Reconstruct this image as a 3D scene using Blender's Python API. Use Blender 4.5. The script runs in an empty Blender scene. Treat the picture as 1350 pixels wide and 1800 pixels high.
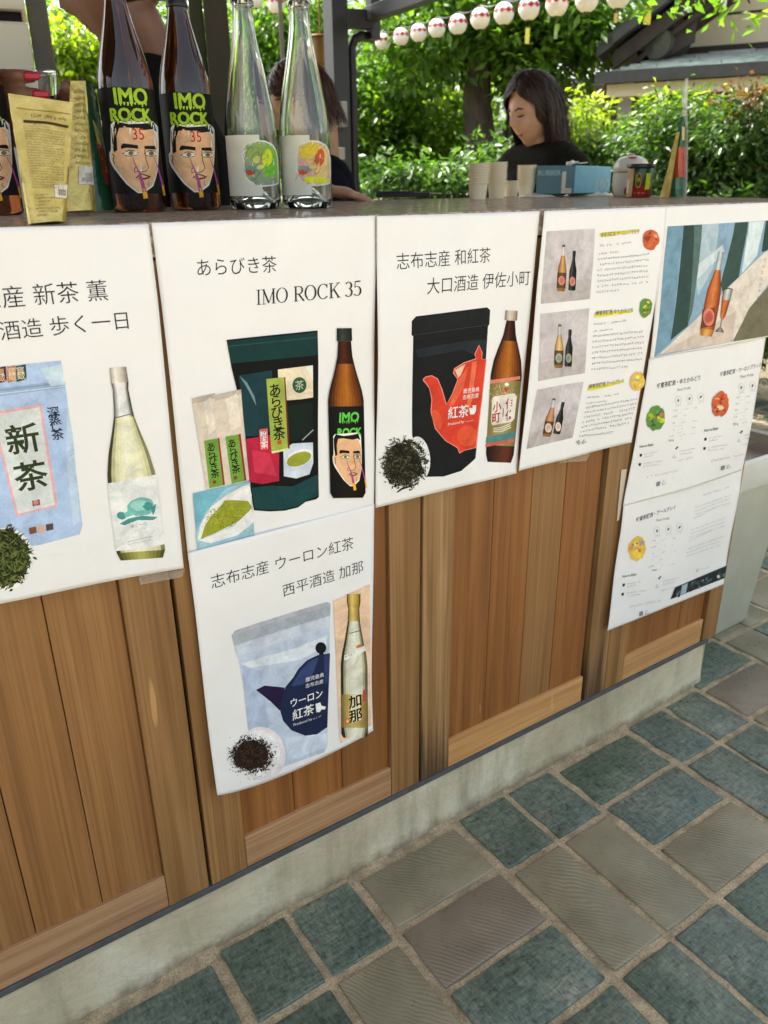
import bpy, bmesh, math, random
import numpy as np
from mathutils import Vector, Matrix

random.seed(7)
rng = np.random.default_rng(7)
SC = bpy.context.scene
COL = SC.collection
rad = math.radians

# ------------------------------------------------------------------ camera
# lens solved from the vanishing points of the counter (x along it, y away, z up)
FPX = 1381.58
RM = np.array([[0.82661915, -0.22338532, 0.51652664],
               [-0.56264239, -0.30915043, 0.76672],
               [-0.01158956, -0.92440522, -0.38123572]])
CAM = np.array([0.0, 0.0, 1.14])
cd = bpy.data.cameras.new('camera')
cd.sensor_fit = 'VERTICAL'; cd.sensor_height = 36.0; cd.sensor_width = 27.0
cd.lens = 36.0 * FPX / 1800.0
cd.clip_start = 0.02; cd.clip_end = 500.0
cd.dof.use_dof = True; cd.dof.focus_distance = 1.1; cd.dof.aperture_fstop = 7.8      # phone-sized aperture
cam = bpy.data.objects.new('camera', cd); COL.objects.link(cam)
m4 = Matrix.Identity(4)
for i in range(3):
    m4[i][0] = RM[i, 0]; m4[i][1] = -RM[i, 1]; m4[i][2] = -RM[i, 2]; m4[i][3] = CAM[i]
cam.matrix_world = m4
SC.camera = cam

# ------------------------------------------------------------------ sky, sun, exposure
SUN_EL, SUN_AZ = 60.0, -28.0          # azimuth measured from +y towards +x
w = bpy.data.worlds.new('World'); SC.world = w; w.use_nodes = True
nt = w.node_tree; nt.nodes.clear()
sky = nt.nodes.new('ShaderNodeTexSky'); sky.sky_type = 'NISHITA'; sky.sun_disc = False
sky.sun_elevation = rad(SUN_EL); sky.sun_rotation = rad(SUN_AZ)
sky.air_density = 0.8; sky.dust_density = 5.0; sky.ozone_density = 0.4
bg = nt.nodes.new('ShaderNodeBackground'); bg.inputs['Strength'].default_value = 0.15
wo = nt.nodes.new('ShaderNodeOutputWorld')
hs = nt.nodes.new('ShaderNodeHueSaturation'); hs.inputs['Saturation'].default_value = 0.5      # hazy, nearly white sky
tn = nt.nodes.new('ShaderNodeMix'); tn.data_type = 'RGBA'; tn.blend_type = 'MULTIPLY'; tn.inputs[0].default_value = 1.0; tn.inputs[7].default_value = (0.985, 1.0, 0.98, 1)
nt.links.new(sky.outputs[0], hs.inputs['Color']); nt.links.new(hs.outputs[0], tn.inputs[6]); nt.links.new(tn.outputs[2], bg.inputs[0]); nt.links.new(bg.outputs[0], wo.inputs[0])
sl = bpy.data.lights.new('sun', 'SUN'); sl.energy = 5.0; sl.angle = rad(0.5); sl.color = (1.0, 0.95, 0.86)
so = bpy.data.objects.new('sun', sl); COL.objects.link(so)
sd = Vector((math.sin(rad(SUN_AZ)) * math.cos(rad(SUN_EL)), math.cos(rad(SUN_AZ)) * math.cos(rad(SUN_EL)), math.sin(rad(SUN_EL))))
so.rotation_euler = sd.to_track_quat('Z', 'Y').to_euler(); so.location = sd * 20
SC.view_settings.view_transform = 'Standard'; SC.view_settings.look = 'None'
SC.view_settings.gamma = 1.0; SC.view_settings.use_curve_mapping = False
SC.view_settings.exposure = 1.85
SC.render.engine = 'CYCLES'
SC.cycles.use_denoising = True
SC.cycles.max_bounces = 14; SC.cycles.transmission_bounces = 14; SC.cycles.transparent_max_bounces = 12
SC.cycles.caustics_reflective = False; SC.cycles.caustics_refractive = False
SC.cycles.sample_clamp_indirect = 6.0

# ------------------------------------------------------------------ helpers
def ray(x, y):
    return RM @ np.array([x - 675.0, y - 900.0, FPX])
def onY(x, y, Y=0.924):
    d = ray(x, y); return CAM + d * (Y / d[1])
def onZ(x, y, z=0.0):
    d = ray(x, y); return CAM + d * ((z - CAM[2]) / d[2])
def atd(x, y, dist):                       # point on the sight line at a horizontal distance
    d = ray(x, y); return CAM + d * (dist / math.hypot(d[0], d[1]))

def lin(c):
    return tuple(((v / 255.0) / 12.92 if v / 255.0 <= 0.04045 else ((v / 255.0 + 0.055) / 1.055) ** 2.4) for v in c)
def INK(r, g, b, k=1.16):                  # printed colour next to paper white
    return tuple(min(0.86, v * k) for v in lin((r, g, b)))

class NT:
    def __init__(s, name):
        s.m = bpy.data.materials.new(name); s.m.use_nodes = True
        s.t = s.m.node_tree; s.t.nodes.clear()
        s.out = s.n('ShaderNodeOutputMaterial')
    def n(s, t, **k):
        nd = s.t.nodes.new(t)
        for a, v in k.items(): setattr(nd, a, v)
        return nd
    def l(s, a, b): s.t.links.new(a, b)
    def pr(s, color=None, rough=0.5, **k):
        p = s.n('ShaderNodeBsdfPrincipled')
        if color is not None: p.inputs['Base Color'].default_value = (*color[:3], 1)
        p.inputs['Roughness'].default_value = rough
        for a, v in k.items(): p.inputs[a.replace('_', ' ')].default_value = v
        s.l(p.outputs[0], s.out.inputs[0]); s.p = p
        return p
    def coords(s, scale=(1, 1, 1), kind='Object', rnd=0.0):
        tc = s.n('ShaderNodeTexCoord'); mp = s.n('ShaderNodeMapping')
        mp.inputs['Scale'].default_value = scale
        s.l(tc.outputs[kind], mp.inputs[0])
        if rnd:
            oi = s.n('ShaderNodeObjectInfo'); mu = s.n('ShaderNodeMath', operation='MULTIPLY'); mu.inputs[1].default_value = rnd
            s.l(oi.outputs['Random'], mu.inputs[0]); s.l(mu.outputs[0], mp.inputs['Location'])
        return mp.outputs[0]
    def noise(s, vec, scale=5, detail=4, rough=0.55, dist=0.0):
        n = s.n('ShaderNodeTexNoise'); n.inputs['Scale'].default_value = scale; n.inputs['Detail'].default_value = detail
        n.inputs['Roughness'].default_value = rough; n.inputs['Distortion'].default_value = dist
        s.l(vec, n.inputs['Vector']); return n.outputs['Fac']
    def ramp(s, fac, stops):
        r = s.n('ShaderNodeValToRGB'); e = r.color_ramp.elements
        while len(e) < len(stops): e.new(0.5)
        for i, (p, c) in enumerate(stops):
            e[i].position = p; e[i].color = (*c[:3], 1) if not isinstance(c, float) else (c, c, c, 1)
        s.l(fac, r.inputs[0]); return r.outputs[0]
    def mix(s, f, a, b, mode='MIX'):
        m = s.n('ShaderNodeMix', data_type='RGBA', blend_type=mode)
        for sock, v in ((m.inputs[0], f), (m.inputs[6], a), (m.inputs[7], b)):
            if isinstance(v, (int, float)): sock.default_value = v
            elif isinstance(v, tuple): sock.default_value = (*v[:3], 1)
            else: s.l(v, sock)
        return m.outputs[2]
    def bump(s, h, strength=0.3, dist=0.002):
        b = s.n('ShaderNodeBump'); b.inputs['Strength'].default_value = strength; b.inputs['Distance'].default_value = dist
        s.l(h, b.inputs['Height']); s.l(b.outputs[0], s.p.inputs['Normal']); return b

MATS = {}
def plain(name, color, rough=0.5, var=0.0, scale=20, bump=0.0, **k):
    if name in MATS: return MATS[name]
    t = NT(name); t.pr(color, rough, **k)
    if var or bump:
        v = t.coords(); f = t.noise(v, scale, 5)
        if var:
            c = t.ramp(f, [(0.3, tuple(x * (1 - var) for x in color)), (0.7, tuple(min(1, x * (1 + var)) for x in color))])
            t.l(c, t.p.inputs['Base Color'])
        if bump: t.bump(f, bump, 0.003)
    MATS[name] = t.m; return t.m

class MB:
    """collects faces; build() links them as one mesh object"""
    def __init__(s): s.v = []; s.f = []; s.mi = []
    def face(s, pts, mi=0):
        b = len(s.v); s.v += [tuple(p) for p in pts]; s.f.append(tuple(range(b, b + len(pts)))); s.mi.append(mi)
    def add(s, verts, faces, mi=0):
        b = len(s.v); s.v += [tuple(p) for p in verts]
        for f in faces: s.f.append(tuple(i + b for i in f)); s.mi.append(mi)
    def box(s, x0, x1, y0, y1, z0, z1, mi=0):
        s.add([(x, y, z) for x in (x0, x1) for y in (y0, y1) for z in (z0, z1)],
              [(0, 1, 3, 2), (4, 6, 7, 5), (0, 4, 5, 1), (2, 3, 7, 6), (0, 2, 6, 4), (1, 5, 7, 3)], mi)
    def beam(s, a, b, wx, wz, mi=0, up=(0, 0, 1)):
        a = Vector(a); b = Vector(b); d = (b - a).normalized(); u = Vector(up)
        if abs(d.dot(u)) > 0.98: u = Vector((0, 1, 0))
        r = d.cross(u).normalized() * (wx / 2); q = r.cross(d).normalized() * (wz / 2)
        s.add([a - r - q, a + r - q, a + r + q, a - r + q, b - r - q, b + r - q, b + r + q, b - r + q],
              [(0, 1, 2, 3), (4, 7, 6, 5), (0, 4, 5, 1), (1, 5, 6, 2), (2, 6, 7, 3), (3, 7, 4, 0)], mi)
    def tube(s, pts, radii, n=10, mi=0, cap=True):
        pts = [Vector(p) for p in pts]
        if not hasattr(radii, '__len__'): radii = [radii] * len(pts)
        rings = []; prev = None
        for i, p in enumerate(pts):
            d = (pts[min(i + 1, len(pts) - 1)] - pts[max(i - 1, 0)]).normalized()
            if prev is None:
                u = Vector((0, 0, 1)) if abs(d.z) < 0.9 else Vector((1, 0, 0))
                x = d.cross(u).normalized()
            else:
                x = (prev - d * prev.dot(d)).normalized()
            prev = x; y = d.cross(x)
            rings.append([p + (x * math.cos(2 * math.pi * k / n) + y * math.sin(2 * math.pi * k / n)) * radii[i] for k in range(n)])
        b = len(s.v)
        for r in rings: s.v += [tuple(q) for q in r]
        for i in range(len(rings) - 1):
            for k in range(n):
                s.f.append((b + i * n + k, b + i * n + (k + 1) % n, b + (i + 1) * n + (k + 1) % n, b + (i + 1) * n + k)); s.mi.append(mi)
        if cap:
            s.f.append(tuple(b + k for k in range(n))[::-1]); s.mi.append(mi)
            e = b + (len(rings) - 1) * n
            s.f.append(tuple(e + k for k in range(n))); s.mi.append(mi)
    def lathe(s, prof, n=48, mi=0, c=(0, 0), close=False):
        b = len(s.v); N = len(prof)
        for r, z in prof:
            for k in range(n):
                a = 2 * math.pi * k / n
                s.v.append((c[0] + r * math.cos(a), c[1] + r * math.sin(a), z))
        for i in range(N if close else N - 1):
            j = (i + 1) % N
            for k in range(n):
                q = (k + 1) % n
                s.f.append((b + i * n + k, b + i * n + q, b + j * n + q, b + j * n + k)); s.mi.append(mi)
    def build(s, name, mats, parent=None, smooth=False, bevel=0, auto=None):
        me = bpy.data.meshes.new(name); me.from_pydata(s.v, [], s.f)
        for m in (mats if isinstance(mats, (list, tuple)) else [mats]): me.materials.append(m)
        if any(s.mi): me.polygons.foreach_set('material_index', s.mi)
        if smooth: me.polygons.foreach_set('use_smooth', [True] * len(me.polygons))
        bm = bmesh.new(); bm.from_mesh(me)
        bmesh.ops.recalc_face_normals(bm, faces=bm.faces)
        bm.to_mesh(me); bm.free()
        if auto and smooth: me.set_sharp_from_angle(angle=rad(auto))
        o = bpy.data.objects.new(name, me); COL.objects.link(o)
        if parent: o.parent = parent
        if bevel:
            b = o.modifiers.new('bevel', 'BEVEL'); b.width = bevel; b.segments = 2; b.limit_method = 'ANGLE'
        return o

def tag(o, label=None, cat=None, group=None, kind=None):
    if label: o['label'] = label
    if cat: o['category'] = cat
    if group: o['group'] = group
    if kind: o['kind'] = kind
    return o
def empty(name, loc=(0, 0, 0)):
    o = bpy.data.objects.new(name, None); COL.objects.link(o); o.location = loc; o.empty_display_size = 0.05
    return o
def adopt(parent, *objs):                  # keep world placement when the parent is an Empty with a location
    for o in objs:
        o.parent = parent; o.matrix_parent_inverse = Matrix.Translation(-Vector(parent.location))

# ------------------------------------------------------------------ flat print: coloured polygons on paper and labels
_fc = bpy.data.curves.new('lettering', 'FONT'); _fo = bpy.data.objects.new('lettering', _fc)
_glyphs = {}
def glyphs(body, off=0.0, lw=1.0):
    key = (body, off, lw)
    if key in _glyphs: return _glyphs[key]
    COL.objects.link(_fo)
    _fc.body = body; _fc.offset = off; _fc.resolution_u = 3; _fc.space_character = lw
    bpy.context.view_layer.update()
    ev = _fo.evaluated_get(bpy.context.evaluated_depsgraph_get())
    me = bpy.data.meshes.new_from_object(ev)
    v = np.array([x.co[:2] for x in me.vertices]) if len(me.vertices) else np.zeros((0, 2))
    f = [tuple(p.vertices) for p in me.polygons]
    bpy.data.meshes.remove(me); COL.objects.unlink(_fo)
    _glyphs[key] = (v, f); return v, f

class Art:
    """2-D print. tf maps the drawing's own coordinates to the sheet's plane (a, b)."""
    def __init__(s, tf): s.tf = tf; s.v = []; s.f = []; s.c = []; s.lay = 0
    def up(s, n=1): s.lay += n; return s
    def raw(s, pts, faces, cols):
        b = len(s.v)
        s.v += [(*s.tf(*p), s.lay) for p in pts]
        for i, f in enumerate(faces):
            s.f.append(tuple(k + b for k in f)); s.c.append(cols[i] if isinstance(cols, list) else cols)
    def poly(s, pts, col): s.up(); s.raw(pts, [tuple(range(len(pts)))], col)
    def ell(s, x, y, rx, ry, col, n=24, rot=0.0, wob=0.0, seed=0):
        r = random.Random(seed); P = []
        for k in range(n):
            a = 2 * math.pi * k / n; q = 1 + wob * (r.random() - 0.5)
            dx, dy = rx * q * math.cos(a), ry * q * math.sin(a)
            P.append((x + dx * math.cos(rot) - dy * math.sin(rot), y + dx * math.sin(rot) + dy * math.cos(rot)))
        s.poly(P, col)
    def stroke(s, pts, wd, col, up=True):
        if up: s.up()
        if not hasattr(wd, '__len__'): wd = [wd] * len(pts)
        L = []; Rr = []
        for i, p in enumerate(pts):
            a = pts[max(i - 1, 0)]; b = pts[min(i + 1, len(pts) - 1)]
            dx, dy = b[0] - a[0], b[1] - a[1]; d = math.hypot(dx, dy) or 1
            nx, ny = -dy / d * wd[i] / 2, dx / d * wd[i] / 2
            L.append((p[0] + nx, p[1] + ny)); Rr.append((p[0] - nx, p[1] - ny))
        n = len(pts)
        s.raw(L + Rr, [(i, i + 1, n + i + 1, n + i) for i in range(n - 1)], col)
    def bands(s, rows, cols):
        """rows: list of point lists (same count); cols[i][j] colours of the quads between row i and i+1"""
        s.up(); n = len(rows[0]); P = [p for r in rows for p in r]; F = []; C = []
        for i in range(len(rows) - 1):
            for j in range(n - 1):
                F.append((i * n + j, i * n + j + 1, (i + 1) * n + j + 1, (i + 1) * n + j)); C.append(cols[i][j])
        s.raw(P, F, C)
    def text(s, body, p0, p1, col, off=0.0, ys=1.0, lw=1.0):
        """lettering whose baseline runs from p0 to p1 in drawing coordinates (placed level on the sheet)"""
        s.up(); v, f = glyphs(body, off, lw)
        if not len(v): return
        a = np.array(s.tf(*p0)); b = np.array(s.tf(*p1)); e = b - a
        w0, w1 = v[:, 0].min(), v[:, 0].max(); k = np.hypot(*e) / (w1 - w0)
        ex = e / np.hypot(*e); ey = np.array([-ex[1], ex[0]])
        q = a + np.outer((v[:, 0] - w0) * k, ex) + np.outer(v[:, 1] * k * ys, ey)
        base = len(s.v); s.v += [(x, y, s.lay) for x, y in q]
        for g in f: s.f.append(tuple(i + base for i in g)); s.c.append(col)
    def vtext(s, body, p0, p1, size, col, off=0.0):
        """vertical lettering, centres running from p0 to p1; size in sheet units"""
        n = len(body)
        a = np.array(s.tf(*p0)); b = np.array(s.tf(*p1))
        s.up()
        for i, ch in enumerate(body):
            v, f = glyphs(ch, off)
            if not len(v): continue
            c = a + (b - a) * (i / max(1, n - 1)); base = len(s.v)
            mid = (v.min(0) + v.max(0)) / 2
            for x, y in (v - mid) * size + c: s.v.append((x, y, s.lay))
            for g in f: s.f.append(tuple(k + base for k in g)); s.c.append(col)
    def scrib(s, p0, p1, h, col, seed=0, gap=0.12, dens=3):
        """a line of print too small to read"""
        r = random.Random(seed)
        L = math.hypot(p1[0] - p0[0], p1[1] - p0[1]); ux, uy = (p1[0] - p0[0]) / L, (p1[1] - p0[1]) / L
        x = 0.0
        while x < L - h * 0.5:
            if r.random() > gap:
                for k in range(dens):
                    o = h * (0.05 + 0.85 * r.random()); t = h * 0.105
                    if r.random() < 0.55:
                        a, b, c_, d = x + h * 0.05, x + h * r.uniform(0.5, 0.9), o, o + t
                    else:
                        a = x + h * r.uniform(0.1, 0.7); b = a + t; c_ = h * r.uniform(0, 0.3); d = h * r.uniform(0.6, 0.95)
                    P = [(p0[0] + ux * q - uy * -e * 0, p0[1] + uy * q - e) for q, e in ((a, c_), (b, c_), (b, d), (a, d))]
                    s.raw(P, [(0, 1, 2, 3)], col)
            x += h * r.uniform(0.9, 1.1)
    def crumbs(s, x, y, rx, ry, n, size, cols, seed=0, fall=1.0):
        """loose tea: a heap of small slivers"""
        r = random.Random(seed)
        for k in range(n):
            if k % 60 == 0: s.up()
            a = r.random() * 6.283; q = (r.random() ** 0.5) * (1.0 if r.random() < 0.85 else 1.18)
            cx, cy = x + rx * q * math.cos(a), y + ry * q * math.sin(a)
            t = r.random() * 6.283; l = size * r.uniform(0.5, 1.3) * (0.6 if q > 1 else 1); h = size * r.uniform(0.12, 0.3)
            dx, dy = math.cos(t), math.sin(t)
            P = [(cx - dx * l, cy - dy * l), (cx + dy * h, cy - dx * h), (cx + dx * l, cy + dy * l), (cx - dy * h, cy + dx * h)]
            s.raw(P, [(0, 1, 2, 3)], r.choice(cols))
    def bottle(s, top, bot, prof, zones, edge, outline=None):
        """printed bottle: prof [(t, halfwidth)], zones [(t0, t1, [(s, colour)...])]"""
        (x0, y0), (x1, y1) = top, bot; L = math.hypot(x1 - x0, y1 - y0)
        ux, uy = (x1 - x0) / L, (y1 - y0) / L; nx, ny = uy, -ux
        if ny > 0 or nx < 0: nx, ny = -nx, -ny
        if nx < 0: nx, ny = -nx, -ny
        hw = lambda t: float(np.interp(t, [p[0] for p in prof], [p[1] for p in prof]))
        if outline:
            ts = np.linspace(0, 1, 40)
            A = [(x0 + ux * L * t + nx * (hw(t) + edge), y0 + uy * L * t) for t in ts]
            B = [(x0 + ux * L * t - nx * (hw(t) + edge), y0 + uy * L * t) for t in ts[::-1]]
            s.poly(A + B, outline)
        for t0, t1, st in zones:
            ts = np.linspace(t0, t1, max(2, int((t1 - t0) * 36)))
            ss = np.linspace(-1, 1, 13)
            rows = [[(x0 + ux * L * t + nx * hw(t) * q, y0 + uy * L * t + ny * hw(t) * q * 0.55) for q in ss] for t in ts]
            cc = []
            for j in range(12):
                q = (ss[j] + ss[j + 1]) / 2
                cc.append(tuple(float(np.interp(q, [a for a, _ in st], [c[k] for _, c in st])) for k in range(3)))
            s.bands(rows, [cc] * (len(ts) - 1))
    def build(s, name, mat, parent, place, cuts=None):
        """place(a, b, lay) -> world point; cuts: ([a values], [b values]) lines along which to split faces"""
        me = bpy.data.meshes.new(name)
        def fill(me, idx):
            vs = [s.v[k] for i in idx for k in s.f[i]]; fs = []; k = 0
            for i in idx: fs.append(tuple(range(k, k + len(s.f[i])))); k += len(s.f[i])
            me.from_pydata([(a, l * 1e-5, b) for a, b, l in vs], [], fs)
            at = me.color_attributes.new('Col', 'FLOAT_COLOR', 'CORNER')
            buf = np.ones((len(me.loops), 4), dtype=np.float32); k = 0
            for i in idx: buf[k:k + len(s.f[i]), :3] = s.c[i]; k += len(s.f[i])
            at.data.foreach_set('color', buf.ravel())
        if cuts:                                # large faces are split so that they follow the curled sheet
            big, small = [], []
            for i, f in enumerate(s.f):
                aa = [s.v[k][0] for k in f]; bb = [s.v[k][1] for k in f]
                (big if max(max(aa) - min(aa), max(bb) - min(bb)) > 0.0045 else small).append(i)
            bm = bmesh.new()
            tmp = bpy.data.meshes.new('tmp'); fill(tmp, big); bm.from_mesh(tmp); bpy.data.meshes.remove(tmp)
            if big:
                bmesh.ops.triangulate(bm, faces=bm.faces[:])
                lo = [min(v.co[q] for v in bm.verts) for q in (0, 2)]; hi = [max(v.co[q] for v in bm.verts) for q in (0, 2)]
                for ax, vals in ((0, cuts[0]), (2, cuts[1])):
                    for val in vals:
                        if not lo[ax // 2] < val < hi[ax // 2]: continue
                        co = [0, 0, 0]; no = [0, 0, 0]; co[ax] = val; no[ax] = 1
                        bmesh.ops.bisect_plane(bm, geom=bm.verts[:] + bm.edges[:] + bm.faces[:], plane_co=co, plane_no=no, dist=1e-7)
            if small:
                tmp = bpy.data.meshes.new('tmp'); fill(tmp, small); bm.from_mesh(tmp); bpy.data.meshes.remove(tmp)
            bm.to_mesh(me); bm.free()
        else:
            fill(me, range(len(s.f)))
        for v in me.vertices:
            v.co = place(v.co.x, v.co.z, v.co.y * 1e5)
        me.materials.append(mat)
        o = bpy.data.objects.new(name, me); COL.objects.link(o)
        if parent: o.parent = parent
        return o

def ink_material(name, rough=0.5, coat=0.0):
    t = NT(name); p = t.pr((0.8,) * 3, rough)
    a = t.n('ShaderNodeAttribute'); a.attribute_name = 'Col'
    v = t.coords(); f = t.noise(v, 300, 2); g = t.noise(v, 34, 5, 0.6, 0.8)
    c = t.mix(1.0, t.ramp(f, [(0.3, (0.92,) * 3), (0.7, (1.04,) * 3)]), t.ramp(g, [(0.32, (0.80, 0.80, 0.82)), (0.5, (1.0,) * 3), (0.68, (1.16, 1.15, 1.13))]), 'MULTIPLY')
    t.l(t.mix(1.0, a.outputs['Color'], c, 'MULTIPLY'), p.inputs['Base Color'])
    p.inputs['Coat Weight'].default_value = coat; p.inputs['Specular IOR Level'].default_value = 0.15
    return t.m
INKM = ink_material('printed ink', 0.65)
LABM = ink_material('printed label', 0.35)

# ================================================================== ground and paving
def tile_mat(name, kind):
    t = NT(name); p = t.pr((0.1,) * 3, 0.42)
    v = t.coords(rnd=7.0); oi = t.n('ShaderNodeObjectInfo')
    big = t.noise(v, 9, 4); fine = t.noise(v, 90, 5, 0.7)
    if kind == 'teal':
        base = t.ramp(big, [(0.3, (0.075, 0.112, 0.097)), (0.55, (0.130, 0.172, 0.147)), (0.75, (0.21, 0.23, 0.19))])
        base2 = t.ramp(big, [(0.3, (0.068, 0.105, 0.075)), (0.6, (0.122, 0.162, 0.12)), (0.8, (0.20, 0.21, 0.155))])
        base = t.mix(oi.outputs['Random'], base, base2)
        wx = t.noise(t.coords((1.0, 0.22, 1), rnd=7.0), 260, 3, 0.6, 0.6); wy = t.noise(t.coords((0.2, 1.0, 1), rnd=4.0), 210, 3, 0.6, 0.6)
        h = t.mix(0.5, wx, wy); h = t.mix(0.35, h, fine)
        base = t.mix(1.0, base, t.ramp(h, [(0.38, (0.42,) * 3), (0.5, (1.0,) * 3), (0.62, (1.75, 1.7, 1.55))]), 'MULTIPLY')
        st, ds_ = 1.0, 0.0016
    else:
        c0, c1 = ((0.20, 0.182, 0.118), (0.33, 0.30, 0.20)) if kind == 'olive' else ((0.175, 0.146, 0.104), (0.28, 0.235, 0.172))
        base = t.ramp(big, [(0.3, c0), (0.7, c1)])
        wv = t.n('ShaderNodeTexWave', wave_type='BANDS', bands_direction='DIAGONAL'); wv.inputs['Scale'].default_value = 72
        wv.inputs['Distortion'].default_value = 22.0 if kind == 'olive' else 7.0; wv.inputs['Detail'].default_value = 3.0; wv.inputs['Detail Scale'].default_value = 0.12
        t.l(t.coords((1.0, 0.75, 1), rnd=9.0), wv.inputs['Vector'])
        patch = t.ramp(t.noise(t.coords(rnd=5.0), 7, 2), [(0.38, 0.12), (0.62, 1.0)])
        wv2 = t.mix(patch, (0.5,) * 3, wv.outputs['Color'])
        h = t.mix(0.3, wv2, fine)
        base = t.mix(1.0, base, t.ramp(h, [(0.25, (0.80,) * 3), (0.45, (1.0,) * 3), (0.8, (1.10,) * 3)]), 'MULTIPLY')
        st, ds_ = 0.6, 0.0010
    # sandy dirt caught on the face and worn pale flecks
    dirt = t.ramp(t.noise(v, 23, 6, 0.7), [(0.58, 0.0), (0.72, 0.5)])
    base = t.mix(dirt, base, (0.20, 0.17, 0.12))
    fleck = t.ramp(t.noise(v, 160, 2, 0.5), [(0.74, 0.0), (0.80, 0.7)])
    base = t.mix(fleck, base, (0.34, 0.31, 0.25))
    t.l(base, p.inputs['Base Color'])
    t.l(t.ramp(fine, [(0.3, 0.22), (0.7, 0.48)]), p.inputs['Roughness'])
    t.bump(h, st, ds_)
    return t.m
TEAL = tile_mat('teal glazed paving', 'teal'); OLIVE = tile_mat('olive ribbed paving', 'olive'); BROWN = tile_mat('brown ribbed paving', 'brown')

t = NT('sandy grout'); t.pr((0.3, 0.25, 0.18), 0.95)
v = t.coords(); g1 = t.noise(v, 260, 4, 0.75); g2 = t.noise(v, 30, 4)
c = t.ramp(g1, [(0.25, (0.22, 0.165, 0.095)), (0.5, (0.58, 0.46, 0.285)), (0.72, (0.76, 0.65, 0.46))])
c = t.mix(t.ramp(g2, [(0.35, 0.45), (0.6, 0.0)]), c, (0.12, 0.095, 0.07)); t.l(c, t.p.inputs['Base Color'])
t.bump(t.mix(0.5, g1, g2), 1.0, 0.006); GROUT = t.m

t = NT('garden soil'); t.pr((0.12, 0.1, 0.06), 0.95); v = t.coords()
t.l(t.ramp(t.noise(v, 3, 8, 0.7), [(0.3, (0.06, 0.055, 0.03)), (0.6, (0.16, 0.13, 0.08)), (0.8, (0.10, 0.14, 0.05))]), t.p.inputs['Base Color']); SOIL = t.m

b = MB(); b.face([(-150, -150, -0.03), (150, -150, -0.03), (150, 150, -0.03), (-150, 150, -0.03)])
tag(b.build('ground', SOIL), kind='structure')
b = MB(); X0, X1, Y0, Y1 = -1.5, 4.6, -2.2, 3.2; nx, ny = 200, 180
for i in range(nx):
    for j in range(ny):
        x0 = X0 + (X1 - X0) * i / nx; x1 = X0 + (X1 - X0) * (i + 1) / nx; y0 = Y0 + (Y1 - Y0) * j / ny; y1 = Y0 + (Y1 - Y0) * (j + 1) / ny
        b.face([(x0, y0, 0), (x1, y0, 0), (x1, y1, 0), (x0, y1, 0)])
pav = b.build('pavement', GROUT)
bm = bmesh.new(); bm.from_mesh(pav.data); bmesh.ops.remove_doubles(bm, verts=bm.verts, dist=1e-5)
for vv in bm.verts: vv.co.z = -0.0048 + 0.0026 * math.sin(vv.co.x * 37 + 3 * math.sin(vv.co.y * 23)) * math.sin(vv.co.y * 31 + 1.3) + random.uniform(-0.0015, 0.0015)
bm.to_mesh(pav.data); bm.free(); pav.data.polygons.foreach_set('use_smooth', [True] * len(pav.data.polygons))
tag(pav, kind='structure')
t = NT('sandy bounce ground'); t.pr((0.4, 0.35, 0.27), 0.9); v = t.coords(); t.l(t.ramp(t.noise(v, 6, 8, 0.7), [(0.3, (0.34, 0.29, 0.21)), (0.7, (0.50, 0.44, 0.34))]), t.p.inputs['Base Color']); SAND = t.m
b = MB(); b.face([(-14, -16, -0.02), (16, -16, -0.02), (16, -2.2, -0.02), (-14, -2.2, -0.02)]); tag(b.build('bounce_ground', SAND), kind='structure')  # unseen sandy ground, added to bounce warm light onto the counter

def paving_tile(x0, x1, y0, y1, mat):
    r = random
    x0 -= .002; x1 += .002; y0 -= .002; y1 += .002; z = r.uniform(-0.0018, 0.0018); j = lambda: r.uniform(-0.0014, 0.0014)
    P = []
    for (ax, ay), (bx, by) in (((x0, y0), (x1, y0)), ((x1, y0), (x1, y1)), ((x1, y1), (x0, y1)), ((x0, y1), (x0, y0))):
        n = 4
        for k in range(n):
            q = k / n
            if k == 0: q = 0.012
            P.append((ax + (bx - ax) * q + j(), ay + (by - ay) * q + j()))
            if k == n - 1: P.append((ax + (bx - ax) * 0.988 + j() * 0.4, ay + (by - ay) * 0.988 + j() * 0.4))
    cx, cy = (x0 + x1) / 2, (y0 + y1) / 2; n = len(P); tx, ty = r.uniform(-0.006, 0.006), r.uniform(-0.006, 0.006)
    def ring(k, zz): return [(cx + (p[0] - cx) * k, cy + (p[1] - cy) * k, zz + z + tx * (p[0] - cx) + ty * (p[1] - cy)) for p in P]
    V = ring(1.0, -0.02) + ring(1.0, -0.0028) + ring(0.985, -0.0006) + ring(0.96, 0.0)
    m = MB(); m.add(V, [(k, (k + 1) % n, n + (k + 1) % n, n + k) for k in range(n)] + [(n + k, n + (k + 1) % n, 2 * n + (k + 1) % n, 2 * n + k) for k in range(n)] +
                    [(2 * n + k, 2 * n + (k + 1) % n, 3 * n + (k + 1) % n, 3 * n + k) for k in range(n)] + [tuple(3 * n + k for k in range(n))])
    # each tile keeps its own origin so that its glaze differs
    m.v = [(p[0] - cx, p[1] - cy, p[2]) for p in m.v]
    o = m.build('paving_tile', mat, pav, smooth=True); o.location = (cx, cy, 0.0)
    return o
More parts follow.
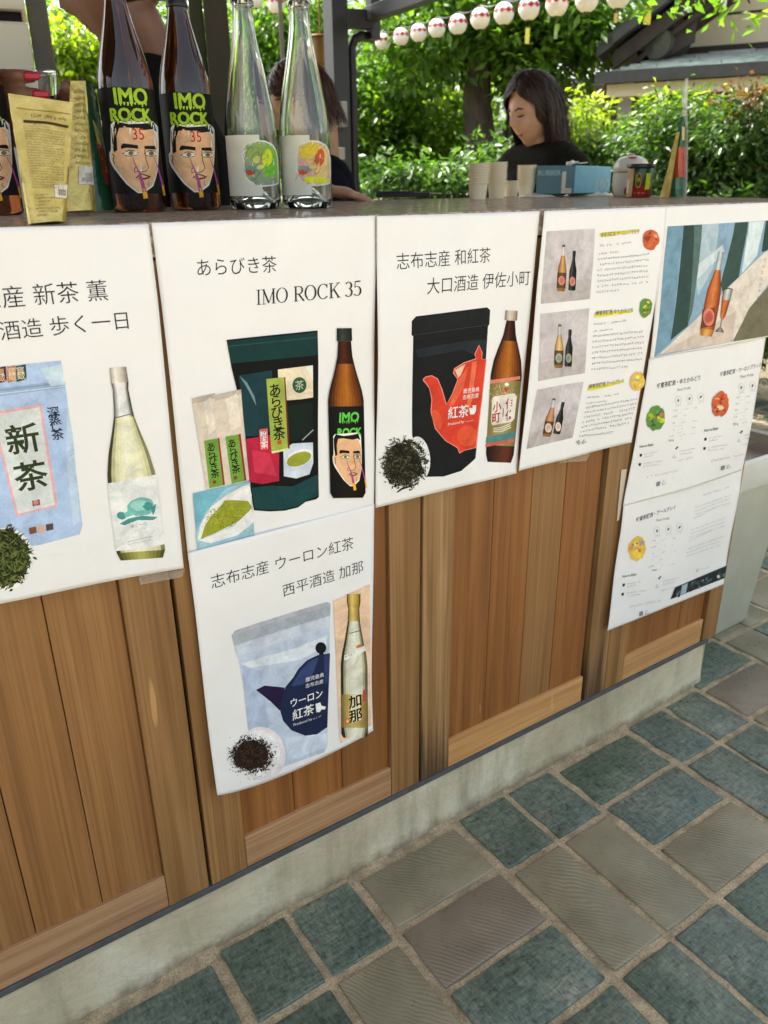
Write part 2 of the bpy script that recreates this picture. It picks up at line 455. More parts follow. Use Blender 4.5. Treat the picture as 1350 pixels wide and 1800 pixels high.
# columns repeat every 0.4975 m: two upright tiles, then one lying tile (measured on the photograph's floor)
known = {('v', 0, 0): TEAL, ('v', 0, 1): TEAL, ('h', 0, 0): OLIVE, ('h', -1, 0): TEAL, ('v', 1, 0): TEAL, ('v', 1, 1): TEAL, ('h', 1, 0): TEAL,
         ('v', 2, 0): TEAL, ('v', 2, 1): TEAL, ('h', 2, 0): OLIVE}
fixed = {}
def tone(x, y):
    spots = [(0.33, .65, TEAL), (0.46, .65, OLIVE), (.65, .69, BROWN), (.83, .63, OLIVE), (.96, .63, OLIVE), (1.15, .70, TEAL), (1.33, .65, TEAL), (1.46, .65, TEAL),
             (1.15, .565, OLIVE), (.65, .56, TEAL), (.65, .44, TEAL), (.83, .40, TEAL), (.96, .40, TEAL), (1.15, .43, TEAL), (1.65, .84, BROWN), (1.65, .70, OLIVE),
             (1.82, 1.09, OLIVE), (1.95, 1.08, OLIVE), (1.82, .87, OLIVE), (1.95, .87, TEAL), (.15, .83, TEAL), (.33, .83, TEAL), (.46, .83, TEAL), (.65, .83, OLIVE), (.83, .83, TEAL), (.96, .83, TEAL),
             (1.15, .84, TEAL), (1.33, .84, TEAL), (1.46, .84, TEAL), (1.65, .975, TEAL), (1.33, .40, OLIVE), (1.46, .40, TEAL)]
    best = min(spots, key=lambda s: math.hypot(s[0] - x, s[1] - y))
    if math.hypot(best[0] - x, best[1] - y) < 0.055: return best[2]
    return random.choice([TEAL, TEAL, OLIVE, BROWN, TEAL])
yv = [0.913, 0.757, 0.512, 0.268, 0.024, -0.22]; 
for c in range(-1, 8):
    bx = 0.276 + 0.4975 * c
    inside = bx + 0.5 < 1.60
    for k in range(2):
        xa = bx + 0.006 + k * 0.1285; xb = xa + 0.110
        rows = list(yv) if xb < 1.56 else [2.46, 2.217, 1.973, 1.73, 1.488, 1.245, 1.0015] + yv[1:]
        for j in range(len(rows) - 1):
            ya, yb = rows[j + 1] + 0.009, rows[j] - 0.009
            if c < 0 and ya < 0.5: continue
            paving_tile(xa, xb, ya, yb, tone((xa + xb) / 2, (ya + yb) / 2))
    xa, xb = bx + 0.2665, bx + 0.2665 + 0.212
    y = 0.8905 if xb < 1.6 else 2.56
    while y > -0.2:
        if not (c < 0 and y < 0.5): paving_tile(xa, xb, y - 0.1105, y, tone((xa + xb) / 2, y - 0.055))
        y -= 0.1285

# ================================================================== bar counter
def wood(name, c0, c1, c2, axis='z', stain=False, tonevar=0.14):
    t = NT(name); p = t.pr(c1, 0.5)
    sc = {'z': (34, 34, 1.1), 'x': (1.6, 40, 40)}[axis]
    v = t.coords(sc, rnd=11.0)
    g = t.noise(v, 1.3, 4, 0.55, 0.5)
    fine = t.noise(t.coords(tuple(s * 9 if s > 5 else s * 2 for s in sc), rnd=3.0), 1.0, 3, 0.6)
    col = t.ramp(g, [(0.28, c0), (0.5, c1), (0.72, c2)])
    col = t.mix(t.ramp(fine, [(0.40, 0.30), (0.54, 0.0)]), col, tuple(x * 0.5 for x in c0))
    oi = t.n('ShaderNodeObjectInfo')
    col = t.mix(1.0, col, t.ramp(oi.outputs['Random'], [(0.0, (1 - tonevar, 1 - tonevar, 1 - tonevar)), (0.5, (1.0, 0.97, 0.93)), (1.0, (1 + tonevar, 1 + tonevar, 1 + tonevar * 1.1))]), 'MULTIPLY')
    blot = t.noise(t.coords((3, 3, 1.5)), 1.5, 5, 0.6)
    col = t.mix(t.ramp(blot, [(0.5, 0.0), (0.8, 0.28)]), col, tuple(x * 0.55 for x in c0))
    sc_ = t.noise(t.coords((55, 55, 9), rnd=2.0), 1.0, 2, 0.4)
    col = t.mix(t.ramp(sc_, [(0.74, 0.0), (0.79, 0.55)]), col, tuple(min(.7, x * 1.7) for x in c2))
    if stain:
        tc = t.n('ShaderNodeTexCoord'); sx = t.n('ShaderNodeSeparateXYZ'); t.l(tc.outputs['Object'], sx.inputs[0])
        st = t.noise(t.coords((70, 70, 1.2)), 1.0, 3)
        ad = t.n('ShaderNodeMath', operation='MULTIPLY_ADD'); ad.inputs[1].default_value = 0.75; t.l(st, ad.inputs[0])
        sb = t.n('ShaderNodeMath', operation='MULTIPLY'); sb.inputs[1].default_value = -1.55; t.l(sx.outputs['Z'], sb.inputs[0]); t.l(sb.outputs[0], ad.inputs[2])
        col = t.mix(t.ramp(ad.outputs[0], [(0.0, 0.0), (0.16, 0.75)]), col, (0.028, 0.014, 0.007))
    t.l(col, p.inputs['Base Color'])
    t.l(t.ramp(fine, [(0.3, 0.42), (0.7, 0.6)]), p.inputs['Roughness'])
    t.bump(fine, 0.18, 0.0015)
    return t.m
W_PANEL = wood('cedar board', (0.235, 0.106, 0.030), (0.335, 0.158, 0.050), (0.40, 0.208, 0.075))
W_PANEL2 = wood('reddish cedar board', (0.20, 0.070, 0.014), (0.31, 0.117, 0.026), (0.39, 0.165, 0.045))
W_STILE = wood('cedar stile', (0.20, 0.096, 0.028), (0.315, 0.16, 0.053), (0.40, 0.222, 0.088))
W_POST = wood('stained cedar post', (0.19, 0.095, 0.03), (0.32, 0.18, 0.07), (0.45, 0.28, 0.13), stain=True)
W_RAIL = wood('pale cedar rail', (0.34, 0.175, 0.085), (0.50, 0.285, 0.145), (0.58, 0.36, 0.20), axis='x', tonevar=0.12)
W_RAIL2 = wood('orange cedar rail', (0.46, 0.215, 0.075), (0.62, 0.33, 0.125), (0.70, 0.42, 0.19), axis='x', tonevar=0.1)
DARKGAP = plain('dark recess', (0.008, 0.005, 0.006), 0.9)
STRIP = plain('grey metal strip', (0.085, 0.09, 0.095), 0.5, 0.2, 40)
t = NT('cast concrete'); t.pr((0.4, 0.4, 0.34), 0.8); v = t.coords((1, 1, 0.8))
n1 = t.noise(v, 6, 6, 0.6); n2 = t.noise(v, 60, 5, 0.7); n3 = t.noise(t.coords((9, 9, 1.5)), 2, 5, 0.65)
col = t.ramp(n1, [(0.3, (0.46, 0.39, 0.25)), (0.55, (0.66, 0.58, 0.41)), (0.75, (0.78, 0.72, 0.57))])
col = t.mix(t.ramp(n3, [(0.5, 0.0), (0.72, 0.6)]), col, (0.30, 0.255, 0.165))
col = t.mix(t.ramp(n2, [(0.62, 0.0), (0.72, 0.5)]), col, (0.62, 0.62, 0.57))
tc = t.n('ShaderNodeTexCoord'); sx = t.n('ShaderNodeSeparateXYZ'); t.l(tc.outputs['Object'], sx.inputs[0]); ml = t.n('ShaderNodeMath', operation='MULTIPLY_ADD'); ml.inputs[1].default_value = -14.0; t.l(sx.outputs['Z'], ml.inputs[0]); t.l(t.noise(v, 22, 6, 0.75), ml.inputs[2])
col = t.mix(t.ramp(ml.outputs[0], [(0.28, 0.0), (0.6, 0.75)]), col, (0.17, 0.135, 0.085))
crk = t.noise(t.coords((1, 1, 2.5)), 5, 9, 0.8, 2.0); col = t.mix(t.ramp(crk, [(0.485, 0.0), (0.5, 0.35), (0.515, 0.0)]), col, (0.2, 0.17, 0.12))
t.l(col, t.p.inputs['Base Color']); t.bump(t.mix(0.4, n1, n2), 0.5, 0.004); CONC = t.m
t = NT('polished brown granite'); t.pr((0.1,) * 3, 0.09); v = t.coords()
n1 = t.noise(v, 240, 4, 0.7); n2 = t.noise(v, 70, 4, 0.6)
col = t.ramp(n1, [(0.3, (0.22, 0.15, 0.105)), (0.48, (0.54, 0.41, 0.30)), (0.62, (0.68, 0.56, 0.43)), (0.75, (0.78, 0.68, 0.57))])
col = t.mix(t.ramp(n2, [(0.4, 0.5), (0.6, 0.0)]), col, (0.09, 0.06, 0.045))
t.l(col, t.p.inputs['Base Color']); t.p.inputs['IOR'].default_value = 1.5
df = t.n('ShaderNodeBsdfDiffuse'); t.l(col, df.inputs[0]); mx = t.n('ShaderNodeMixShader'); mx.inputs[0].default_value = 0.55; t.l(t.p.outputs[0], mx.inputs[1]); t.l(df.outputs[0], mx.inputs[2]); t.l(mx.outputs[0], t.out.inputs[0])
GRAN = t.m

FY = 0.924; ZT = 1.1075
ctr = tag(empty('bar_counter', (0.7, FY, 0)), 'long cedar panelled bar counter with polished brown stone top and concrete plinth', 'counter')
def board(name, x0, x1, z0, z1, yf, mat, th=0.016, bev=0.0012):
    m = MB(); xc = (x0 + x1) / 2
    m.box(x0, x1, yf, yf + th, z0, z1)
    o = m.build(name, mat, None, bevel=bev); adopt(ctr, o); return o
ZB, ZR, ZU = 0.1225, 0.1845, 1.066
# door after door: (left stile, boards, right stile, top rail)
def door(xs, stile_l, stile_r, boards, pm, sm_l, sm_r, rm):
    board('stile', stile_l[0], stile_l[1], ZB, ZU, FY, sm_l)
    if stile_r: board('stile', stile_r[0], stile_r[1], ZB, ZU, FY, sm_r)
    for a, bb, mm in boards: board('plank', a + 0.0006, bb - 0.0006, ZR - 0.004, ZU - 0.05, FY + 0.0075 + random.uniform(-0.0004, 0.0004), mm or pm)
    x0, x1 = stile_l[1], boards[-1][1]
    board('bottom_rail', x0 + 0.0006, x1 - 0.0006, ZB, ZR, FY + 0.0012, rm)
    board('top_rail', x0 + 0.0006, x1 - 0.0006, ZU - 0.055, ZU, FY + 0.0012, sm_l)
door(0, (-0.625, -0.563), None, [(-0.563, -0.47, None), (-0.47, -0.377, None), (-0.377, -0.284, None), (-0.284, -0.20, None)], W_PANEL, W_STILE, None, W_RAIL)
door(0, (-0.197, -0.058), (0.2165, 0.281), [(-0.058, 0.034, None), (0.034, 0.1255, None), (0.1255, 0.2165, None)], W_PANEL, W_STILE, W_STILE, W_RAIL)
door(0, (0.2865, 0.347), (0.632, 0.6925), [(0.347, 0.442, None), (0.442, 0.535, None), (0.535, 0.632, None)], W_PANEL2, W_STILE, W_STILE, W_RAIL)
door(0, (0.6985, 0.762), None, [(0.762, 0.8545, W_PANEL2), (0.8545, 0.945, W_PANEL2), (0.945, 1.029, W_PANEL), (1.029, 1.124, W_PANEL2)], W_PANEL2, W_POST, None, W_RAIL2)
board('post', 1.1315, 1.1915, ZB, ZU, FY - 0.001, W_POST)
door(0, (1.1945, 1.2535), None, [(1.2535, 1.35, None), (1.35, 1.445, None), (1.445, 1.534, None)], W_PANEL2, W_STILE, None, W_RAIL2)
board('post', 1.5385, 1.5925, ZB, ZU, FY - 0.001, W_STILE)
m = MB(); m.box(-1.3, 1.575, FY + 0.026, 1.93, 0.1, ZU + 0.001); o = m.build('carcass', DARKGAP); adopt(ctr, o)
m = MB(); m.box(-1.3, 1.565, FY - 0.002, FY + 0.03, 0.1115, ZB - 0.0005); o = m.build('base_strip', STRIP, bevel=0.001); adopt(ctr, o)
# concrete plinth with a slightly wandering face
m = MB(); xs = np.linspace(-1.3, 1.559, 90); zs = np.linspace(-0.04, 0.111, 9)
V = [(x, FY + 0.001 + 0.0016 * math.sin(x * 9) + 0.001 * math.sin(x * 31 + z * 40) + random.uniform(-0.0004, 0.0004) - (0.004 * max(0, 0.03 - z) / 0.03), z) for x in xs for z in zs]
n = len(zs); m.add(V, [(i * n + j, (i + 1) * n + j, (i + 1) * n + j + 1, i * n + j + 1) for i in range(len(xs) - 1) for j in range(n - 1)])
m.face([(1.559, FY + 0.001, -0.04), (1.559, 1.9, -0.04), (1.559, 1.9, 0.111), (1.559, FY + 0.001, 0.111)])
m.face([(-1.3, FY + 0.004, 0.111), (1.559, FY + 0.004, 0.111), (1.559, 1.9, 0.111), (-1.3, 1.9, 0.111)])
o = m.build('plinth', CONC, smooth=True, auto=40); adopt(ctr, o)
# stone top, its far corner cut back
m = MB(); top = [(-1.35, FY - 0.0006), (1.70, FY - 0.0006), (2.36, 1.93), (2.2, 2.04), (-1.35, 2.04)]; n = 5
m.add([(x, y, ZT - 0.038) for x, y in top] + [(x, y, ZT) for x, y in top], [tuple(range(n))[::-1], tuple(range(n, 2 * n))] + [(k, (k + 1) % n, n + (k + 1) % n, n + k) for k in range(n)])
o = m.build('stone_top', GRAN, bevel=0.0022); adopt(ctr, o)

# ================================================================== unseen roof over the bar, added and sized to keep the sun off it
DGREY = plain('dark grey steel', (0.035, 0.036, 0.034), 0.45, 0.15, 30)
SHADE_ROOF = plain('dark shade roof boards', (0.07, 0.055, 0.04), 0.7, 0.2, 6)
ks = tag(empty('shade_roof', (0, 1.2, 2.75)), 'dark boarded roof over the bar on steel posts', 'roof')  # roof and posts added out of view to shade the bar
m = MB(); m.box(-4.0, 3.0, 0.15, 3.9, 2.75, 2.87); o = m.build('shade_roof_slab', SHADE_ROOF); adopt(ks, o)
for px_, py_ in ((-3.6, 0.4), (-3.6, 3.6)):
    m = MB(); m.box(px_ - 0.05, px_ + 0.05, py_ - 0.05, py_ + 0.05, 0, 2.75); o = m.build('post', DGREY); adopt(ks, o)

# ================================================================== posters taped to the counter front
t = NT('printer paper'); t.pr((0.86, 0.855, 0.85), 0.5); v = t.coords()
t.l(t.ramp(t.noise(v, 9, 4), [(0.3, (0.84, 0.835, 0.83)), (0.7, (0.88, 0.877, 0.872))]), t.p.inputs['Base Color'])
t.p.inputs['Subsurface Weight'].default_value = 0.0
t.bump(t.mix(0.4, t.noise(v, 7, 3, 0.5, 1.5), t.noise(v, 22, 2, 0.5)), 0.7, 0.008)
PAPER = t.m
NU, NV = 48, 66
class Poster:
    def __init__(s, quad, base, curl, label, seed=0, sag=0.0):
        """quad: sight lines of TL, TR, BR, BL; base: stand-off from the wood; curl(u, v): extra stand-off"""
        rr = random.Random(len(label) * 7 + seed); W = [(rr.uniform(4, 9), rr.uniform(4, 10), rr.uniform(0, 6), rr.uniform(.0004, .0010)) for _ in range(4)]; c0 = curl
        curl = lambda u, v: c0(u, v) + sum(a_ * (math.sin(k1 * u + k2 * v + ph) + 1) for k1, k2, ph, a_ in W) * min(1, 5 * v)
        s.base, s.curl = base, curl
        cor = []; s.sag = sag
        for (x, y), (u, v) in zip(quad, ((0, 0), (1, 0), (1, 1), (0, 1))):
            p = onY(x, y, FY - base - curl(u, v)) if not isinstance(x, str) else None
            cor.append((p[0], p[2]))
        s.cor = [np.array(c) for c in cor]
        s.grid = [[s.uv(i / NU, j / NV) for i in range(NU + 1)] for j in range(NV + 1)]
        s.D = [[base + curl(i / NU, j / NV) for i in range(NU + 1)] for j in range(NV + 1)]
        m = MB()
        V = [(s.grid[j][i][0], FY - s.D[j][i], s.grid[j][i][1]) for j in range(NV + 1) for i in range(NU + 1)]
        m.add(V, [(j * (NU + 1) + i, j * (NU + 1) + i + 1, (j + 1) * (NU + 1) + i + 1, (j + 1) * (NU + 1) + i) for j in range(NV) for i in range(NU)])
        s.o = tag(m.build('poster', PAPER, smooth=True), label, 'poster', 'posters taped along the counter front')
        so_ = s.o.modifiers.new('thickness', 'SOLIDIFY'); so_.thickness = 0.00022; so_.offset = 0
        # make sure paper faces the viewer
    def uv(s, u, v):
        a, b, c, d = s.cor
        return (a * (1 - u) + b * u) * (1 - v) + (d * (1 - u) + c * u) * v - np.array([0, s.sag * math.sin(math.pi * u) ** .8 * v * v])
    def inv(s, X, Z):
        u = v = 0.5
        a, b, c, d = s.cor
        for _ in range(7 if s.sag else 5):
            zt = a[1] * (1 - u) + b[1] * u; zb = d[1] * (1 - u) + c[1] * u; v = (Z + s.sag * math.sin(math.pi * min(max(u, 0), 1)) ** .8 * v * v - zt) / (zb - zt)
            xl = a[0] * (1 - v) + d[0] * v; xr = b[0] * (1 - v) + c[0] * v; u = (X - xl) / (xr - xl)
        return u, v
    def off(s, X, Z):                       # bilinear on the sheet's own grid
        u, v = s.inv(X, Z); fu = min(max(u, 0), 0.9999) * NU; fv = min(max(v, 0), 0.9999) * NV
        i, j = int(fu), int(fv); p, q = fu - i, fv - j; D = s.D
        return (D[j][i] * (1 - p) + D[j][i + 1] * p) * (1 - q) + (D[j + 1][i] * (1 - p) + D[j + 1][i + 1] * p) * q
    def tf(s, ox, oy, k):
        def g(x, y):
            px, py = ox + x / k, oy + y / k; d = s.base
            for _ in range(3):
                P = onY(px, py, FY - d); d = s.off(P[0], P[2])
            return float(P[0]), float(P[2])
        return g
    def art(s, ox, oy, k):
        a = Art(s.tf(ox, oy, k)); return a
    def put(s, a, name):
        xs_ = [c[0] for c in s.cor]; zs_ = [c[1] for c in s.cor]
        us = np.arange(min(xs_), max(xs_), 0.0048); vs = np.arange(min(zs_), max(zs_), 0.0048)
        n = max(1, a.lay); s.top = getattr(s, 'top', 0.00035); st = min(1.6e-5, 0.0013 / n); b0 = s.top; s.top += n * st + 3e-5
        pl = lambda X, Z, l: (X, FY - s.off(X, Z) - b0 - l * st, Z)
        return a.build(name, INKM, s.o, pl, (us, vs))

# the painted face that the IMO ROCK bottles carry; u, v in units of the label crop
def rock_face(a, T, q=1.0):
    """T maps label units (x 0..330, y 0..720) to drawing coordinates"""
    def P(*pts): return [T(x, y) for x, y in pts]
    skin = INK(226, 176, 132); ink = INK(22, 16, 12)
    a.poly(P((36, 205), (50, 190), (250, 182), (285, 210), (290, 330), (285, 460), (262, 545), (215, 582), (180, 585), (120, 535), (70, 470), (42, 430), (30, 400), (26, 360), (36, 340)), INK(235, 225, 215))
    a.poly(P((46, 300), (60, 225), (105, 215), (180, 225), (262, 235), (284, 300), (284, 400), (280, 470), (256, 540), (212, 575), (182, 578), (126, 530), (78, 465), (52, 425), (38, 395), (34, 362), (44, 350)), skin)
    a.poly(P((42, 300), (38, 225), (60, 190), (130, 205), (200, 200), (262, 190), (280, 240), (255, 228), (210, 235), (120, 222), (80, 225), (66, 270), (70, 345), (52, 355)), ink)
    a.stroke(P((40, 365), (52, 372), (48, 400), (55, 418)), 5 * q, ink)
    a.poly(P((88, 322), (100, 308), (178, 318), (180, 338), (120, 332), (90, 338)), ink)
    a.poly(P((212, 322), (268, 318), (276, 340), (214, 338)), ink)
    for ex, ew in ((142, 38), (250, 32)):
        a.ell(*T(ex, 362), ew * abs(T(1, 0)[0] - T(0, 0)[0]), 13 * abs(T(0, 1)[1] - T(0, 0)[1]), INK(235, 215, 190), 14)
        a.ell(*T(ex, 362), 14 * abs(T(1, 0)[0] - T(0, 0)[0]), 12 * abs(T(0, 1)[1] - T(0, 0)[1]), INK(110, 100, 85), 12)
        a.stroke(P((ex - ew - 8, 366), (ex - 12, 346), (ex + 14, 348), (ex + ew, 362)), 5 * q, ink)
        a.stroke(P((ex - ew + 4, 374), (ex, 378), (ex + ew - 6, 372)), 3 * q, ink)
    a.stroke(P((214, 340), (222, 400), (236, 440), (222, 462), (196, 466), (176, 462), (162, 470), (160, 448), (172, 432)), 4 * q, ink)
    a.stroke(P((168, 500), (196, 476), (214, 482), (248, 494)), 6 * q, ink)
    a.stroke(P((182, 502), (214, 504), (240, 497)), 10 * q, INK(120, 30, 40))
    a.stroke(P((150, 382), (162, 420), (186, 470), (198, 510), (215, 580)), [3 * q, 6 * q, 9 * q, 18 * q, 22 * q], INK(168, 76, 136))
    a.stroke(P((262, 382), (284, 430), (300, 490), (316, 545)), [3 * q, 5 * q, 9 * q, 12 * q], INK(168, 76, 136))
    a.stroke(P((212, 560), (222, 615)), 24 * q, INK(240, 165, 40))
    a.stroke(P((314, 540), (326, 600)), 12 * q, INK(240, 165, 40))
    a.stroke(P((236, 520), (232, 536), (242, 545)), 3 * q, ink)
def rock_words(a, T, col, shade):
    rr = random.Random(3)
    for body, x0, x1, y in (('IMO', 60, 228, 96), ('ROCK', 40, 246, 186)):
        for s_, c_ in ((7, shade), (3.2, col)):
            for q in range(8):
                dx, dy = s_ * math.cos(q * .785), s_ * math.sin(q * .785); a.text(body, T(x0 + dx, y + dy), T(x1 + dx, y + dy), c_, 0.0, 1.05)
        for k in range(9):
            x = x0 + (x1 - x0) * (k + 0.5) / 9; L = rr.uniform(4, 18)
            a.stroke([T(x, y - 8), T(x + 1, y + L)], [abs(T(9, 0)[0] - T(0, 0)[0]), abs(T(4, 0)[0] - T(0, 0)[0])], col)
    a.text('35', T(152, 288), T(212, 288), INK(190, 40, 30), 0.0, 1.15)

INKBLK = INK(42, 40, 42); BRUSH = INK(20, 24, 20)
AMBER = [(-1, INK(26, 12, 6)), (-0.8, INK(70, 32, 10)), (-0.35, INK(150, 84, 24)), (0.1, INK(172, 104, 34)), (0.55, INK(120, 62, 18)), (1, INK(26, 12, 6))]

# ---- 1: first poster, cut by the left edge of the view
P1 = Poster([(-195, 404), (261, 394), (323, 999), (-170, 1096)], 0.0035, lambda u, v: 0.004 * v * v + 0.0035 * max(0, u - 0.75) * 4 * math.sin(3.1 * v) + 0.003 * math.sin(5 * u + 2) * v,
            'white poster with a light blue tea pouch and pale turtle label bottle, leftmost')
a = P1.art(0, 380, 2.5706)
a.text('志布志産 新茶 薫', (-338, 436), (490, 372), INKBLK, -0.004)
a.text('田酒造 歩く一日', (-92, 566), (582, 503), INKBLK, -0.004)
P1.put(a, 'lettering')
a = P1.art(0, 380, 2.5706); lb = INK(168, 190, 222)
a.poly([(-190, 700), (275, 652), (300, 800), (372, 1395), (360, 1437), (175, 1486), (60, 1500), (-120, 1500)], lb)
a.poly([(-180, 800), (290, 742), (296, 775), (-176, 838)], INK(146, 168, 200)); a.stroke([(-185, 812), (296, 752)], 4, INK(120, 140, 172)); a.stroke([(-182, 826), (298, 768)], 4, INK(196, 212, 236))
a.poly([(180, 690), (275, 668), (295, 760), (230, 768)], INK(190, 208, 234))
a.poly([(300, 830), (330, 1000), (362, 1380), (330, 1400), (300, 1100)], INK(182, 202, 230))
a.poly([(-40, 885), (187, 850), (260, 1310), (73, 1356)], INK(222, 168, 172)); a.poly([(-28, 897), (178, 863), (247, 1304), (82, 1344)], INK(206, 212, 210))
a.vtext('新茶', (102, 1005), (140, 1172), 0.036, INK(44, 58, 30), 0.016)
a.vtext('深蒸し茶', (240, 885), (260, 985), 0.0135, INK(30, 40, 60), 0.014)
a.poly([(144, 1284), (178, 1278), (182, 1304), (147, 1310)], INK(150, 50, 60)); a.text('茶', (150, 1304), (176, 1299), INK(225, 190, 190))
for x0, x1, c_ in ((-20, 26, INK(92, 34, 34)), (30, 68, INK(176, 120, 70)), (70, 116, INK(32, 72, 72))):
    a.poly([(x0, 684 - x0 * .1), (x1, 680 - x1 * .1), (x1 + 4, 748 - x1 * .1), (x0 + 4, 756 - x0 * .1)], c_)
    a.vtext('寳蔵'[:2], (x0 + 21, 704 - x0 * .1), (x0 + 25, 728 - x0 * .1), 0.009, INK(225, 200, 170))
for x0, c_ in ((130, INK(130, 80, 60)), (168, INK(210, 170, 150)), (206, INK(80, 70, 70))):
    a.poly([(x0, 1408 - (x0 - 130) * .2), (x0 + 33, 1401 - (x0 - 130) * .2), (x0 + 35, 1430 - (x0 - 130) * .2), (x0 + 3, 1437 - (x0 - 130) * .2)], c_)
P1.put(a, 'printed_pouch')
a = P1.art(0, 380, 2.5706)
a.ell(20, 1548, 132, 142, INK(232, 230, 226), 28)
a.ell(15, 1545, 112, 122, INK(38, 40, 20), 26, wob=0.15)
a.crumbs(15, 1545, 122, 132, 620, 22, [INK(30, 36, 16), INK(52, 64, 26), INK(78, 92, 40), INK(24, 26, 14), INK(104, 112, 58)], 1)
P1.put(a, 'printed_tea_leaves')
a = P1.art(0, 380, 2.5706)
clear = [(-1, INK(34, 36, 18)), (-0.86, INK(70, 74, 40)), (-0.7, INK(206, 204, 160)), (-0.1, INK(232, 230, 200)), (0.5, INK(222, 220, 186)), (0.78, INK(190, 188, 140)), (1, INK(40, 42, 20))]
a.bottle((531, 682), (640, 1548), [(0, 38), (0.08, 40), (0.081, 33), (0.25, 44), (0.33, 62), (0.45, 92), (0.55, 108), (0.62, 112), (0.985, 110), (1, 96)],
         [(0, 0.08, [(-1, INK(150, 140, 128)), (-0.4, INK(228, 220, 208)), (0.3, INK(196, 186, 172)), (1, INK(120, 110, 100))]),
          (0.08, 0.26, [(-1, INK(40, 40, 30)), (-0.75, INK(150, 150, 145)), (-0.4, INK(228, 228, 224)), (0.5, INK(214, 214, 210)), (0.8, INK(90, 90, 80)), (1, INK(30, 30, 22))]),
          (0.26, 0.96, clear), (0.96, 1.0, [(-1, INK(50, 52, 20)), (0, INK(170, 168, 90)), (1, INK(60, 62, 26))])], 2)
a.stroke([(515, 912), (600, 890)], 4, INK(70, 70, 40))
a.poly([(484, 1206), (560, 1196), (704, 1166), (745, 1480), (640, 1503), (522, 1512)], INK(222, 224, 222))
a.scrib((598, 1255), (604, 1200), 7, INK(120, 130, 130), 4)
tq = INK(112, 178, 172); td = INK(70, 140, 136)
a.ell(636, 1312, 62, 42, tq, 22, -0.12, 0.1, 3); a.ell(628, 1304, 38, 24, INK(150, 204, 196), 16, -0.12, 0.25, 5); a.ell(668, 1310, 22, 20, td, 12, 0, 0.4, 8)
a.ell(548, 1352, 22, 17, td, 14, 0.3); a.poly([(560, 1340), (600, 1318), (610, 1345), (565, 1362)], tq)
a.poly([(540, 1388), (580, 1365), (640, 1352), (712, 1358), (690, 1372), (620, 1372), (560, 1396)], td); a.poly([(680, 1318), (704, 1298), (700, 1330), (690, 1350)], td)
a.text('歩く一日', (588, 1408), (662, 1394), INK(120, 125, 130)); a.scrib((592, 1424), (656, 1412), 6, INK(150, 150, 150), 2)
a.scrib((576, 1474), (688, 1450), 8, INK(90, 95, 100), 3, 0.05); a.scrib((580, 1486), (680, 1464), 7, INK(110, 115, 118), 5, 0.05)
P1.put(a, 'printed_bottle')

# ---- 2: IMO ROCK poster
P2 = Poster([(266, 392), (660, 379), (657, 897), (331, 985)], 0.0022, lambda u, v: 0.002 * math.sin(6 * v + 2 * u) * v + 0.006 * max(0, 0.3 - u) * 2 * math.sin(3.14 * v),
            'white poster with dark green tea pouch, snack packs and brown IMO ROCK 35 bottle')
a = P2.art(260, 370, 3.0)
a.text('あらびき茶', (262, 341), (680, 318), INKBLK, -0.004)
# roman letters with serifs
def serif(a, body, p0, p1, h, col):
    G = {'I': (38, [[(19, 0), (19, 100), 11]], [(4, 0, 34), (4, 100, 34)]),
         'M': (104, [[(16, 0), (18, 100), 5], [(16, 98), (52, 4), 12], [(52, 4), (88, 98), 5], [(86, 0), (86, 100), 12]], [(2, 0, 30), (4, 100, 26), (72, 0, 102), (78, 100, 100)]),
         'R': (80, [[(18, 0), (18, 100), 11], [(38, 48), (72, 0), 11]], [(4, 0, 34), (4, 100, 30), (64, 0, 80)]),
         'K': (82, [[(18, 0), (18, 100), 11], [(70, 98), (22, 44), 5], [(36, 58), (72, 0), 11]], [(4, 0, 34), (4, 100, 34), (56, 100, 82), (58, 0, 84)])}
    adv = {'O': 88, 'C': 82, '3': 60, '5': 60, ' ': 34}
    tot = sum(G[c][0] if c in G else adv[c] for c in body); x = 0
    A = np.array(p0, float); B = np.array(p1, float); e = (B - A) / tot; up = np.array([-0.02, -1.0]) * h / 100
    T = lambda q, r: tuple(A + e * q + up * r)
    k = float(np.hypot(*e)); S = lambda pts, wd: a.stroke(pts, [v * k for v in wd] if hasattr(wd, '__len__') else wd * k, col)
    def arc(cx, cy, rx, ry, a0, a1, n=22, thin=4, thick=12):
        an = [math.radians(a0 + (a1 - a0) * i / n) for i in range(n + 1)]
        S([T(x + cx + rx * math.cos(q), cy + ry * math.sin(q)) for q in an], [thin + (thick - thin) * abs(math.cos(q)) ** 1.5 for q in an])
    for c in body:
        if c in G:
            for p, q, wd in G[c][1]: S([T(x + p[0], p[1]), T(x + q[0], q[1])], wd)
            for s0, yy, s1 in G[c][2]: S([T(x + s0, yy), T(x + s1, yy)], 4.5)
            if c == 'R':
                arc(40, 74, 24, 26, 90, -90); S([T(x + 18, 99), T(x + 42, 99)], 5); S([T(x + 18, 48), T(x + 42, 48)], 5)
        elif c == 'O': arc(42, 50, 36, 51, 0, 360, 36)
        elif c == 'C': arc(44, 50, 36, 51, 42, 318, 30); S([T(x + 71, 100), T(x + 71, 72)], 5)
        elif c == '3': arc(26, 75, 20, 24, 150, -80, 20); arc(24, 27, 24, 28, 85, -150, 20)
        elif c == '5': S([T(x + 14, 98), T(x + 50, 98)], 9); S([T(x + 13, 98), T(x + 10, 56)], 5); arc(25, 32, 25, 32, 120, -145, 24)
        x += G[c][0] if c in G else adv[c]
serif(a, 'IMO ROCK 35', (570, 497), (1128, 446), 76, INKBLK)
P2.put(a, 'lettering')
a = P2.art(260, 370, 3.0)
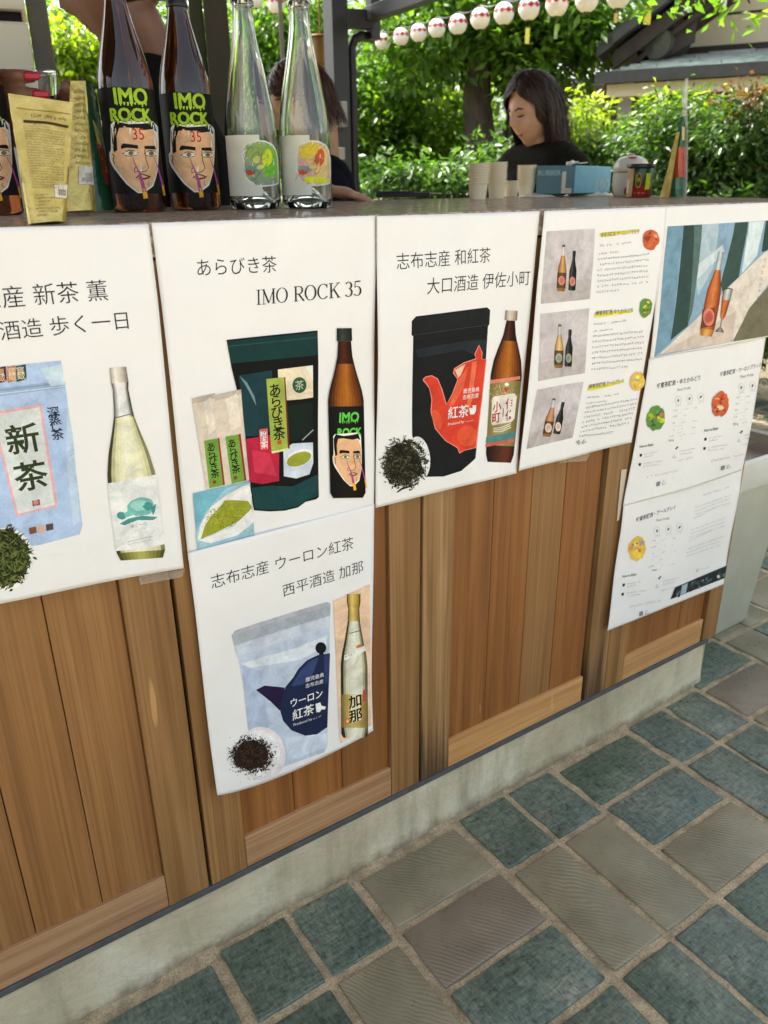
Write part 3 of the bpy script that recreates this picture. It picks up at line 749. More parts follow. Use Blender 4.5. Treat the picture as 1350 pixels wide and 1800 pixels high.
a.poly([(413, 682), (893, 632), (897, 800), (896, 1000), (900, 1510), (885, 1522), (830, 1535), (790, 1565), (720, 1582), (640, 1586), (558, 1580), (530, 1420), (505, 1100), (440, 830)], INK(13, 15, 12))
a.poly([(416, 690), (890, 641), (894, 762), (440, 806), (428, 760)], INK(18, 52, 52)); a.stroke([(420, 716), (892, 668)], 4, INK(40, 80, 78)); a.stroke([(440, 830), (896, 790)], 5, INK(10, 10, 12))
a.poly([(545, 1462), (640, 1450), (760, 1455), (896, 1390), (898, 1505), (830, 1528), (790, 1558), (720, 1574), (640, 1578), (562, 1572)], INK(22, 62, 64))
a.poly([(478, 870), (652, 842), (655, 1150), (612, 1185), (512, 1190)], INK(24, 56, 62)); a.poly([(482, 872), (520, 905), (560, 980), (570, 1030), (530, 950)], INK(110, 140, 146))
a.poly([(512, 1205), (660, 1180), (690, 1230), (690, 1425), (600, 1442), (535, 1430)], INK(176, 34, 62)); a.poly([(545, 1260), (640, 1280), (680, 1400), (560, 1380)], INK(198, 52, 78))
a.poly([(650, 1040), (866, 1010), (868, 1180), (760, 1220), (650, 1180)], INK(14, 30, 24))
a.poly([(683, 838), (868, 815), (869, 985), (800, 995), (735, 1000), (690, 990)], INK(222, 208, 180)); a.poly([(830, 825), (868, 818), (868, 900)], INK(240, 232, 214))
a.ell(797, 920, 37, 42, INK(44, 88, 58), 26); a.text('茶', (775, 944), (820, 938), INK(190, 200, 170))
a.poly([(712, 1262), (760, 1228), (868, 1222), (870, 1330), (850, 1390), (780, 1412), (715, 1400)], INK(196, 208, 220)); a.ell(796, 1302, 76, 40, INK(226, 232, 236), 22, -0.35); a.ell(794, 1310, 68, 34, INK(148, 152, 52), 22, -0.35)
a.stroke([(812, 1210), (870, 1155)], 6, INK(150, 160, 160))
a.poly([(624, 890), (722, 878), (746, 1254), (652, 1279)], INK(110, 40, 40)); a.poly([(622, 888), (716, 878), (736, 1256), (650, 1277)], INK(156, 172, 74)); a.poly([(650, 1270), (738, 1250), (740, 1262), (652, 1280)], INK(214, 214, 150))
a.vtext('あらびき茶', (668, 945), (690, 1175), 0.0185, BRUSH, 0.016); a.poly([(680, 1212), (702, 1208), (704, 1230), (682, 1234)], INK(190, 90, 40)); a.scrib((722, 1035), (718, 945), 7, INK(150, 50, 40), 9)
a.poly([(584, 1152), (628, 1145), (634, 1258), (594, 1266), (586, 1250)], INK(188, 22, 34)); a.stroke([(588, 1158), (625, 1152), (629, 1254), (596, 1259), (588, 1160)], 3, INK(230, 190, 190)); a.vtext('粉末茶', (607, 1178), (612, 1236), 0.0092, INK(236, 224, 224), 0.02)
P2.put(a, 'printed_pouch')
a = P2.art(260, 370, 3.0)
for k, (P, lab, ca, cb) in enumerate((([(230, 990), (352, 962), (380, 1200), (402, 1450), (306, 1468), (268, 1220)], [(293, 1213), (366, 1200), (394, 1448), (322, 1463)], (330, 1245), (352, 1385)),
                     ([(346, 974), (488, 942), (505, 1150), (532, 1420), (404, 1446), (372, 1180)], [(405, 1191), (475, 1179), (507, 1424), (439, 1440)], (440, 1225), (462, 1362)))):
    a.poly(P, INK(206, 194, 178)); a.poly([P[0], P[1], (P[1][0] + 3, P[1][1] + 26), (P[0][0] + 5, P[0][1] + 30)], INK(184, 172, 158)); a.poly([(P[0][0] + 60, P[0][1] + 20), (P[1][0] - 20, P[1][1] + 20), (P[1][0] + 2, P[1][1] + 190), (P[0][0] + 90, P[0][1] + 190)], INK(220, 210, 196))
    a.poly([(lab[1][0], lab[1][1]), (lab[1][0] + 11, lab[1][1] - 4), (lab[2][0] + 10, lab[2][1] - 3), (lab[2][0], lab[2][1])], INK(150, 40, 44)); a.poly(lab, INK(110, 152, 62))
    a.vtext('あらびき茶', ca, cb, 0.0125, BRUSH, 0.016); a.poly([(ca[0] + 8, cb[1] + 38), (ca[0] + 26, cb[1] + 35), (ca[0] + 29, cb[1] + 52), (ca[0] + 11, cb[1] + 56)], INK(120, 70, 40))
P2.put(a, 'printed_stick_packs')
a = P2.art(260, 370, 3.0)
a.poly([(235, 1490), (535, 1425), (560, 1722), (262, 1800)], INK(112, 172, 190)); a.poly([(250, 1700), (300, 1590), (400, 1470), (470, 1440), (536, 1432), (558, 1690), (556, 1722), (440, 1755), (262, 1790)], INK(150, 188, 200))
a.poly([(258, 1735), (276, 1650), (330, 1560), (410, 1500), (480, 1462), (530, 1440), (545, 1500), (540, 1580), (480, 1640), (380, 1690), (300, 1722)], INK(228, 230, 220))
a.poly([(276, 1730), (300, 1655), (330, 1610), (380, 1560), (400, 1528), (440, 1525), (525, 1530), (545, 1560), (520, 1612), (440, 1655), (350, 1700)], INK(146, 152, 44))
a.crumbs(415, 1612, 112, 62, 330, 7, [INK(120, 128, 30), INK(164, 170, 62), INK(96, 104, 26), INK(186, 190, 86)], 4)
a.poly([(262, 1738), (350, 1705), (450, 1660), (545, 1570), (556, 1640), (470, 1710), (330, 1752)], INK(232, 236, 232))
P2.put(a, 'printed_powder_photo')
a = P2.art(260, 370, 3.0)
a.bottle((1032, 620), (1052, 1514), [(0, 39), (0.075, 40), (0.076, 34), (0.16, 38), (0.26, 58), (0.36, 84), (0.42, 94), (0.985, 93), (1, 78)],
         [(0, 0.075, [(-1, INK(10, 12, 10)), (-0.3, INK(56, 60, 54)), (1, INK(12, 12, 10))]), (0.076, 0.21, [(-1, INK(14, 8, 6)), (-0.2, INK(76, 34, 16)), (0.4, INK(52, 22, 10)), (1, INK(10, 6, 4))]), (0.21, 0.46, AMBER), (0.46, 1.0, [(-1, INK(6, 6, 5)), (0.0, INK(24, 20, 16)), (1, INK(8, 7, 6))])], 2)
Tk = lambda x, y: (945 + x * 0.585 + y * 0.016 + 8, 1018 + y * 0.71)
rock_words(a, lambda x, y: (950 + (x + 30) * 0.60 + y * 0.016, 1035 + y * 0.80 - (x - 150) * 0.03), INK(96, 196, 72), INK(12, 40, 12))
rock_face(a, lambda x, y: (948 + x * 0.585 + y * 0.014, 1043 + y * 0.70 - (x - 150) * 0.02), 0.6)
P2.put(a, 'printed_bottle')

# ---- 3: lower poster, curling at the bottom right
P3 = Poster([(330, 972), (658, 886), (656, 1284), (382, 1398)], 0.0085, lambda u, v: 0.009 * v * v + 0.011 * (u ** 2) * (v ** 2) - 0.004 * math.sin(3.1 * u) * v,
            'white poster with silver pouch printed with a navy teapot, hanging below the IMO ROCK poster', sag=0.022)
a = P3.art(320, 880, 3.3333)
a.text('志布志産 ウーロン紅茶', (174, 512), (1005, 276), INKBLK, -0.004); a.text('西平酒造 加那', (592, 560), (1062, 412), INKBLK, -0.004)
P3.put(a, 'lettering')
a = P3.art(320, 880, 3.3333)
a.poly([(288, 790), (310, 760), (850, 592), (870, 604), (866, 690), (858, 1100), (850, 1435), (832, 1474), (700, 1520), (570, 1568), (470, 1540), (420, 1450), (385, 1330), (355, 1060), (330, 930), (305, 850)], INK(182, 194, 212))
a.poly([(288, 790), (310, 760), (850, 592), (870, 604), (866, 672), (305, 850)], INK(168, 174, 182))
for k in range(6): a.stroke([(293 + k * 2, 796 + k * 10), (868, 618 + k * 10)], 2.5, INK(132, 138, 148))
a.poly([(305, 858), (866, 682), (866, 740), (320, 915)], INK(192, 200, 212)); a.poly([(345, 955), (640, 870), (850, 790), (845, 850), (700, 930), (400, 980)], INK(208, 216, 228))
a.poly([(352, 965), (470, 1000), (500, 1300), (560, 1520), (470, 1530), (420, 1440), (385, 1320)], INK(170, 184, 208)); a.poly([(600, 1390), (850, 1360), (846, 1440), (700, 1500), (620, 1520)], INK(196, 208, 226))
P3.put(a, 'printed_pouch')
a = P3.art(320, 880, 3.3333)
a.ell(812, 862, 32, 34, INK(20, 20, 26), 22); a.poly([(802, 885), (826, 880), (828, 902), (802, 906)], INK(20, 20, 26))
nv = INK(28, 38, 68)
a.poly([(432, 1108), (482, 1082), (600, 1094), (596, 1205), (570, 1228), (520, 1178)], INK(34, 24, 58))
a.poly([(866, 893), (790, 905), (730, 935), (680, 985), (650, 1035), (605, 1090), (592, 1130), (572, 1222), (590, 1288), (640, 1345), (720, 1376), (790, 1368), (850, 1326), (858, 1100)], nv)
a.poly([(690, 1000), (740, 940), (800, 915), (770, 1000), (740, 1060), (690, 1080), (640, 1085)], INK(52, 66, 110)); a.poly([(830, 905), (864, 898), (860, 1050), (835, 1080)], INK(46, 58, 98))
w_ = INK(232, 234, 240)
a.text('鹿児島県', (722, 1060), (830, 1028), w_, 0.005); a.text('志布志産', (722, 1096), (826, 1066), w_, 0.005); a.text('ウーロン', (636, 1208), (822, 1146), w_, 0.012, 1.15); a.text('紅茶', (646, 1284), (772, 1240), w_, 0.01, 1.05)
a.poly([(780, 1190), (808, 1180), (815, 1200), (842, 1206), (835, 1222), (815, 1222), (805, 1238), (786, 1238)], w_); a.text('Produced by', (652, 1320), (760, 1284), w_)
a.scrib((765, 1282), (818, 1264), 9, w_, 5)
P3.put(a, 'printed_teapot')
a = P3.art(320, 880, 3.3333)
a.ell(468, 1480, 136, 158, INK(220, 212, 216), 30, -0.2); a.ell(455, 1480, 118, 138, INK(232, 226, 228), 28, -0.2)
a.ell(405, 1492, 100, 88, INK(34, 24, 18), 24, -0.2, 0.2, 3)
a.crumbs(408, 1490, 122, 104, 620, 15, [INK(30, 20, 14), INK(50, 34, 24), INK(22, 15, 12), INK(70, 50, 36), INK(40, 30, 24)], 7)
a.crumbs(408, 1500, 160, 135, 120, 8, [INK(40, 28, 20), INK(60, 44, 32)], 8)
P3.put(a, 'printed_tea_leaves')
a = P3.art(320, 880, 3.3333)
a.poly([(884, 586), (1098, 488), (1103, 900), (1106, 1312), (925, 1420), (905, 1000)], INK(226, 190, 160))
glass = [(-1, INK(26, 24, 16)), (-0.84, INK(60, 58, 40)), (-0.7, INK(190, 188, 160)), (0.0, INK(226, 224, 206)), (0.6, INK(206, 204, 180)), (0.84, INK(140, 136, 104)), (1, INK(30, 28, 18))]
a.bottle((1003, 545), (1008, 1386), [(0, 36), (0.075, 37), (0.08, 28), (0.2, 33), (0.32, 50), (0.42, 68), (0.5, 75), (0.98, 74), (1, 62)],
         [(0, 0.077, [(-1, INK(120, 90, 30)), (-0.3, INK(226, 196, 110)), (0.4, INK(196, 160, 70)), (1, INK(110, 80, 26))]), (0.078, 0.19, [(-1, INK(120, 92, 30)), (-0.3, INK(222, 196, 112)), (1, INK(120, 92, 36))]),
          (0.19, 0.7, glass), (0.7, 0.93, [(-1, INK(110, 92, 44)), (-0.3, INK(200, 176, 104)), (0.3, INK(186, 158, 86)), (1, INK(120, 98, 48))]), (0.93, 1, glass)], 3.5, INK(28, 24, 16))
a.stroke([(978, 776), (1040, 760)], 4, INK(50, 46, 30))
a.poly([(948, 905), (1000, 885), (1068, 845), (1074, 875), (1010, 915), (946, 935)], INK(226, 222, 210)); a.scrib((952, 926), (1066, 866), 17, INK(40, 34, 30), 3, 0.02)
a.ell(1035, 850, 20, 9, INK(200, 120, 60), 12, -0.4)
a.poly([(985, 1140), (1040, 1128), (1046, 1280), (990, 1300)], INK(226, 214, 178)); a.vtext('加那', (1010, 1172), (1014, 1256), 0.0245, INK(18, 16, 14), 0.022)
a.poly([(1056, 1110), (1074, 1102), (1074, 1170), (1058, 1176)], INK(170, 70, 60)); a.ell(967, 1290, 14, 18, INK(196, 70, 50), 14); a.ell(967, 1290, 9, 12, INK(214, 180, 110), 12); a.scrib((1052, 1220), (1050, 1130), 9, INK(90, 70, 40), 2)
P3.put(a, 'printed_bottle')

# ---- 4: red teapot poster
P4 = Poster([(662, 380), (949, 371), (908, 832), (660, 893)], 0.0045, lambda u, v: 0.006 * v * v * u + 0.002 * math.sin(5 * v + 3 * u) * v,
            'white poster with black pouch printed with a red teapot and amber bottle')
a = P4.art(650, 370, 3.3968)
a.text('志布志産 和紅茶', (161, 346), (718, 302), INKBLK, -0.004); a.text('大口酒造 伊佐小町', (341, 494), (955, 437), INKBLK, -0.004)
P4.put(a, 'lettering')
a = P4.art(650, 370, 3.3968)
a.poly([(250, 660), (275, 632), (700, 578), (718, 595), (713, 680), (705, 690), (692, 900), (655, 1250), (630, 1480), (600, 1508), (545, 1555), (440, 1588), (330, 1590), (275, 1450), (252, 1340), (258, 750), (248, 745)], INK(20, 23, 25))
a.poly([(253, 664), (278, 640), (698, 587), (712, 600), (708, 672), (255, 738)], INK(26, 28, 30)); a.stroke([(256, 745), (708, 682)], 4, INK(52, 54, 56)); a.stroke([(258, 790), (704, 730)], 4, INK(12, 13, 14)); a.poly([(270, 830), (560, 780), (700, 770), (690, 900), (560, 830), (290, 880)], INK(34, 40, 46))
P4.put(a, 'printed_pouch')
a = P4.art(650, 370, 3.3968)
pot = [(318, 1010), (335, 995), (368, 988), (402, 1006), (428, 1070), (455, 1160), (490, 1105), (527, 1010), (500, 968), (506, 946), (560, 912), (635, 886), (628, 858), (652, 806), (668, 850), (664, 886), (692, 890), (664, 1150), (630, 1414), (560, 1430), (536, 1446), (524, 1414), (450, 1370), (392, 1300), (366, 1200), (372, 1130), (358, 1062), (336, 1030)]
a.stroke(pot + [pot[0]], 9, INK(226, 150, 136)); a.poly(pot, INK(204, 62, 42))
a.poly([(530, 1010), (585, 930), (560, 1050), (500, 1160), (470, 1170)], INK(222, 96, 66)); a.poly([(508, 952), (570, 916), (540, 985), (526, 1000)], INK(226, 190, 160)); a.poly([(610, 905), (640, 900), (600, 1180), (575, 1200)], INK(226, 110, 78)); a.ell(580, 1345, 60, 62, INK(214, 84, 52), 18); a.ell(400, 1245, 26, 60, INK(214, 84, 52), 16, -0.3)
a.text('鹿児島県', (556, 1090), (652, 1078), w_, 0.004); a.text('志布志産', (553, 1128), (648, 1114), w_, 0.004); a.text('紅茶', (464, 1240), (588, 1222), w_, 0.012); a.poly([(592, 1180), (612, 1178), (612, 1162), (634, 1162), (632, 1196), (622, 1216), (598, 1218)], w_); a.text('Produced by', (466, 1284), (560, 1266), w_); a.scrib((566, 1266), (620, 1256), 9, w_, 6)
P4.put(a, 'printed_teapot')
a = P4.art(650, 370, 3.3968)
a.bottle((845, 597), (771, 1503), [(0, 36), (0.065, 37), (0.066, 25), (0.17, 38), (0.25, 62), (0.33, 82), (0.42, 93), (0.5, 92), (0.98, 82), (1, 70)],
         [(0, 0.065, [(-1, INK(120, 106, 90)), (-0.3, INK(224, 210, 192)), (0.4, INK(190, 172, 152)), (1, INK(110, 94, 80))]), (0.066, 0.2, [(-1, INK(18, 9, 6)), (-0.2, INK(82, 40, 22)), (0.3, INK(50, 22, 12)), (1, INK(14, 7, 5))]), (0.2, 0.46, AMBER),
          (0.46, 0.89, [(-1, INK(120, 104, 60)), (0, INK(164, 148, 90)), (1, INK(110, 96, 54))]), (0.89, 1, [(-1, INK(10, 7, 6)), (-0.2, INK(74, 40, 30)), (0.5, INK(96, 46, 30)), (1, INK(12, 8, 6))])], 2)
a.poly([(718, 1012), (896, 988), (894, 1008), (717, 1034)], INK(214, 130, 112)); a.poly([(690, 1392), (862, 1362), (860, 1380), (689, 1412)], INK(196, 96, 84)); a.poly([(694, 1352), (866, 1318), (863, 1362), (691, 1390)], INK(78, 128, 124))
a.crumbs(800, 1110, 84, 80, 130, 12, [INK(196, 170, 92), INK(120, 130, 80), INK(206, 190, 150), INK(150, 60, 50)], 5)
a.ell(815, 1038, 13, 11, w_, 12); a.ell(812, 1070, 9, 14, INK(190, 60, 50), 10)
a.poly([(738, 1110), (860, 1090), (876, 1110), (862, 1240), (845, 1262), (730, 1282), (722, 1262), (728, 1130)], INK(222, 214, 204)); a.scrib((765, 1122), (838, 1110), 9, INK(80, 70, 60), 3)
a.vtext('伊佐', (833, 1152), (832, 1222), 0.0185, INK(120, 30, 40), 0.02); a.vtext('小町', (757, 1172), (752, 1238), 0.0185, INK(150, 30, 30), 0.02); a.stroke([(795, 1180), (792, 1230)], 5, INK(60, 40, 40))
for k in range(3): a.stroke([(735, 1300 + 10 * k), (780, 1296 + 12 * k), (840, 1270 + 12 * k)], 5, INK(226, 222, 210))
P4.put(a, 'printed_bottle')
a = P4.art(650, 370, 3.3968)
a.ell(290, 1478, 68, 130, INK(228, 228, 226), 28, -0.1)
a.ell(200, 1512, 110, 120, INK(26, 26, 18), 24, 0.3, 0.2, 2)
a.crumbs(205, 1508, 132, 146, 700, 18, [INK(22, 22, 14), INK(40, 42, 26), INK(56, 54, 34), INK(18, 17, 12), INK(84, 84, 60)], 11)
a.stroke([(160, 1682), (190, 1660), (230, 1648), (280, 1632)], [6, 11, 9, 4], INK(30, 28, 20))
P4.put(a, 'printed_tea_leaves')

# ---- 6 to 8 first (they hang under the edge of 5)
P6 = Poster([(1165, 363.3), (1418, 353.5), (1385, 585), (1142, 632)], 0.0024, lambda u, v: 0.003 * math.sin(3 * u) * v, 'landscape poster with photo of orange bottle and glass on a window sill, top right')
a = P6.art(900, 360, 3.0)
def clip(P): return P
a.poly([(820, 114), (1130, 96), (1348, 82), (1512, 72), (1462, 668), (1340, 692), (1160, 722), (748, 805)], INK(134, 164, 186))
for P, c_ in (([(820, 114), (905, 109), (870, 400), (838, 720), (748, 805)], INK(112, 148, 168)), ([(1000, 104), (1090, 98), (1060, 330), (980, 480), (960, 300)], INK(168, 188, 198)), ([(960, 330), (1110, 210), (1120, 250), (945, 420)], INK(196, 208, 214)),
              ([(905, 109), (960, 106), (925, 640), (835, 715)], INK(46, 70, 66)), ([(960, 106), (1002, 104), (950, 560), (925, 640)], INK(82, 108, 104)), ([(1175, 94), (1245, 90), (1195, 380), (1110, 460), (1098, 420)], INK(52, 76, 70)),
              ([(1250, 90), (1330, 85), (1290, 270), (1210, 360)], INK(206, 220, 228)), ([(1338, 84), (1380, 80), (1350, 240), (1315, 250)], INK(44, 66, 60))):
    a.poly(P, c_)
a.poly([(775, 790), (1290, 290), (1350, 235), (1495, 180), (1480, 330), (1350, 420), (1255, 540), (1162, 720)], INK(214, 204, 192)); a.poly([(775, 790), (1040, 640), (1180, 560), (1162, 720)], INK(202, 186, 172))
a.poly([(1360, 420), (1482, 330), (1464, 668), (1340, 692), (1164, 721), (1250, 545)], INK(110, 104, 84))
P6.put(a, 'printed_window_photo')
a = P6.art(900, 360, 3.0)
org = [(-1, INK(96, 40, 18)), (-0.5, INK(196, 104, 52)), (0, INK(206, 122, 66)), (0.6, INK(160, 76, 36)), (1, INK(90, 38, 18))]
a.bottle((1101, 246), (1022, 692), [(0, 14), (0.05, 16), (0.2, 14), (0.3, 22), (0.45, 36), (0.6, 40), (0.97, 38), (1, 30)],
         [(0, 0.22, [(-1, INK(120, 130, 130)), (0, INK(206, 214, 214)), (1, INK(110, 118, 118))]), (0.22, 0.92, org), (0.92, 1, [(-1, INK(150, 84, 30)), (0, INK(226, 170, 90)), (1, INK(140, 80, 30))])], 2)
a.poly([(1002, 552), (1070, 540), (1064, 640), (996, 650)], INK(110, 60, 34)); a.ell(1036, 592, 30, 48, INK(212, 128, 112), 18); a.ell(1036, 592, 20, 32, INK(196, 90, 74), 14, 0.3, 0.4)
a.bottle((1138, 446), (1092, 672), [(0, 25), (0.2, 24), (0.62, 14), (0.72, 4), (0.88, 4), (0.95, 20), (1, 24)], [(0, 0.25, [(-1, INK(60, 60, 58)), (0, INK(206, 204, 200)), (1, INK(80, 80, 76))]), (0.25, 0.7, org), (0.7, 0.88, [(-1, INK(120, 110, 100)), (1, INK(160, 150, 140))]), (0.88, 1.0, [(-1, INK(60, 56, 54)), (0, INK(150, 146, 142)), (1, INK(70, 66, 62))])], 1)
a.stroke([(1115, 448), (1138, 440), (1162, 446)], 6, INK(60, 58, 56))
P6.put(a, 'printed_bottle')
a = P6.art(900, 360, 3.0); a.vtext('ウーロンブラック', (1330, 292), (1288, 520), 0.0085, INK(60, 60, 60)); P6.put(a, 'lettering'); a = P6.art(900, 360, 3.0); a.text('To', (1330, 214), (1362, 208), INK(70, 75, 75)); P6.put(a, 'lettering')

def blob(a, x, y, rx, ry, cols, seed):
    r = random.Random(seed)
    a.ell(x, y, rx, ry, cols[0], 26, 0.15, 0.16, seed)
    for k in range(16):
        q = r.random() ** 0.5 * 0.72; an = r.random() * 6.28
        a.ell(x + rx * q * math.cos(an), y + ry * q * math.sin(an), rx * r.uniform(.12, .42), ry * r.uniform(.06, .2), r.choice(cols[1:]), 10, r.uniform(-1.2, 0.2), 0.4, k)
RED = [INK(196, 96, 60), INK(170, 62, 36), INK(226, 150, 100), INK(240, 206, 170), INK(150, 60, 36), INK(210, 110, 60), INK(214, 90, 40)]
GRN = [INK(96, 138, 64), INK(60, 104, 60), INK(150, 180, 50), INK(206, 214, 60), INK(70, 120, 104), INK(120, 160, 70), INK(190, 120, 60)]
YEL = [INK(220, 182, 90), INK(226, 200, 60), INK(240, 224, 150), INK(206, 150, 90), INK(170, 150, 150), INK(232, 190, 70), INK(206, 110, 60)]
G3 = INK(120, 120, 124); G2 = INK(84, 84, 90); HL = INK(214, 204, 70)
P7 = Poster([(1141, 630), (1346, 589.5), (1305, 826), (1095, 890)], 0.0046, lambda u, v: 0.004 * math.sin(3.1 * u) * v + 0.002 * v, 'white landscape sheet with a green and an orange emblem above small print')
def profile(a, tx, ty, ex, ey, seed):
    """headline, icons and small print of one column; (tx,ty) under the headline, (ex,ey) at the lower left"""
    a.text('Flavor Profile', (tx, ty), (tx + 78, ty - 14), G3)
    for k, dx in enumerate((0, 66, 132)):
        cx, cy = tx + 6 + dx, ty + 54 - dx * 0.16; a.up()
        a.stroke([(cx + 18 * math.cos(q * .52), cy + 24 * math.sin(q * .52)) for q in range(13)], 1.6, INK(170, 170, 174)); a.ell(cx, cy, 5, 10, G2, 8, 0.3 * k); a.scrib((cx - 14, cy + 38), (cx + 16, cy + 32), 8, G3, seed + k)
    for r in range(5):
        y = ty + 122 + r * 38 - 4
        a.scrib((tx - 22 - r * 5, y), (tx + 4 - r * 5, y - 5), 11, G2, seed + 10 + r, 0.05)
        a.scrib((tx + 34 - r * 5, y + 4 - 8), (tx + 64 - r * 5, y - 14), 9, G3, seed + 20 + r, 0.3); a.scrib((tx + 100 - r * 5, y - 14), (tx + 128 - r * 5, y - 20), 9, G3, seed + 30 + r, 0.4)
        a.stroke([(tx - 4 + 22 * math.sin(r * 2.1), y + 12), (tx + 30, y + 6)], 1.5, INK(200, 190, 180))
    a.text('Pairing', (ex + 172, ey - 38), (ex + 200, ey - 43), G2); a.text('How to Enjoy', (ex, ey), (ex + 82, ey - 15), INK(50, 50, 54), 0.01)
    for r in range(2):
        y = ey + 42 + r * 54
        a.poly([(ex + 2 - r * 6, y - 6), (ex + 16 - r * 6, y - 9), (ex + 14 - r * 6, y + 8), (ex + 2 - r * 6, y + 10)], INK(40, 40, 44)); a.scrib((ex + 30 - r * 6, y), (ex + 110 + 30 * r, y - 17), 9, G3, seed + 40 + r, 0.1); a.scrib((ex + 28 - r * 6, y + 17), (ex + 80 + 40 * r, y + 5), 9, G3, seed + 45 + r, 0.1)
        a.scrib((ex + 238 - r * 12, y - 16), (ex + 330 - r * 20, y - 36), 9, G3, seed + 50 + r, 0.1)
        if r == 0: a.scrib((ex + 238, y + 1), (ex + 305, y - 12), 9, G3, seed + 55, 0.1)
    a.stroke([(ex + 212, ey + 8), (ex + 226, ey - 8)], 8, G2); a.stroke([(ex + 196, ey + 58), (ex + 204, ey + 40), (ex + 214, ey + 56), (ex + 196, ey + 58)], 2, G2)
    a.scrib((ex + 42, ey + 178), (ex + 228, ey + 138), 13, INK(150, 150, 156), seed + 60, 0.12)
    a.poly([(ex + 100, ey + 200), (ex + 122, ey + 195), (ex + 120, ey + 220), (ex + 98, ey + 226)], INK(120, 120, 124)); a.crumbs(ex + 110, ey + 210, 10, 12, 20, 4, [INK(40, 40, 44), INK(200, 200, 200)], seed)
    a.stroke([(ex + 132, ey + 214), (ex + 142, ey + 190), (ex + 154, ey + 208), (ex + 132, ey + 214)], 2.4, G2)
a = P7.art(1040, 600, 3.3323)
a.text('蜂蜜茶醸酒・ゆたかみどり', (380, 275), (634, 224), INK(50, 50, 54), 0.012); a.text('蜂蜜茶醸酒・ウーロンブラック', (750, 205), (990, 148), INK(50, 50, 54), 0.012)
profile(a, 500, 292, 278, 624, 100); profile(a, 868, 216, 656, 530, 300)
P7.put(a, 'lettering')
a = P7.art(1040, 600, 3.3323); blob(a, 374, 450, 54, 74, GRN, 3); P7.put(a, 'printed_emblem')
a = P7.art(1040, 600, 3.3323); blob(a, 750, 366, 50, 74, RED, 5); P7.put(a, 'printed_emblem')

P8 = Poster([(1097, 880), (1306, 820), (1272, 1027), (1068, 1109)], 0.0066, lambda u, v: 0.003 * math.sin(3.1 * u) * v + 0.004 * v * v, 'white landscape sheet with a yellow emblem and dark photo strip, lowest right')
a = P8.art(1040, 600, 3.3323)
a.text('蜂蜜茶醸酒・アールグレイ', (258, 1057), (491, 979), INK(50, 50, 54), 0.012); profile(a, 376, 1056, 178, 1384, 500)
rr = random.Random(6); a.scrib((655, 905), (806, 856), 10, INK(120, 120, 124), 1)
yy = 978
for k in range(14):
    if k in (4, 5, 10): yy += 22; continue
    x0 = 605 - k * 4; a.scrib((x0, yy), (x0 + rr.choice((210, 212, 206, 140)), yy - 74 + rr.uniform(-2, 2)), 9, INK(150, 150, 156), 70 + k, 0.1); yy += 22
a.stroke([(610, 1348), (620, 1328), (628, 1344), (610, 1348)], 2, G2); a.scrib((636, 1342), (690, 1324), 8, INK(150, 150, 156), 3)
P8.put(a, 'lettering')
a = P8.art(1040, 600, 3.3323); blob(a, 264, 1214, 52, 72, YEL, 9); P8.put(a, 'printed_emblem')
a = P8.art(1040, 600, 3.3323); a.poly([(487, 1440), (790, 1312), (776, 1386), (460, 1510)], INK(34, 44, 44))
for k in range(46):
    q = rr.random(); hgt = rr.uniform(.1, .8); x = 475 + q * 296; y0 = 1502 - q * 124 - hgt * 66; wd = rr.uniform(3, 14)
    a.poly([(x, y0), (x + wd, y0 - wd * .42), (x + wd - 3, y0 + 14), (x - 3, y0 + 14 + wd * .3)], rr.choice([INK(90, 104, 106), INK(120, 136, 140), INK(20, 28, 28), INK(60, 70, 70), INK(46, 56, 56)]))
a.poly([(526, 1428), (560, 1414), (548, 1470), (514, 1484)], INK(150, 168, 178)); a.ell(738, 1376, 8, 10, INK(200, 204, 206), 10)
P8.put(a, 'printed_photo_strip')

# ---- 5: sheet with three grey bottle photographs
P5 = Poster([(957, 370.8), (1172.5, 363), (1110, 778), (912, 828)], 0.0085, lambda u, v: 0.013 * max(0, v - 0.25) * (1 - u) ** 2 + 0.003 * v + 0.004 * u * math.sin(3.1 * v), 'white poster with three grey bottle photographs and yellow highlighted headings')
a = P5.art(900, 360, 3.0)
for P in ([(182, 140), (437, 125), (410, 497), (150, 522)], [(148, 575), (407, 545), (383, 888), (136, 930)], [(130, 975), (377, 932), (318, 1228), (75, 1288)]):
    a.poly(P, INK(190, 183, 184)); L = lambda p, q, f: (p[0] + (q[0] - p[0]) * f, p[1] + (q[1] - p[1]) * f)
    a.poly([L(P[0], P[3], .73), L(P[1], P[2], .70), P[2], P[3]], INK(180, 172, 170)); a.poly([L(P[0], P[1], .55), P[1], L(P[1], P[2], .6), L(L(P[0], P[1], .5), L(P[3], P[2], .5), .4)], INK(196, 190, 192))
P5.put(a, 'printed_backdrops')
a = P5.art(900, 360, 3.0)
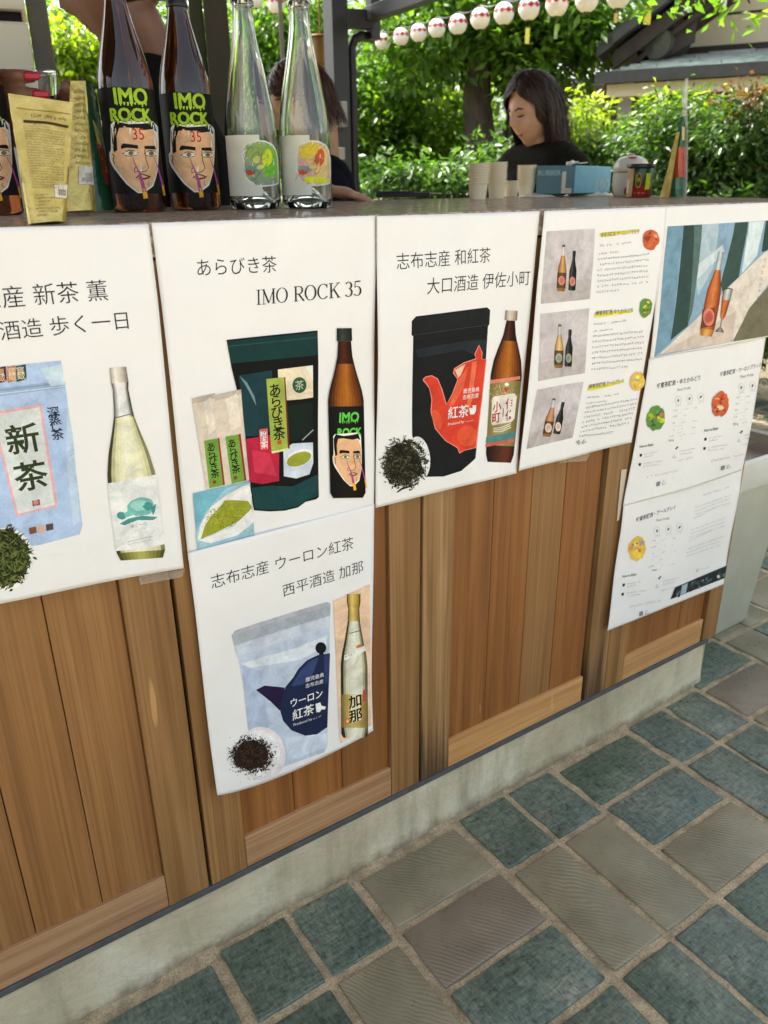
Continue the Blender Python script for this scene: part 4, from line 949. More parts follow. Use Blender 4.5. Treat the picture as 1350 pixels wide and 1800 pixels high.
for (t0, b0, t1, b1, body, lab) in (((272, 210), (256, 456), (327, 242), (314, 452), [(-1, INK(110, 66, 34)), (0, INK(206, 156, 96)), (1, INK(130, 82, 44))], INK(206, 130, 112)),
                                    ((251, 630), (243, 860), (305, 657), (294, 853), [(-1, INK(130, 100, 54)), (0, INK(222, 186, 124)), (1, INK(140, 108, 60))], INK(150, 164, 140)),
                                    ((221, 1020), (180, 1222), (268, 1040), (233, 1208), [(-1, INK(120, 76, 48)), (0, INK(206, 158, 112)), (1, INK(130, 84, 54))], INK(222, 196, 176))):
    pr = [(0, 8), (.06, 9), (.2, 8), (.35, 14), (.5, 22), (.6, 24), (.97, 23), (1, 19)]
    a.bottle(t0, b0, pr, [(0, .05, [(-1, INK(90, 80, 70)), (1, INK(110, 96, 80))]), (.05, .24, [(-1, INK(160, 156, 150)), (0, INK(214, 210, 206)), (1, INK(150, 146, 142))]), (.24, .6, body), (.6, .93, [(-1, INK(70, 48, 30)), (0, INK(104, 76, 48)), (1, INK(70, 46, 30))]), (.93, 1, [(-1, INK(150, 110, 70)), (1, INK(120, 86, 52))])], 1)
    a.bottle(t1, b1, [(0, 8), (.08, 9), (.2, 7), (.35, 12), (.5, 19), (.97, 19), (1, 16)], [(0, 1, [(-1, INK(18, 18, 18)), (-.3, INK(70, 72, 72)), (0, INK(26, 28, 26)), (1, INK(20, 20, 20))])], 1)
    for (x, y), (x1, y1), rx in ((t0, b0, 18), (t1, b1, 15)): a.ell(x + (x1 - x) * .77, y + (y1 - y) * .77, rx, 25, lab, 14); a.ell(x + (x1 - x) * .77, y + (y1 - y) * .77, rx * .6, 15, tuple(c * .75 for c in lab), 10, .3, .4)
P5.put(a, 'printed_bottles')
a = P5.art(900, 360, 3.0)
for (x, y, x1, y1, tx, sd) in ((466, 170, 668, 152, '蜂蜜茶醸酒 ウーロンブラック', 1), (438, 584, 634, 566, '蜂蜜茶醸酒 ゆたかみどり', 2), (402, 970, 586, 936, '蜂蜜茶醸酒 アールグレイ', 3)):
    up_ = 14 if sd == 1 else 2
    a.poly([(x - 4, y - up_ - 8), (x1, y1 - up_ - 10), (x1 + 3, y1 - up_ + 2), (x + 20, y - up_ + 10), (x - 4, y - up_ + 12)], HL); a.text(tx, (x, y - 2), (x1, y1 - 2), INK(70, 70, 66), 0.008)
    a.scrib((x - 8, y + 52), (x + 62, y + 46), 13, G3, sd * 20); a.scrib((x + 84, y + 44), (x + 160, y + 34), 13, G3, sd * 20 + 1)
    a.scrib((x - 12, y + 100 - sd * 6), (x + 90, y + 90 - sd * 6), 12, G3, sd * 20 + 2)
    for r in range(7):
        yy = y + 131 + r * (29 if sd < 3 else 25) - sd * 8; xx = x - 15 - r * (1.5 if sd < 3 else 6)
        a.scrib((xx, yy), (xx + (272 if r < 6 else 130 + 60 * (sd > 1)), yy - (26 if sd < 3 else 48) * (1 if r < 6 else .5)), 13, INK(105, 105, 110), sd * 30 + r, 0.05)
a.crumbs(347, 1252, 12, 12, 30, 5, [INK(60, 60, 64), INK(120, 120, 120)], 2); a.stroke([(366, 1258), (378, 1236), (388, 1250), (366, 1258)], 3, G2)
P5.put(a, 'lettering')
for x, y, rx, ry, cc, sd in ((730, 184, 42, 55, RED, 2), (702, 543, 33, 50, GRN, 4), (658, 930, 38, 50, YEL, 6)):
    a = P5.art(900, 360, 3.0); blob(a, x, y, rx, ry, cc, sd); P5.put(a, 'printed_emblem')

# ---- pieces of sticky tape
t = NT('clear tape'); p = t.pr((0.62, 0.52, 0.40), 0.25); p.inputs['Alpha'].default_value = 0.30; TAPE = t.m
t = NT('masking tape'); t.pr((0.62, 0.53, 0.42), 0.6); MTAPE = t.m
for quad, mt, lab in ((((243, 1012), (326, 1000), (320, 1014), (246, 1028)), TAPE, 'clear tape strip under the leftmost poster corner'),
                      (((980, 806), (1038, 796), (1030, 810), (984, 814)), TAPE, 'clear tape strip under the poster with three bottle photographs'),
                      (((1092, 826), (1102, 824), (1088, 914), (1084, 916)), MTAPE, 'beige tape strip along the left edge of the sheet with green emblem')):
    m = MB(); P = [onY(x, y, FY - 0.0025) for x, y in quad]; m.add([tuple(p) for p in P] + [(p[0], p[1] - 0.0004, p[2]) for p in P], [(0, 1, 2, 3), (4, 7, 6, 5), (0, 4, 5, 1), (1, 5, 6, 2), (2, 6, 7, 3), (3, 7, 4, 0)])
    tag(m.build('tape_strip', mt), lab, 'tape', 'strips of tape')

# ================================================================== things on the counter
def glass(name, color, rough=0.0, ior=1.5, tint=None):
    t = NT(name); p = t.pr(color, rough); p.inputs['Transmission Weight'].default_value = 1.0; p.inputs['IOR'].default_value = ior
    return t.m
G_CLEAR = glass('clear bottle glass', (0.93, 0.96, 0.93)); 
t = NT('dark amber glass'); p = t.pr((0.11, 0.030, 0.008), 0.03); p.inputs['Transmission Weight'].default_value = 0.9; p.inputs['IOR'].default_value = 1.5; p.inputs['Coat Weight'].default_value = 0.3; G_AMBER = t.m
BLKCAP = plain('black bottle cap', (0.012, 0.011, 0.010), 0.35)
BLKLAB = plain('black label paper', (0.010, 0.009, 0.008), 0.5, 0.2, 60, Specular_IOR_Level=0.15)
CREAM = plain('cream label paper', (0.78, 0.745, 0.61), 0.6, 0.05, 40)
GR = 'bottles lined up on the bar'
def wrap(c, r, z0, eps=0.0006):
    """place() for art whose a is arc length from the side that faces the camera and b is height"""
    tc = -np.array(c, float); tc /= np.hypot(*tc); rt = np.array([-tc[1], tc[0]])
    def pl(a, b, l):
        th = a / r; R_ = r + eps + l * 4e-6
        q = np.array(c) + (tc * math.cos(th) + rt * math.sin(th)) * R_
        return (float(q[0]), float(q[1]), z0 + b)
    return pl
def sheet(c, r, z0, a0, a1, b0, b1, mat, name, parent, eps=0.0004, n=24):
    pl = wrap(c, r, z0, eps); m = MB()
    V = [pl(a0 + (a1 - a0) * i / n, b, 0) for i in range(n + 1) for b in (b0, b1)]
    m.add(V, [(2 * i, 2 * i + 2, 2 * i + 3, 2 * i + 1) for i in range(n)])
    o = m.build(name, mat, smooth=True); adopt(parent, o); return o

def rock_bottle(c, label):
    R_ = 0.0425; e = tag(empty('bottle', (c[0], c[1], ZT)), label, 'bottle', GR); z0 = ZT + 0.0005
    prof = [(0.0, 0.004), (0.030, 0.003), (0.037, 0.0), (0.0405, 0.0015), (R_, 0.006), (R_, 0.172), (0.0418, 0.188), (0.0395, 0.203), (0.0355, 0.220), (0.0305, 0.238), (0.0255, 0.256), (0.0205, 0.276), (0.0170, 0.292), (0.0152, 0.303), (0.0150, 0.312), (0.0, 0.312)]
    m = MB(); m.lathe([(r, z0 + z) for r, z in prof], 64, c=c); adopt(e, m.build('glass_body', G_AMBER, smooth=True, auto=50))
    m = MB(); m.lathe([(0.0, z0 + 0.334), (0.0150, z0 + 0.334), (0.0165, z0 + 0.331), (0.0165, z0 + 0.309), (0.0172, z0 + 0.308), (0.0172, z0 + 0.303), (0.0158, z0 + 0.302)], 40, c=c); adopt(e, m.build('cap', BLKCAP, smooth=True, auto=40))
    lo = sheet(c, R_, z0, -math.pi * R_ * 0.62, math.pi * R_ * 0.62, 0.028, 0.178, BLKLAB, 'label', e, 0.0004, 48)
    def T0(x, y):
        yc = 500 + y; ax = 791 - (1195 - yc) * 80 / 680; s_ = max(-0.985, min(0.985, ((605 + x) - ax - 8) / 152))
        return R_ * math.asin(s_), (1195 - yc) / 680 * 0.177
    a = Art(lambda x, y: (x, y))
    rock_words(a, T0, INK(156, 190, 44), INK(14, 18, 8)); 
    b_ = Art(lambda x, y: T0(x, y)); rock_face(b_, lambda x, y: (x, y), 1.0)
    pl = wrap(c, R_, z0, 0.0009); cuts = (np.arange(-0.07, 0.07, 0.004), np.arange(0.02, 0.18, 0.02))
    for q, nm in ((a, 'printed_words'), (b_, 'printed_face')):
        o = q.build(nm, LABM, lo, pl, cuts)
    return e
rock_bottle((0.235, 1.42), 'dark brown glass bottle cut by the left picture edge')
rock_bottle((0.450, 1.378), 'dark brown IMO ROCK bottle beside the gold pouches')
rock_bottle((0.557, 1.402), 'dark brown IMO ROCK bottle next to the clear bottles')

def clear_bottle(c, label, seed, pal):
    R_ = 0.0445; z0 = ZT + 0.0005; e = tag(empty('bottle', (c[0], c[1], ZT)), label, 'bottle', GR)
    outer = [(0.0, 0.030), (0.010, 0.028), (0.022, 0.018), (0.032, 0.004), (0.037, 0.0), (0.0425, 0.003), (R_, 0.010), (R_, 0.112), (0.0440, 0.124), (0.0425, 0.140), (0.0395, 0.162), (0.0355, 0.184), (0.0305, 0.208), (0.0255, 0.232), (0.0212, 0.255), (0.0180, 0.278), (0.0165, 0.300), (0.0160, 0.306), (0.0185, 0.307), (0.0188, 0.313), (0.0168, 0.315), (0.0160, 0.318), (0.0160, 0.3215), (0.0148, 0.323)]
    inner = [(0.0122, 0.3215), (0.0122, 0.300), (0.0138, 0.278), (0.0172, 0.255), (0.0214, 0.232), (0.0264, 0.208), (0.0314, 0.184), (0.0354, 0.162), (0.0386, 0.140), (0.0402, 0.124), (0.0408, 0.112), (0.0408, 0.016), (0.0380, 0.011), (0.030, 0.014), (0.021, 0.026), (0.010, 0.035), (0.0, 0.037)]
    m = MB(); m.lathe([(r, z0 + z) for r, z in outer + inner], 72, c=c); adopt(e, m.build('glass_body', G_CLEAR, smooth=True, auto=60))
    lab = sheet(c, R_, z0, R_ * -1.28, R_ * (0.30 if seed == 1 else 0.18), 0.022, 0.116, CREAM, 'back_label', e, 0.0005)
    # torn-edged painted sticker
    a = Art(lambda x, y: (x, y)); rr = random.Random(seed)
    # drawn in a unit square, x right, y up, then wrapped
    T = lambda x, y: (R_ * math.asin(min(0.985, -0.36 + 1.30 * x)), 0.036 + 0.072 * y)
    def P(pts): return [T(*p) for p in pts]
    edge = [(0.0, .42), (-.03, .34), (.05, .30), (.02, .22), (.12, .12), (.30, .02), (.55, .0), (.80, .02), (.97, .06), (1.0, .3), (1.0, .62), (.96, .80), (.86, .92), (.66, .99), (.44, 1.0), (.28, .95), (.06, .90), (.08, .80), (-.02, .70), (.02, .58)]
    a.poly(P(edge), INK(232, 230, 220)); a.poly(P([(0.5 + (x - .5) * .94, 0.5 + (y - .5) * .94) for x, y in edge]), pal[0])
    for P_, c_ in (([(.05, .88), (.40, .96), (.66, .94), (.70, .75), (.40, .62), (.08, .60)], pal[1]), ([(.0, .44), (.30, .46), (.50, .38), (.30, .30), (.06, .30)], pal[2]), ([(.62, .90), (.86, .86), (.95, .62), (.97, .22), (.60, .18), (.52, .40), (.70, .55)], pal[3]),
                   ([(.50, .60), (.70, .86), (.84, .74), (.80, .50), (.62, .42)], pal[4]), ([(.02, .36), (.26, .38), (.34, .28), (.10, .24)], pal[5]), ([(.14, .20), (.30, .06), (.70, .04), (.96, .08), (.96, .18), (.50, .22)], pal[6]), ([(.24, .56), (.42, .70), (.52, .62), (.40, .48)], pal[7]), ([(.34, .42), (.56, .50), (.62, .42), (.44, .36)], pal[7])):
        n_ = len(P_); S_ = []
        for k in range(n_):                     # rounded by corner cutting
            p, q = P_[k], P_[(k + 1) % n_]; S_ += [(p[0] * .75 + q[0] * .25, p[1] * .75 + q[1] * .25), (p[0] * .25 + q[0] * .75, p[1] * .25 + q[1] * .75)]
        a.poly(P(S_), c_)
    for k in range(9):
        x, y = rr.uniform(.15, .8), rr.uniform(.2, .85); pts = [(x + .06 * i * math.cos(i * .5 + k), y + .05 * i * math.sin(i * .7 + k)) for i in range(5)]
        a.stroke(P(pts), 0.0006, pal[8])
    o = a.build('painted_sticker', LABM, None, wrap(c, R_, z0, 0.0012), (np.arange(-.06, .08, .004), np.arange(0.02, 0.12, .02))); adopt(e, o)
    return e
clear_bottle((0.6495, 1.356), 'clear glass bottle with green painted sticker', 1, [INK(150, 160, 120), INK(150, 170, 90), INK(110, 150, 140), INK(120, 190, 60), INK(214, 222, 50), INK(196, 80, 40), INK(140, 156, 130), INK(206, 206, 110), INK(70, 90, 60)])
clear_bottle((0.7375, 1.327), 'clear glass bottle with yellow and orange painted sticker', 2, [INK(214, 170, 150), INK(232, 196, 60), INK(140, 150, 150), INK(230, 190, 120), INK(206, 90, 50), INK(206, 80, 40), INK(226, 220, 50), INK(236, 200, 100), INK(150, 90, 50)])

# ---- foil pouches
t = NT('gold foil pouch'); p = t.pr((0.50, 0.40, 0.15), 0.28, Metallic=0.55); v = t.coords(); n1 = t.noise(v, 45, 4, 0.6); t.bump(n1, 0.5, 0.006)
t.l(t.ramp(n1, [(0.3, (0.46, 0.33, 0.07)), (0.7, (0.66, 0.52, 0.17))]), p.inputs['Base Color']); GOLD = t.m
t = NT('dark green foil pouch'); p = t.pr((0.02, 0.09, 0.045), 0.22); v = t.coords(); t.bump(t.noise(v, 60, 3), 0.4, 0.005); GFOIL = t.m
CLEARFOIL = plain('clear film', (0.75, 0.78, 0.72), 0.15); CLEARFOIL.node_tree.nodes['Principled BSDF'].inputs['Alpha'].default_value = 0.45
def pouch(quad, Ys, depth, mat, label, name='pouch', n=14, group=None, bottom_gusset=True):
    """quad: sight lines TL TR BR BL, each at its own y; a stand-up pouch that swells towards its foot"""
    C4 = [onY(x, y, Y) for (x, y), Y in zip(quad, Ys)]
    nrm = np.cross(C4[1] - C4[0], C4[3] - C4[0]); nrm /= np.linalg.norm(nrm)
    if nrm[1] > 0: nrm = -nrm
    def S(u, v): return (C4[0] * (1 - u) + C4[1] * u) * (1 - v) + (C4[3] * (1 - u) + C4[2] * u) * v
    def bulge(u, v): return depth * (0.10 + 0.9 * v) * math.sin(math.pi * min(max(u, 0.0), 1.0)) ** 0.6 * min(1, (v * 5) + 0.1) * (1.0 if v < 0.92 else 1.0) + 0.0015 * math.sin(9 * u + 14 * v) * math.sin(7 * v)
    e = tag(empty(name, tuple(S(.5, 1))), label, 'pouch', group)
    m = MB(); F = [[S(i / n, j / n) + nrm * bulge(i / n, j / n) for i in range(n + 1)] for j in range(n + 1)]; B = [[S(i / n, j / n) - nrm * bulge(i / n, j / n) * 0.9 for i in range(n + 1)] for j in range(n + 1)]
    V = [tuple(p) for r in F for p in r] + [tuple(p) for r in B for p in r]; N = (n + 1) * (n + 1)
    fs = []
    for j in range(n):
        for i in range(n):
            k = j * (n + 1) + i; fs.append((k, k + 1, k + n + 2, k + n + 1)); fs.append((N + k, N + k + n + 1, N + k + n + 2, N + k + 1))
    rim = [i for i in range(n + 1)] + [j * (n + 1) + n for j in range(1, n + 1)] + [n * (n + 1) + i for i in range(n - 1, -1, -1)] + [j * (n + 1) for j in range(n - 1, 0, -1)]
    for a_, b_ in zip(rim, rim[1:] + rim[:1]): fs.append((a_, b_, N + b_, N + a_))
    m.add(V, fs); o = m.build('bag', mat, smooth=True, auto=60); adopt(e, o)
    def place(a, b, l):
        u, v = a * 10, b * 10; q = S(u, v) + nrm * (bulge(u, v) + 0.0007 + l * 8e-6); return tuple(q)
    def put(art, nm):
        o2 = art.build(nm, LABM, None, place, (np.arange(0, .1, .0075), np.arange(0, .1, .0075))); o2.parent = o; return o2
    return e, put
UVT = lambda x, y: (x * 0.1, y * 0.1)
e, put = pouch([(14, 164), (128, 180), (116, 391), (50, 395)], (0.985, 0.985, 0.955, 0.955), 0.010, GOLD, 'gold foil tea pouch with printed back panel at the counter edge')
a = Art(UVT); gi = INK(70, 50, 20)
a.stroke([(.10, .105), (.98, .10)], .006, INK(150, 120, 50)); a.stroke([(.18, .20), (.95, .205)], .02, INK(60, 46, 18))
a.scrib((.32, .165), (.9, .17), .035, gi, 1); 
for k in range(24): a.scrib((.17, .245 + k * .021), (.17 + (.72 if k % 7 else .5), .247 + k * .021), .016, gi if k not in (0, 7) else INK(130, 60, 30), 10 + k, .1)
for k in range(7): a.scrib((.2, .79 + k * .027), (.2 + (.32, .6, .4, .25, .6, .55, .3)[k], .79 + k * .027), .02, gi, 50 + k, .1)
put(a, 'printed_panel')
a = Art(UVT); a.poly([(.66, .70), (.98, .69), (.98, .80), (.67, .81)], INK(206, 200, 184))
for k in range(13): a.poly([(.74 + k * .016, .735), (.74 + k * .016 + .005 + .006 * (k * 7 % 3) / 2, .735), (.74 + k * .016 + .005 + .006 * (k * 7 % 3) / 2, .785), (.74 + k * .016, .785)], INK(30, 28, 26))
put(a, 'barcode_sticker')
e, put = pouch([(124, 142), (150, 142), (169, 372), (112, 373)], (1.33, 1.34, 1.30, 1.27), 0.012, GOLD, 'narrow gold pouch standing behind the printed gold pouch')
a = Art(UVT); 
for k in range(12): a.scrib((.2, .1 + k * .05), (.85, .1 + k * .05), .03, gi, 80 + k, .15)
a.poly([(.35, .66), (.92, .66), (.92, .80), (.35, .80)], INK(206, 200, 184))
for k in range(11): a.poly([(.42 + k * .04, .71), (.435 + k * .04, .71), (.435 + k * .04, .78), (.42 + k * .04, .78)], INK(30, 28, 26))
put(a, 'barcode_sticker')
e, put = pouch([(138, 132), (166, 150), (204, 370), (160, 371)], (1.42, 1.44, 1.42, 1.40), 0.014, GFOIL, 'dark green foil pouch with leaf print beside the brown bottle')
a = Art(UVT); a.poly([(.35, .30), (.6, .36), (.62, .48), (.45, .52)], INK(200, 190, 110)); a.poly([(.35, .46), (.75, .52), (.8, .78), (.5, .80), (.4, .62)], INK(150, 60, 40)); a.poly([(.5, .56), (.7, .58), (.7, .7), (.55, .7)], INK(196, 110, 60)); put(a, 'printed_leaf')

# ---- stacks of paper cups
CUP = plain('cream paper cup', (0.92, 0.79, 0.55), 0.6, 0.02, 60)
def cup_mesh():
    m = MB(); m.lathe([(0.0, 0.002), (0.0200, 0.002), (0.0210, 0.0), (0.0262, 0.0395), (0.0284, 0.0395), (0.0294, 0.0408), (0.0290, 0.0425), (0.0270, 0.0425), (0.0255, 0.0405), (0.0204, 0.004), (0.0, 0.004)], 40)
    o = m.build('paper_cup', CUP, smooth=True, auto=50); return o
cup0 = cup_mesh(); first = True
def cups(px, py, n, lab):
    global first
    P = onZ(px, py, ZT); d = np.array([P[0], P[1]]); d = d / np.hypot(*d); P = P + np.array([d[0], d[1], 0]) * 0.02
    for k in range(n):
        o = cup0 if first else cup0.copy()
        if not first: COL.objects.link(o)
        first = False
        o.location = (P[0] + random.uniform(-.0006, .0006), P[1] + random.uniform(-.0006, .0006), ZT + 0.0003 + k * 0.0068); o.rotation_euler = (0, 0, random.random() * 6)
        nth = 'lowest' if k == 0 else 'topmost' if k == n - 1 else ('', 'second', 'third', 'fourth', 'fifth', 'sixth', 'seventh', 'eighth', 'ninth')[k] + ' from the bottom'
        tag(o, f'cream paper cup, {nth} in {lab}', 'cup', f'cups of {lab}')
cups(840, 351, 8, 'the leftmost cup stack'); cups(872.5, 349, 9, 'the tall cup stack, second from left')
cups(924, 347.5, 8, 'the cup stack beside the blue box'); cups(897.5, 346, 2, 'the short cup stack behind the others')

# ---- glove box, spoon, bags
BOXB = plain('blue carton', (0.16, 0.38, 0.48), 0.55, 0.06, 30); BOXD = plain('grey blue carton side', (0.10, 0.19, 0.21), 0.55, 0.06, 30)
b0 = onZ(1008, 346.5, ZT); bx = tag(empty('glove_box', (b0[0], b0[1], ZT)), 'blue cardboard glove box lettered RUBBER L 100 behind the paper cups', 'box')
zb = ZT + 0.010; fl = onY(942, 336, b0[1] + 0.06); fr = onY(1072, 333, b0[1] + 0.10)
cc = np.array([b0[0], b0[1]]); dl = np.array([fl[0], fl[1]]) - cc; dr = np.array([fr[0], fr[1]]) - cc
far = cc + dl + dr; H = 0.078
m = MB(); pts = [cc, cc + dr, far, cc + dl]
m.add([(p[0], p[1], zb) for p in pts] + [(p[0], p[1], zb + H) for p in pts], [(0, 3, 2, 1), (4, 5, 6, 7), (0, 1, 5, 4), (1, 2, 6, 5), (2, 3, 7, 6)], 0); m.add([(p[0], p[1], z) for p in (cc, cc + dl) for z in (zb, zb + H)], [(0, 2, 3, 1)], 1)
adopt(bx, m.build('carton', [BOXB, BOXD], bevel=0.002))
def side_art(org, dirv, L, flip):
    d = np.array(dirv) / np.hypot(*dirv); nn = np.array([d[1], -d[0]]); nn = nn if nn @ (-org) > 0 else -nn
    return lambda a, b, l: (org[0] + d[0] * a + nn[0] * (0.0006 + l * 1e-5), org[1] + d[1] * a + nn[1] * (0.0006 + l * 1e-5), zb + b)
Ld = float(np.hypot(*dl)); Lr = float(np.hypot(*dr))
a = Art(lambda x, y: (Ld * x, H * y)); a.text('RUBBER', (.03, .66), (.63, .66), INK(150, 176, 180), .02, 1.0); a.text('L', (.66, .06), (.93, .06), INK(196, 190, 170), .05, 1.25);
a.v = [(x, y, l) for x, y, l in a.v]; o = a.build('lettering', LABM, None, side_art(cc + dl, -dl, Ld, 1)); adopt(bx, o)
a = Art(lambda x, y: (Lr * x, H * y)); a.text('100', (.58, .10), (.97, .10), INK(150, 170, 176), .04, .55); o = a.build('lettering', LABM, None, side_art(cc, dr, Lr, 0)); adopt(bx, o)
SPOON = plain('cream plastic', (0.78, 0.70, 0.55), 0.4)
m = MB(); sA = cc + dl * .30 + dr * .10; sB = cc + dr * .72 + dl * .30; ax = (sB - sA); ax = ax / np.hypot(*ax); px_ = np.array([-ax[1], ax[0]])
rows = []; prof = [(0, .004), (.012, .014), (.03, .0185), (.05, .015), (.066, .006), (.08, .0042), (.13, .005), (.142, .004)]
for s_, w_2 in prof:
    zz = zb + H + 0.004 + 0.008 * (s_ / .14) + (0.010 * math.sin(min(1, s_ / .06) * math.pi) if s_ < .066 else 0)
    rows.append([tuple(np.append(sA + ax * s_ + px_ * w_2 * q, zz - (0.0 if abs(q) < .5 else .004 if s_ < .066 else 0.001))) for q in (-1, -.5, 0, .5, 1)])
V = [p for r in rows for p in r]; m.add(V, [(i * 5 + j, i * 5 + j + 1, i * 5 + j + 6, i * 5 + j + 5) for i in range(len(prof) - 1) for j in range(4)])
o = tag(m.build('spoon', SPOON, smooth=True), 'cream plastic spoon lying face down on the blue box', 'spoon'); mo = o.modifiers.new('t', 'SOLIDIFY'); mo.thickness = 0.0012
BAG = plain('thin white plastic', (0.70, 0.64, 0.52), 0.3, 0.06, 40)
def crumple(cx, cy, lx, ly, h, rot, label, seed):
    r = random.Random(seed); m = MB(); n1, n2 = 18, 9; V = []
    for i in range(n1 + 1):
        for j in range(n2 + 1):
            u, v = i / n1 * 2 - 1, j / n2 * 2 - 1; x, y = u * lx * (1 + .06 * math.sin(5 * v + seed)), v * ly * (1 + .12 * math.sin(7 * u + seed))
            z = ZT + 0.0012 + h * max(0, 1 - u * u) ** .5 * max(0, 1 - v * v) ** .5 * (.45 + .55 * abs(math.sin(4 * u + 6 * v + seed) * math.cos(9 * u - 3 * v))) + r.uniform(0, .0015)
            V.append((cx + x * math.cos(rot) - y * math.sin(rot), cy + x * math.sin(rot) + y * math.cos(rot), z))
    m.add(V, [(i * (n2 + 1) + j, (i + 1) * (n2 + 1) + j, (i + 1) * (n2 + 1) + j + 1, i * (n2 + 1) + j + 1) for i in range(n1) for j in range(n2)])
    o = tag(m.build('plastic_bag', BAG, smooth=True), label, 'bag'); mo = o.modifiers.new('t', 'SOLIDIFY'); mo.thickness = 0.0006
g0 = onZ(975, 347, ZT); crumple(g0[0] - .01, g0[1] + .05, .075, .04, .014, .2, 'crumpled white plastic bag beside the cups and in front of the blue box', 1)
g0 = onZ(1045, 345, ZT); crumple(g0[0] + .0, g0[1] + .02, .075, .035, .014, -.5, 'flattened white plastic bag under the blue box corner', 4)

# ---- wrapped jar with red spots, lidded jar, slim pouch, phone
t = NT('white ceramic with red spots'); p = t.pr((0.7,) * 3, 0.25); v = t.coords()
vo = t.n('ShaderNodeTexVoronoi'); vo.inputs['Scale'].default_value = 26; t.l(v, vo.inputs['Vector'])
t.l(t.mix(t.ramp(vo.outputs['Distance'], [(0.30, 1.0), (0.36, 0.0)]), (0.66, 0.63, 0.55), (0.42, 0.045, 0.03)), p.inputs['Base Color']); SPOT = t.m
def put_at(px, py, back=0.0):
    P = onZ(px, py, ZT); d = P[:2] / np.hypot(*P[:2]); return (P[0] + d[0] * back, P[1] + d[1] * back)
c = put_at(1104, 347.0, 0.055); e = tag(empty('spotted_jar', (*c, ZT)), 'white round jar with red spots behind the black lidded jar', 'jar')
m = MB(); m.lathe([(0, .001), (.036, .001), (.043, .006), (.0465, .03), (.0475, .055), (.0465, .07)], 40); o = m.build('jar_body', SPOT, e, smooth=True)
m = MB(); m.lathe([(.0485, .068), (.050, .072), (.050, .078), (.047, .086), (.040, .097), (.028, .105), (.012, .108), (0, .108)], 40); o = m.build('wrapped_lid', SPOT, e, smooth=True)
m = MB(); m.lathe([(.0478, .064), (.0495, .0655), (.0495, .068), (.0478, .069)], 40); m.build('rim_band', plain('gold band', (.45, .33, .15), .35), e, smooth=True)
c = put_at(1122, 348, 0.034); e = tag(empty('lidded_jar', (*c, ZT)), 'green and red labelled jar with a flat black lid', 'jar')
GJ = plain('dark green jar', (0.015, 0.06, 0.03), 0.2)
m = MB(); m.lathe([(0, .001), (.030, .001), (.033, .004), (.033, .070), (.031, .074), (0, .074)], 40); m.build('jar_body', GJ, e, smooth=True, auto=45)
m = MB(); m.lathe([(0, .083), (.036, .083), (.0375, .081), (.0375, .075), (.035, .0735), (0, .0735)], 40); m.build('lid', BLKCAP, e, smooth=True, auto=45)
a = Art(lambda x, y: (x, y)); pw = wrap(c, .033, ZT, .0006)
a.poly([(-.045, .003), (-.018, .003), (-.018, .072), (-.045, .072)], INK(196, 160, 110)); a.poly([(-.044, .012), (-.03, .012), (-.03, .045), (-.044, .045)], INK(206, 200, 190)); a.poly([(-.016, .003), (.030, .003), (.030, .030), (-.016, .032)], INK(150, 36, 24)); a.ell(-.004, .043, .008, .019, INK(200, 150, 60), 18); a.ell(-.004, .043, .0062, .016, INK(60, 80, 30), 16); a.text('茶', (-.009, .04), (.001, .04), INK(226, 190, 80)); a.poly([(.014, .020), (.028, .021), (.029, .060), (.015, .060)], INK(206, 216, 50)); a.scrib((.0175, .026), (.0178, .055), .006, INK(60, 80, 20), 3); a.scrib((-.012, .014), (.014, .014), .004, INK(226, 200, 180), 4)
o = a.build('printed_label', LABM, None, pw, (np.arange(-.06, .06, .004), [])); o.parent = e; o.matrix_parent_inverse = Matrix.Translation(-Vector(e.location))
# slim pouch seen nearly edge-on, clear film at the top
e = tag(empty('slim_pouch', tuple(onZ(1190, 346, ZT))), 'tall slim green and red tea pouch with clear twisted top, right end of the bar', 'pouch'); Yp = 1.38
GRNP = plain('green printed foil', (0.012, 0.11, 0.055), 0.22); REDP = plain('red printed foil', (0.42, 0.055, 0.025), 0.25)
def prism(rows, name, mat, th):
    """rows: (xl, xr, y) sight lines at Yp"""
    m = MB(); n_ = len(rows); V = []
    for xl, xr, y in rows:
        A_, B_ = onY(xl, y, Yp), onY(xr, y, Yp + .01); w_3 = th * (rows.index((xl, xr, y)) + 1) / n_ + .002
        V += [A_ + np.array([0, -w_3, 0]), B_ + np.array([0, -w_3 * .3, 0]), B_ + np.array([0, w_3, 0]), A_ + np.array([0, w_3, 0])]
    m.add([tuple(p) for p in V], [tuple(range(4)), tuple(range(4 * n_ - 4, 4 * n_))] + [(4 * i + k, 4 * i + (k + 1) % 4, 4 * i + 4 + (k + 1) % 4, 4 * i + 4 + k) for i in range(n_ - 1) for k in range(4)])
    o = m.build(name, mat); adopt(e, o)
prism([(1199, 1203, 205), (1194, 1206, 230), (1190, 1205, 258)], 'upper_panel', GRNP, .006); prism([(1190, 1205, 258.2), (1186, 1204, 290), (1184, 1203, 312)], 'red_panel', REDP, .012); prism([(1184, 1203, 312.2), (1180, 1202, 332), (1178, 1199, 346)], 'foot_panel', GRNP, .016)
prism([(1192, 1193.5, 232), (1182, 1186, 280), (1174, 1180, 320), (1167, 1177, 347)], 'gold_side', GOLD, .012); prism([(1206, 1209, 138), (1201, 1209, 165), (1200, 1208, 180), (1203, 1207, 195), (1199, 1208, 205)], 'clear_top', CLEARFOIL, .003); prism([(1204.5, 1208, 206), (1206, 1208.5, 240), (1204, 1208, 300), (1200, 1206, 346)], 'clear_edge', CLEARFOIL, .004)
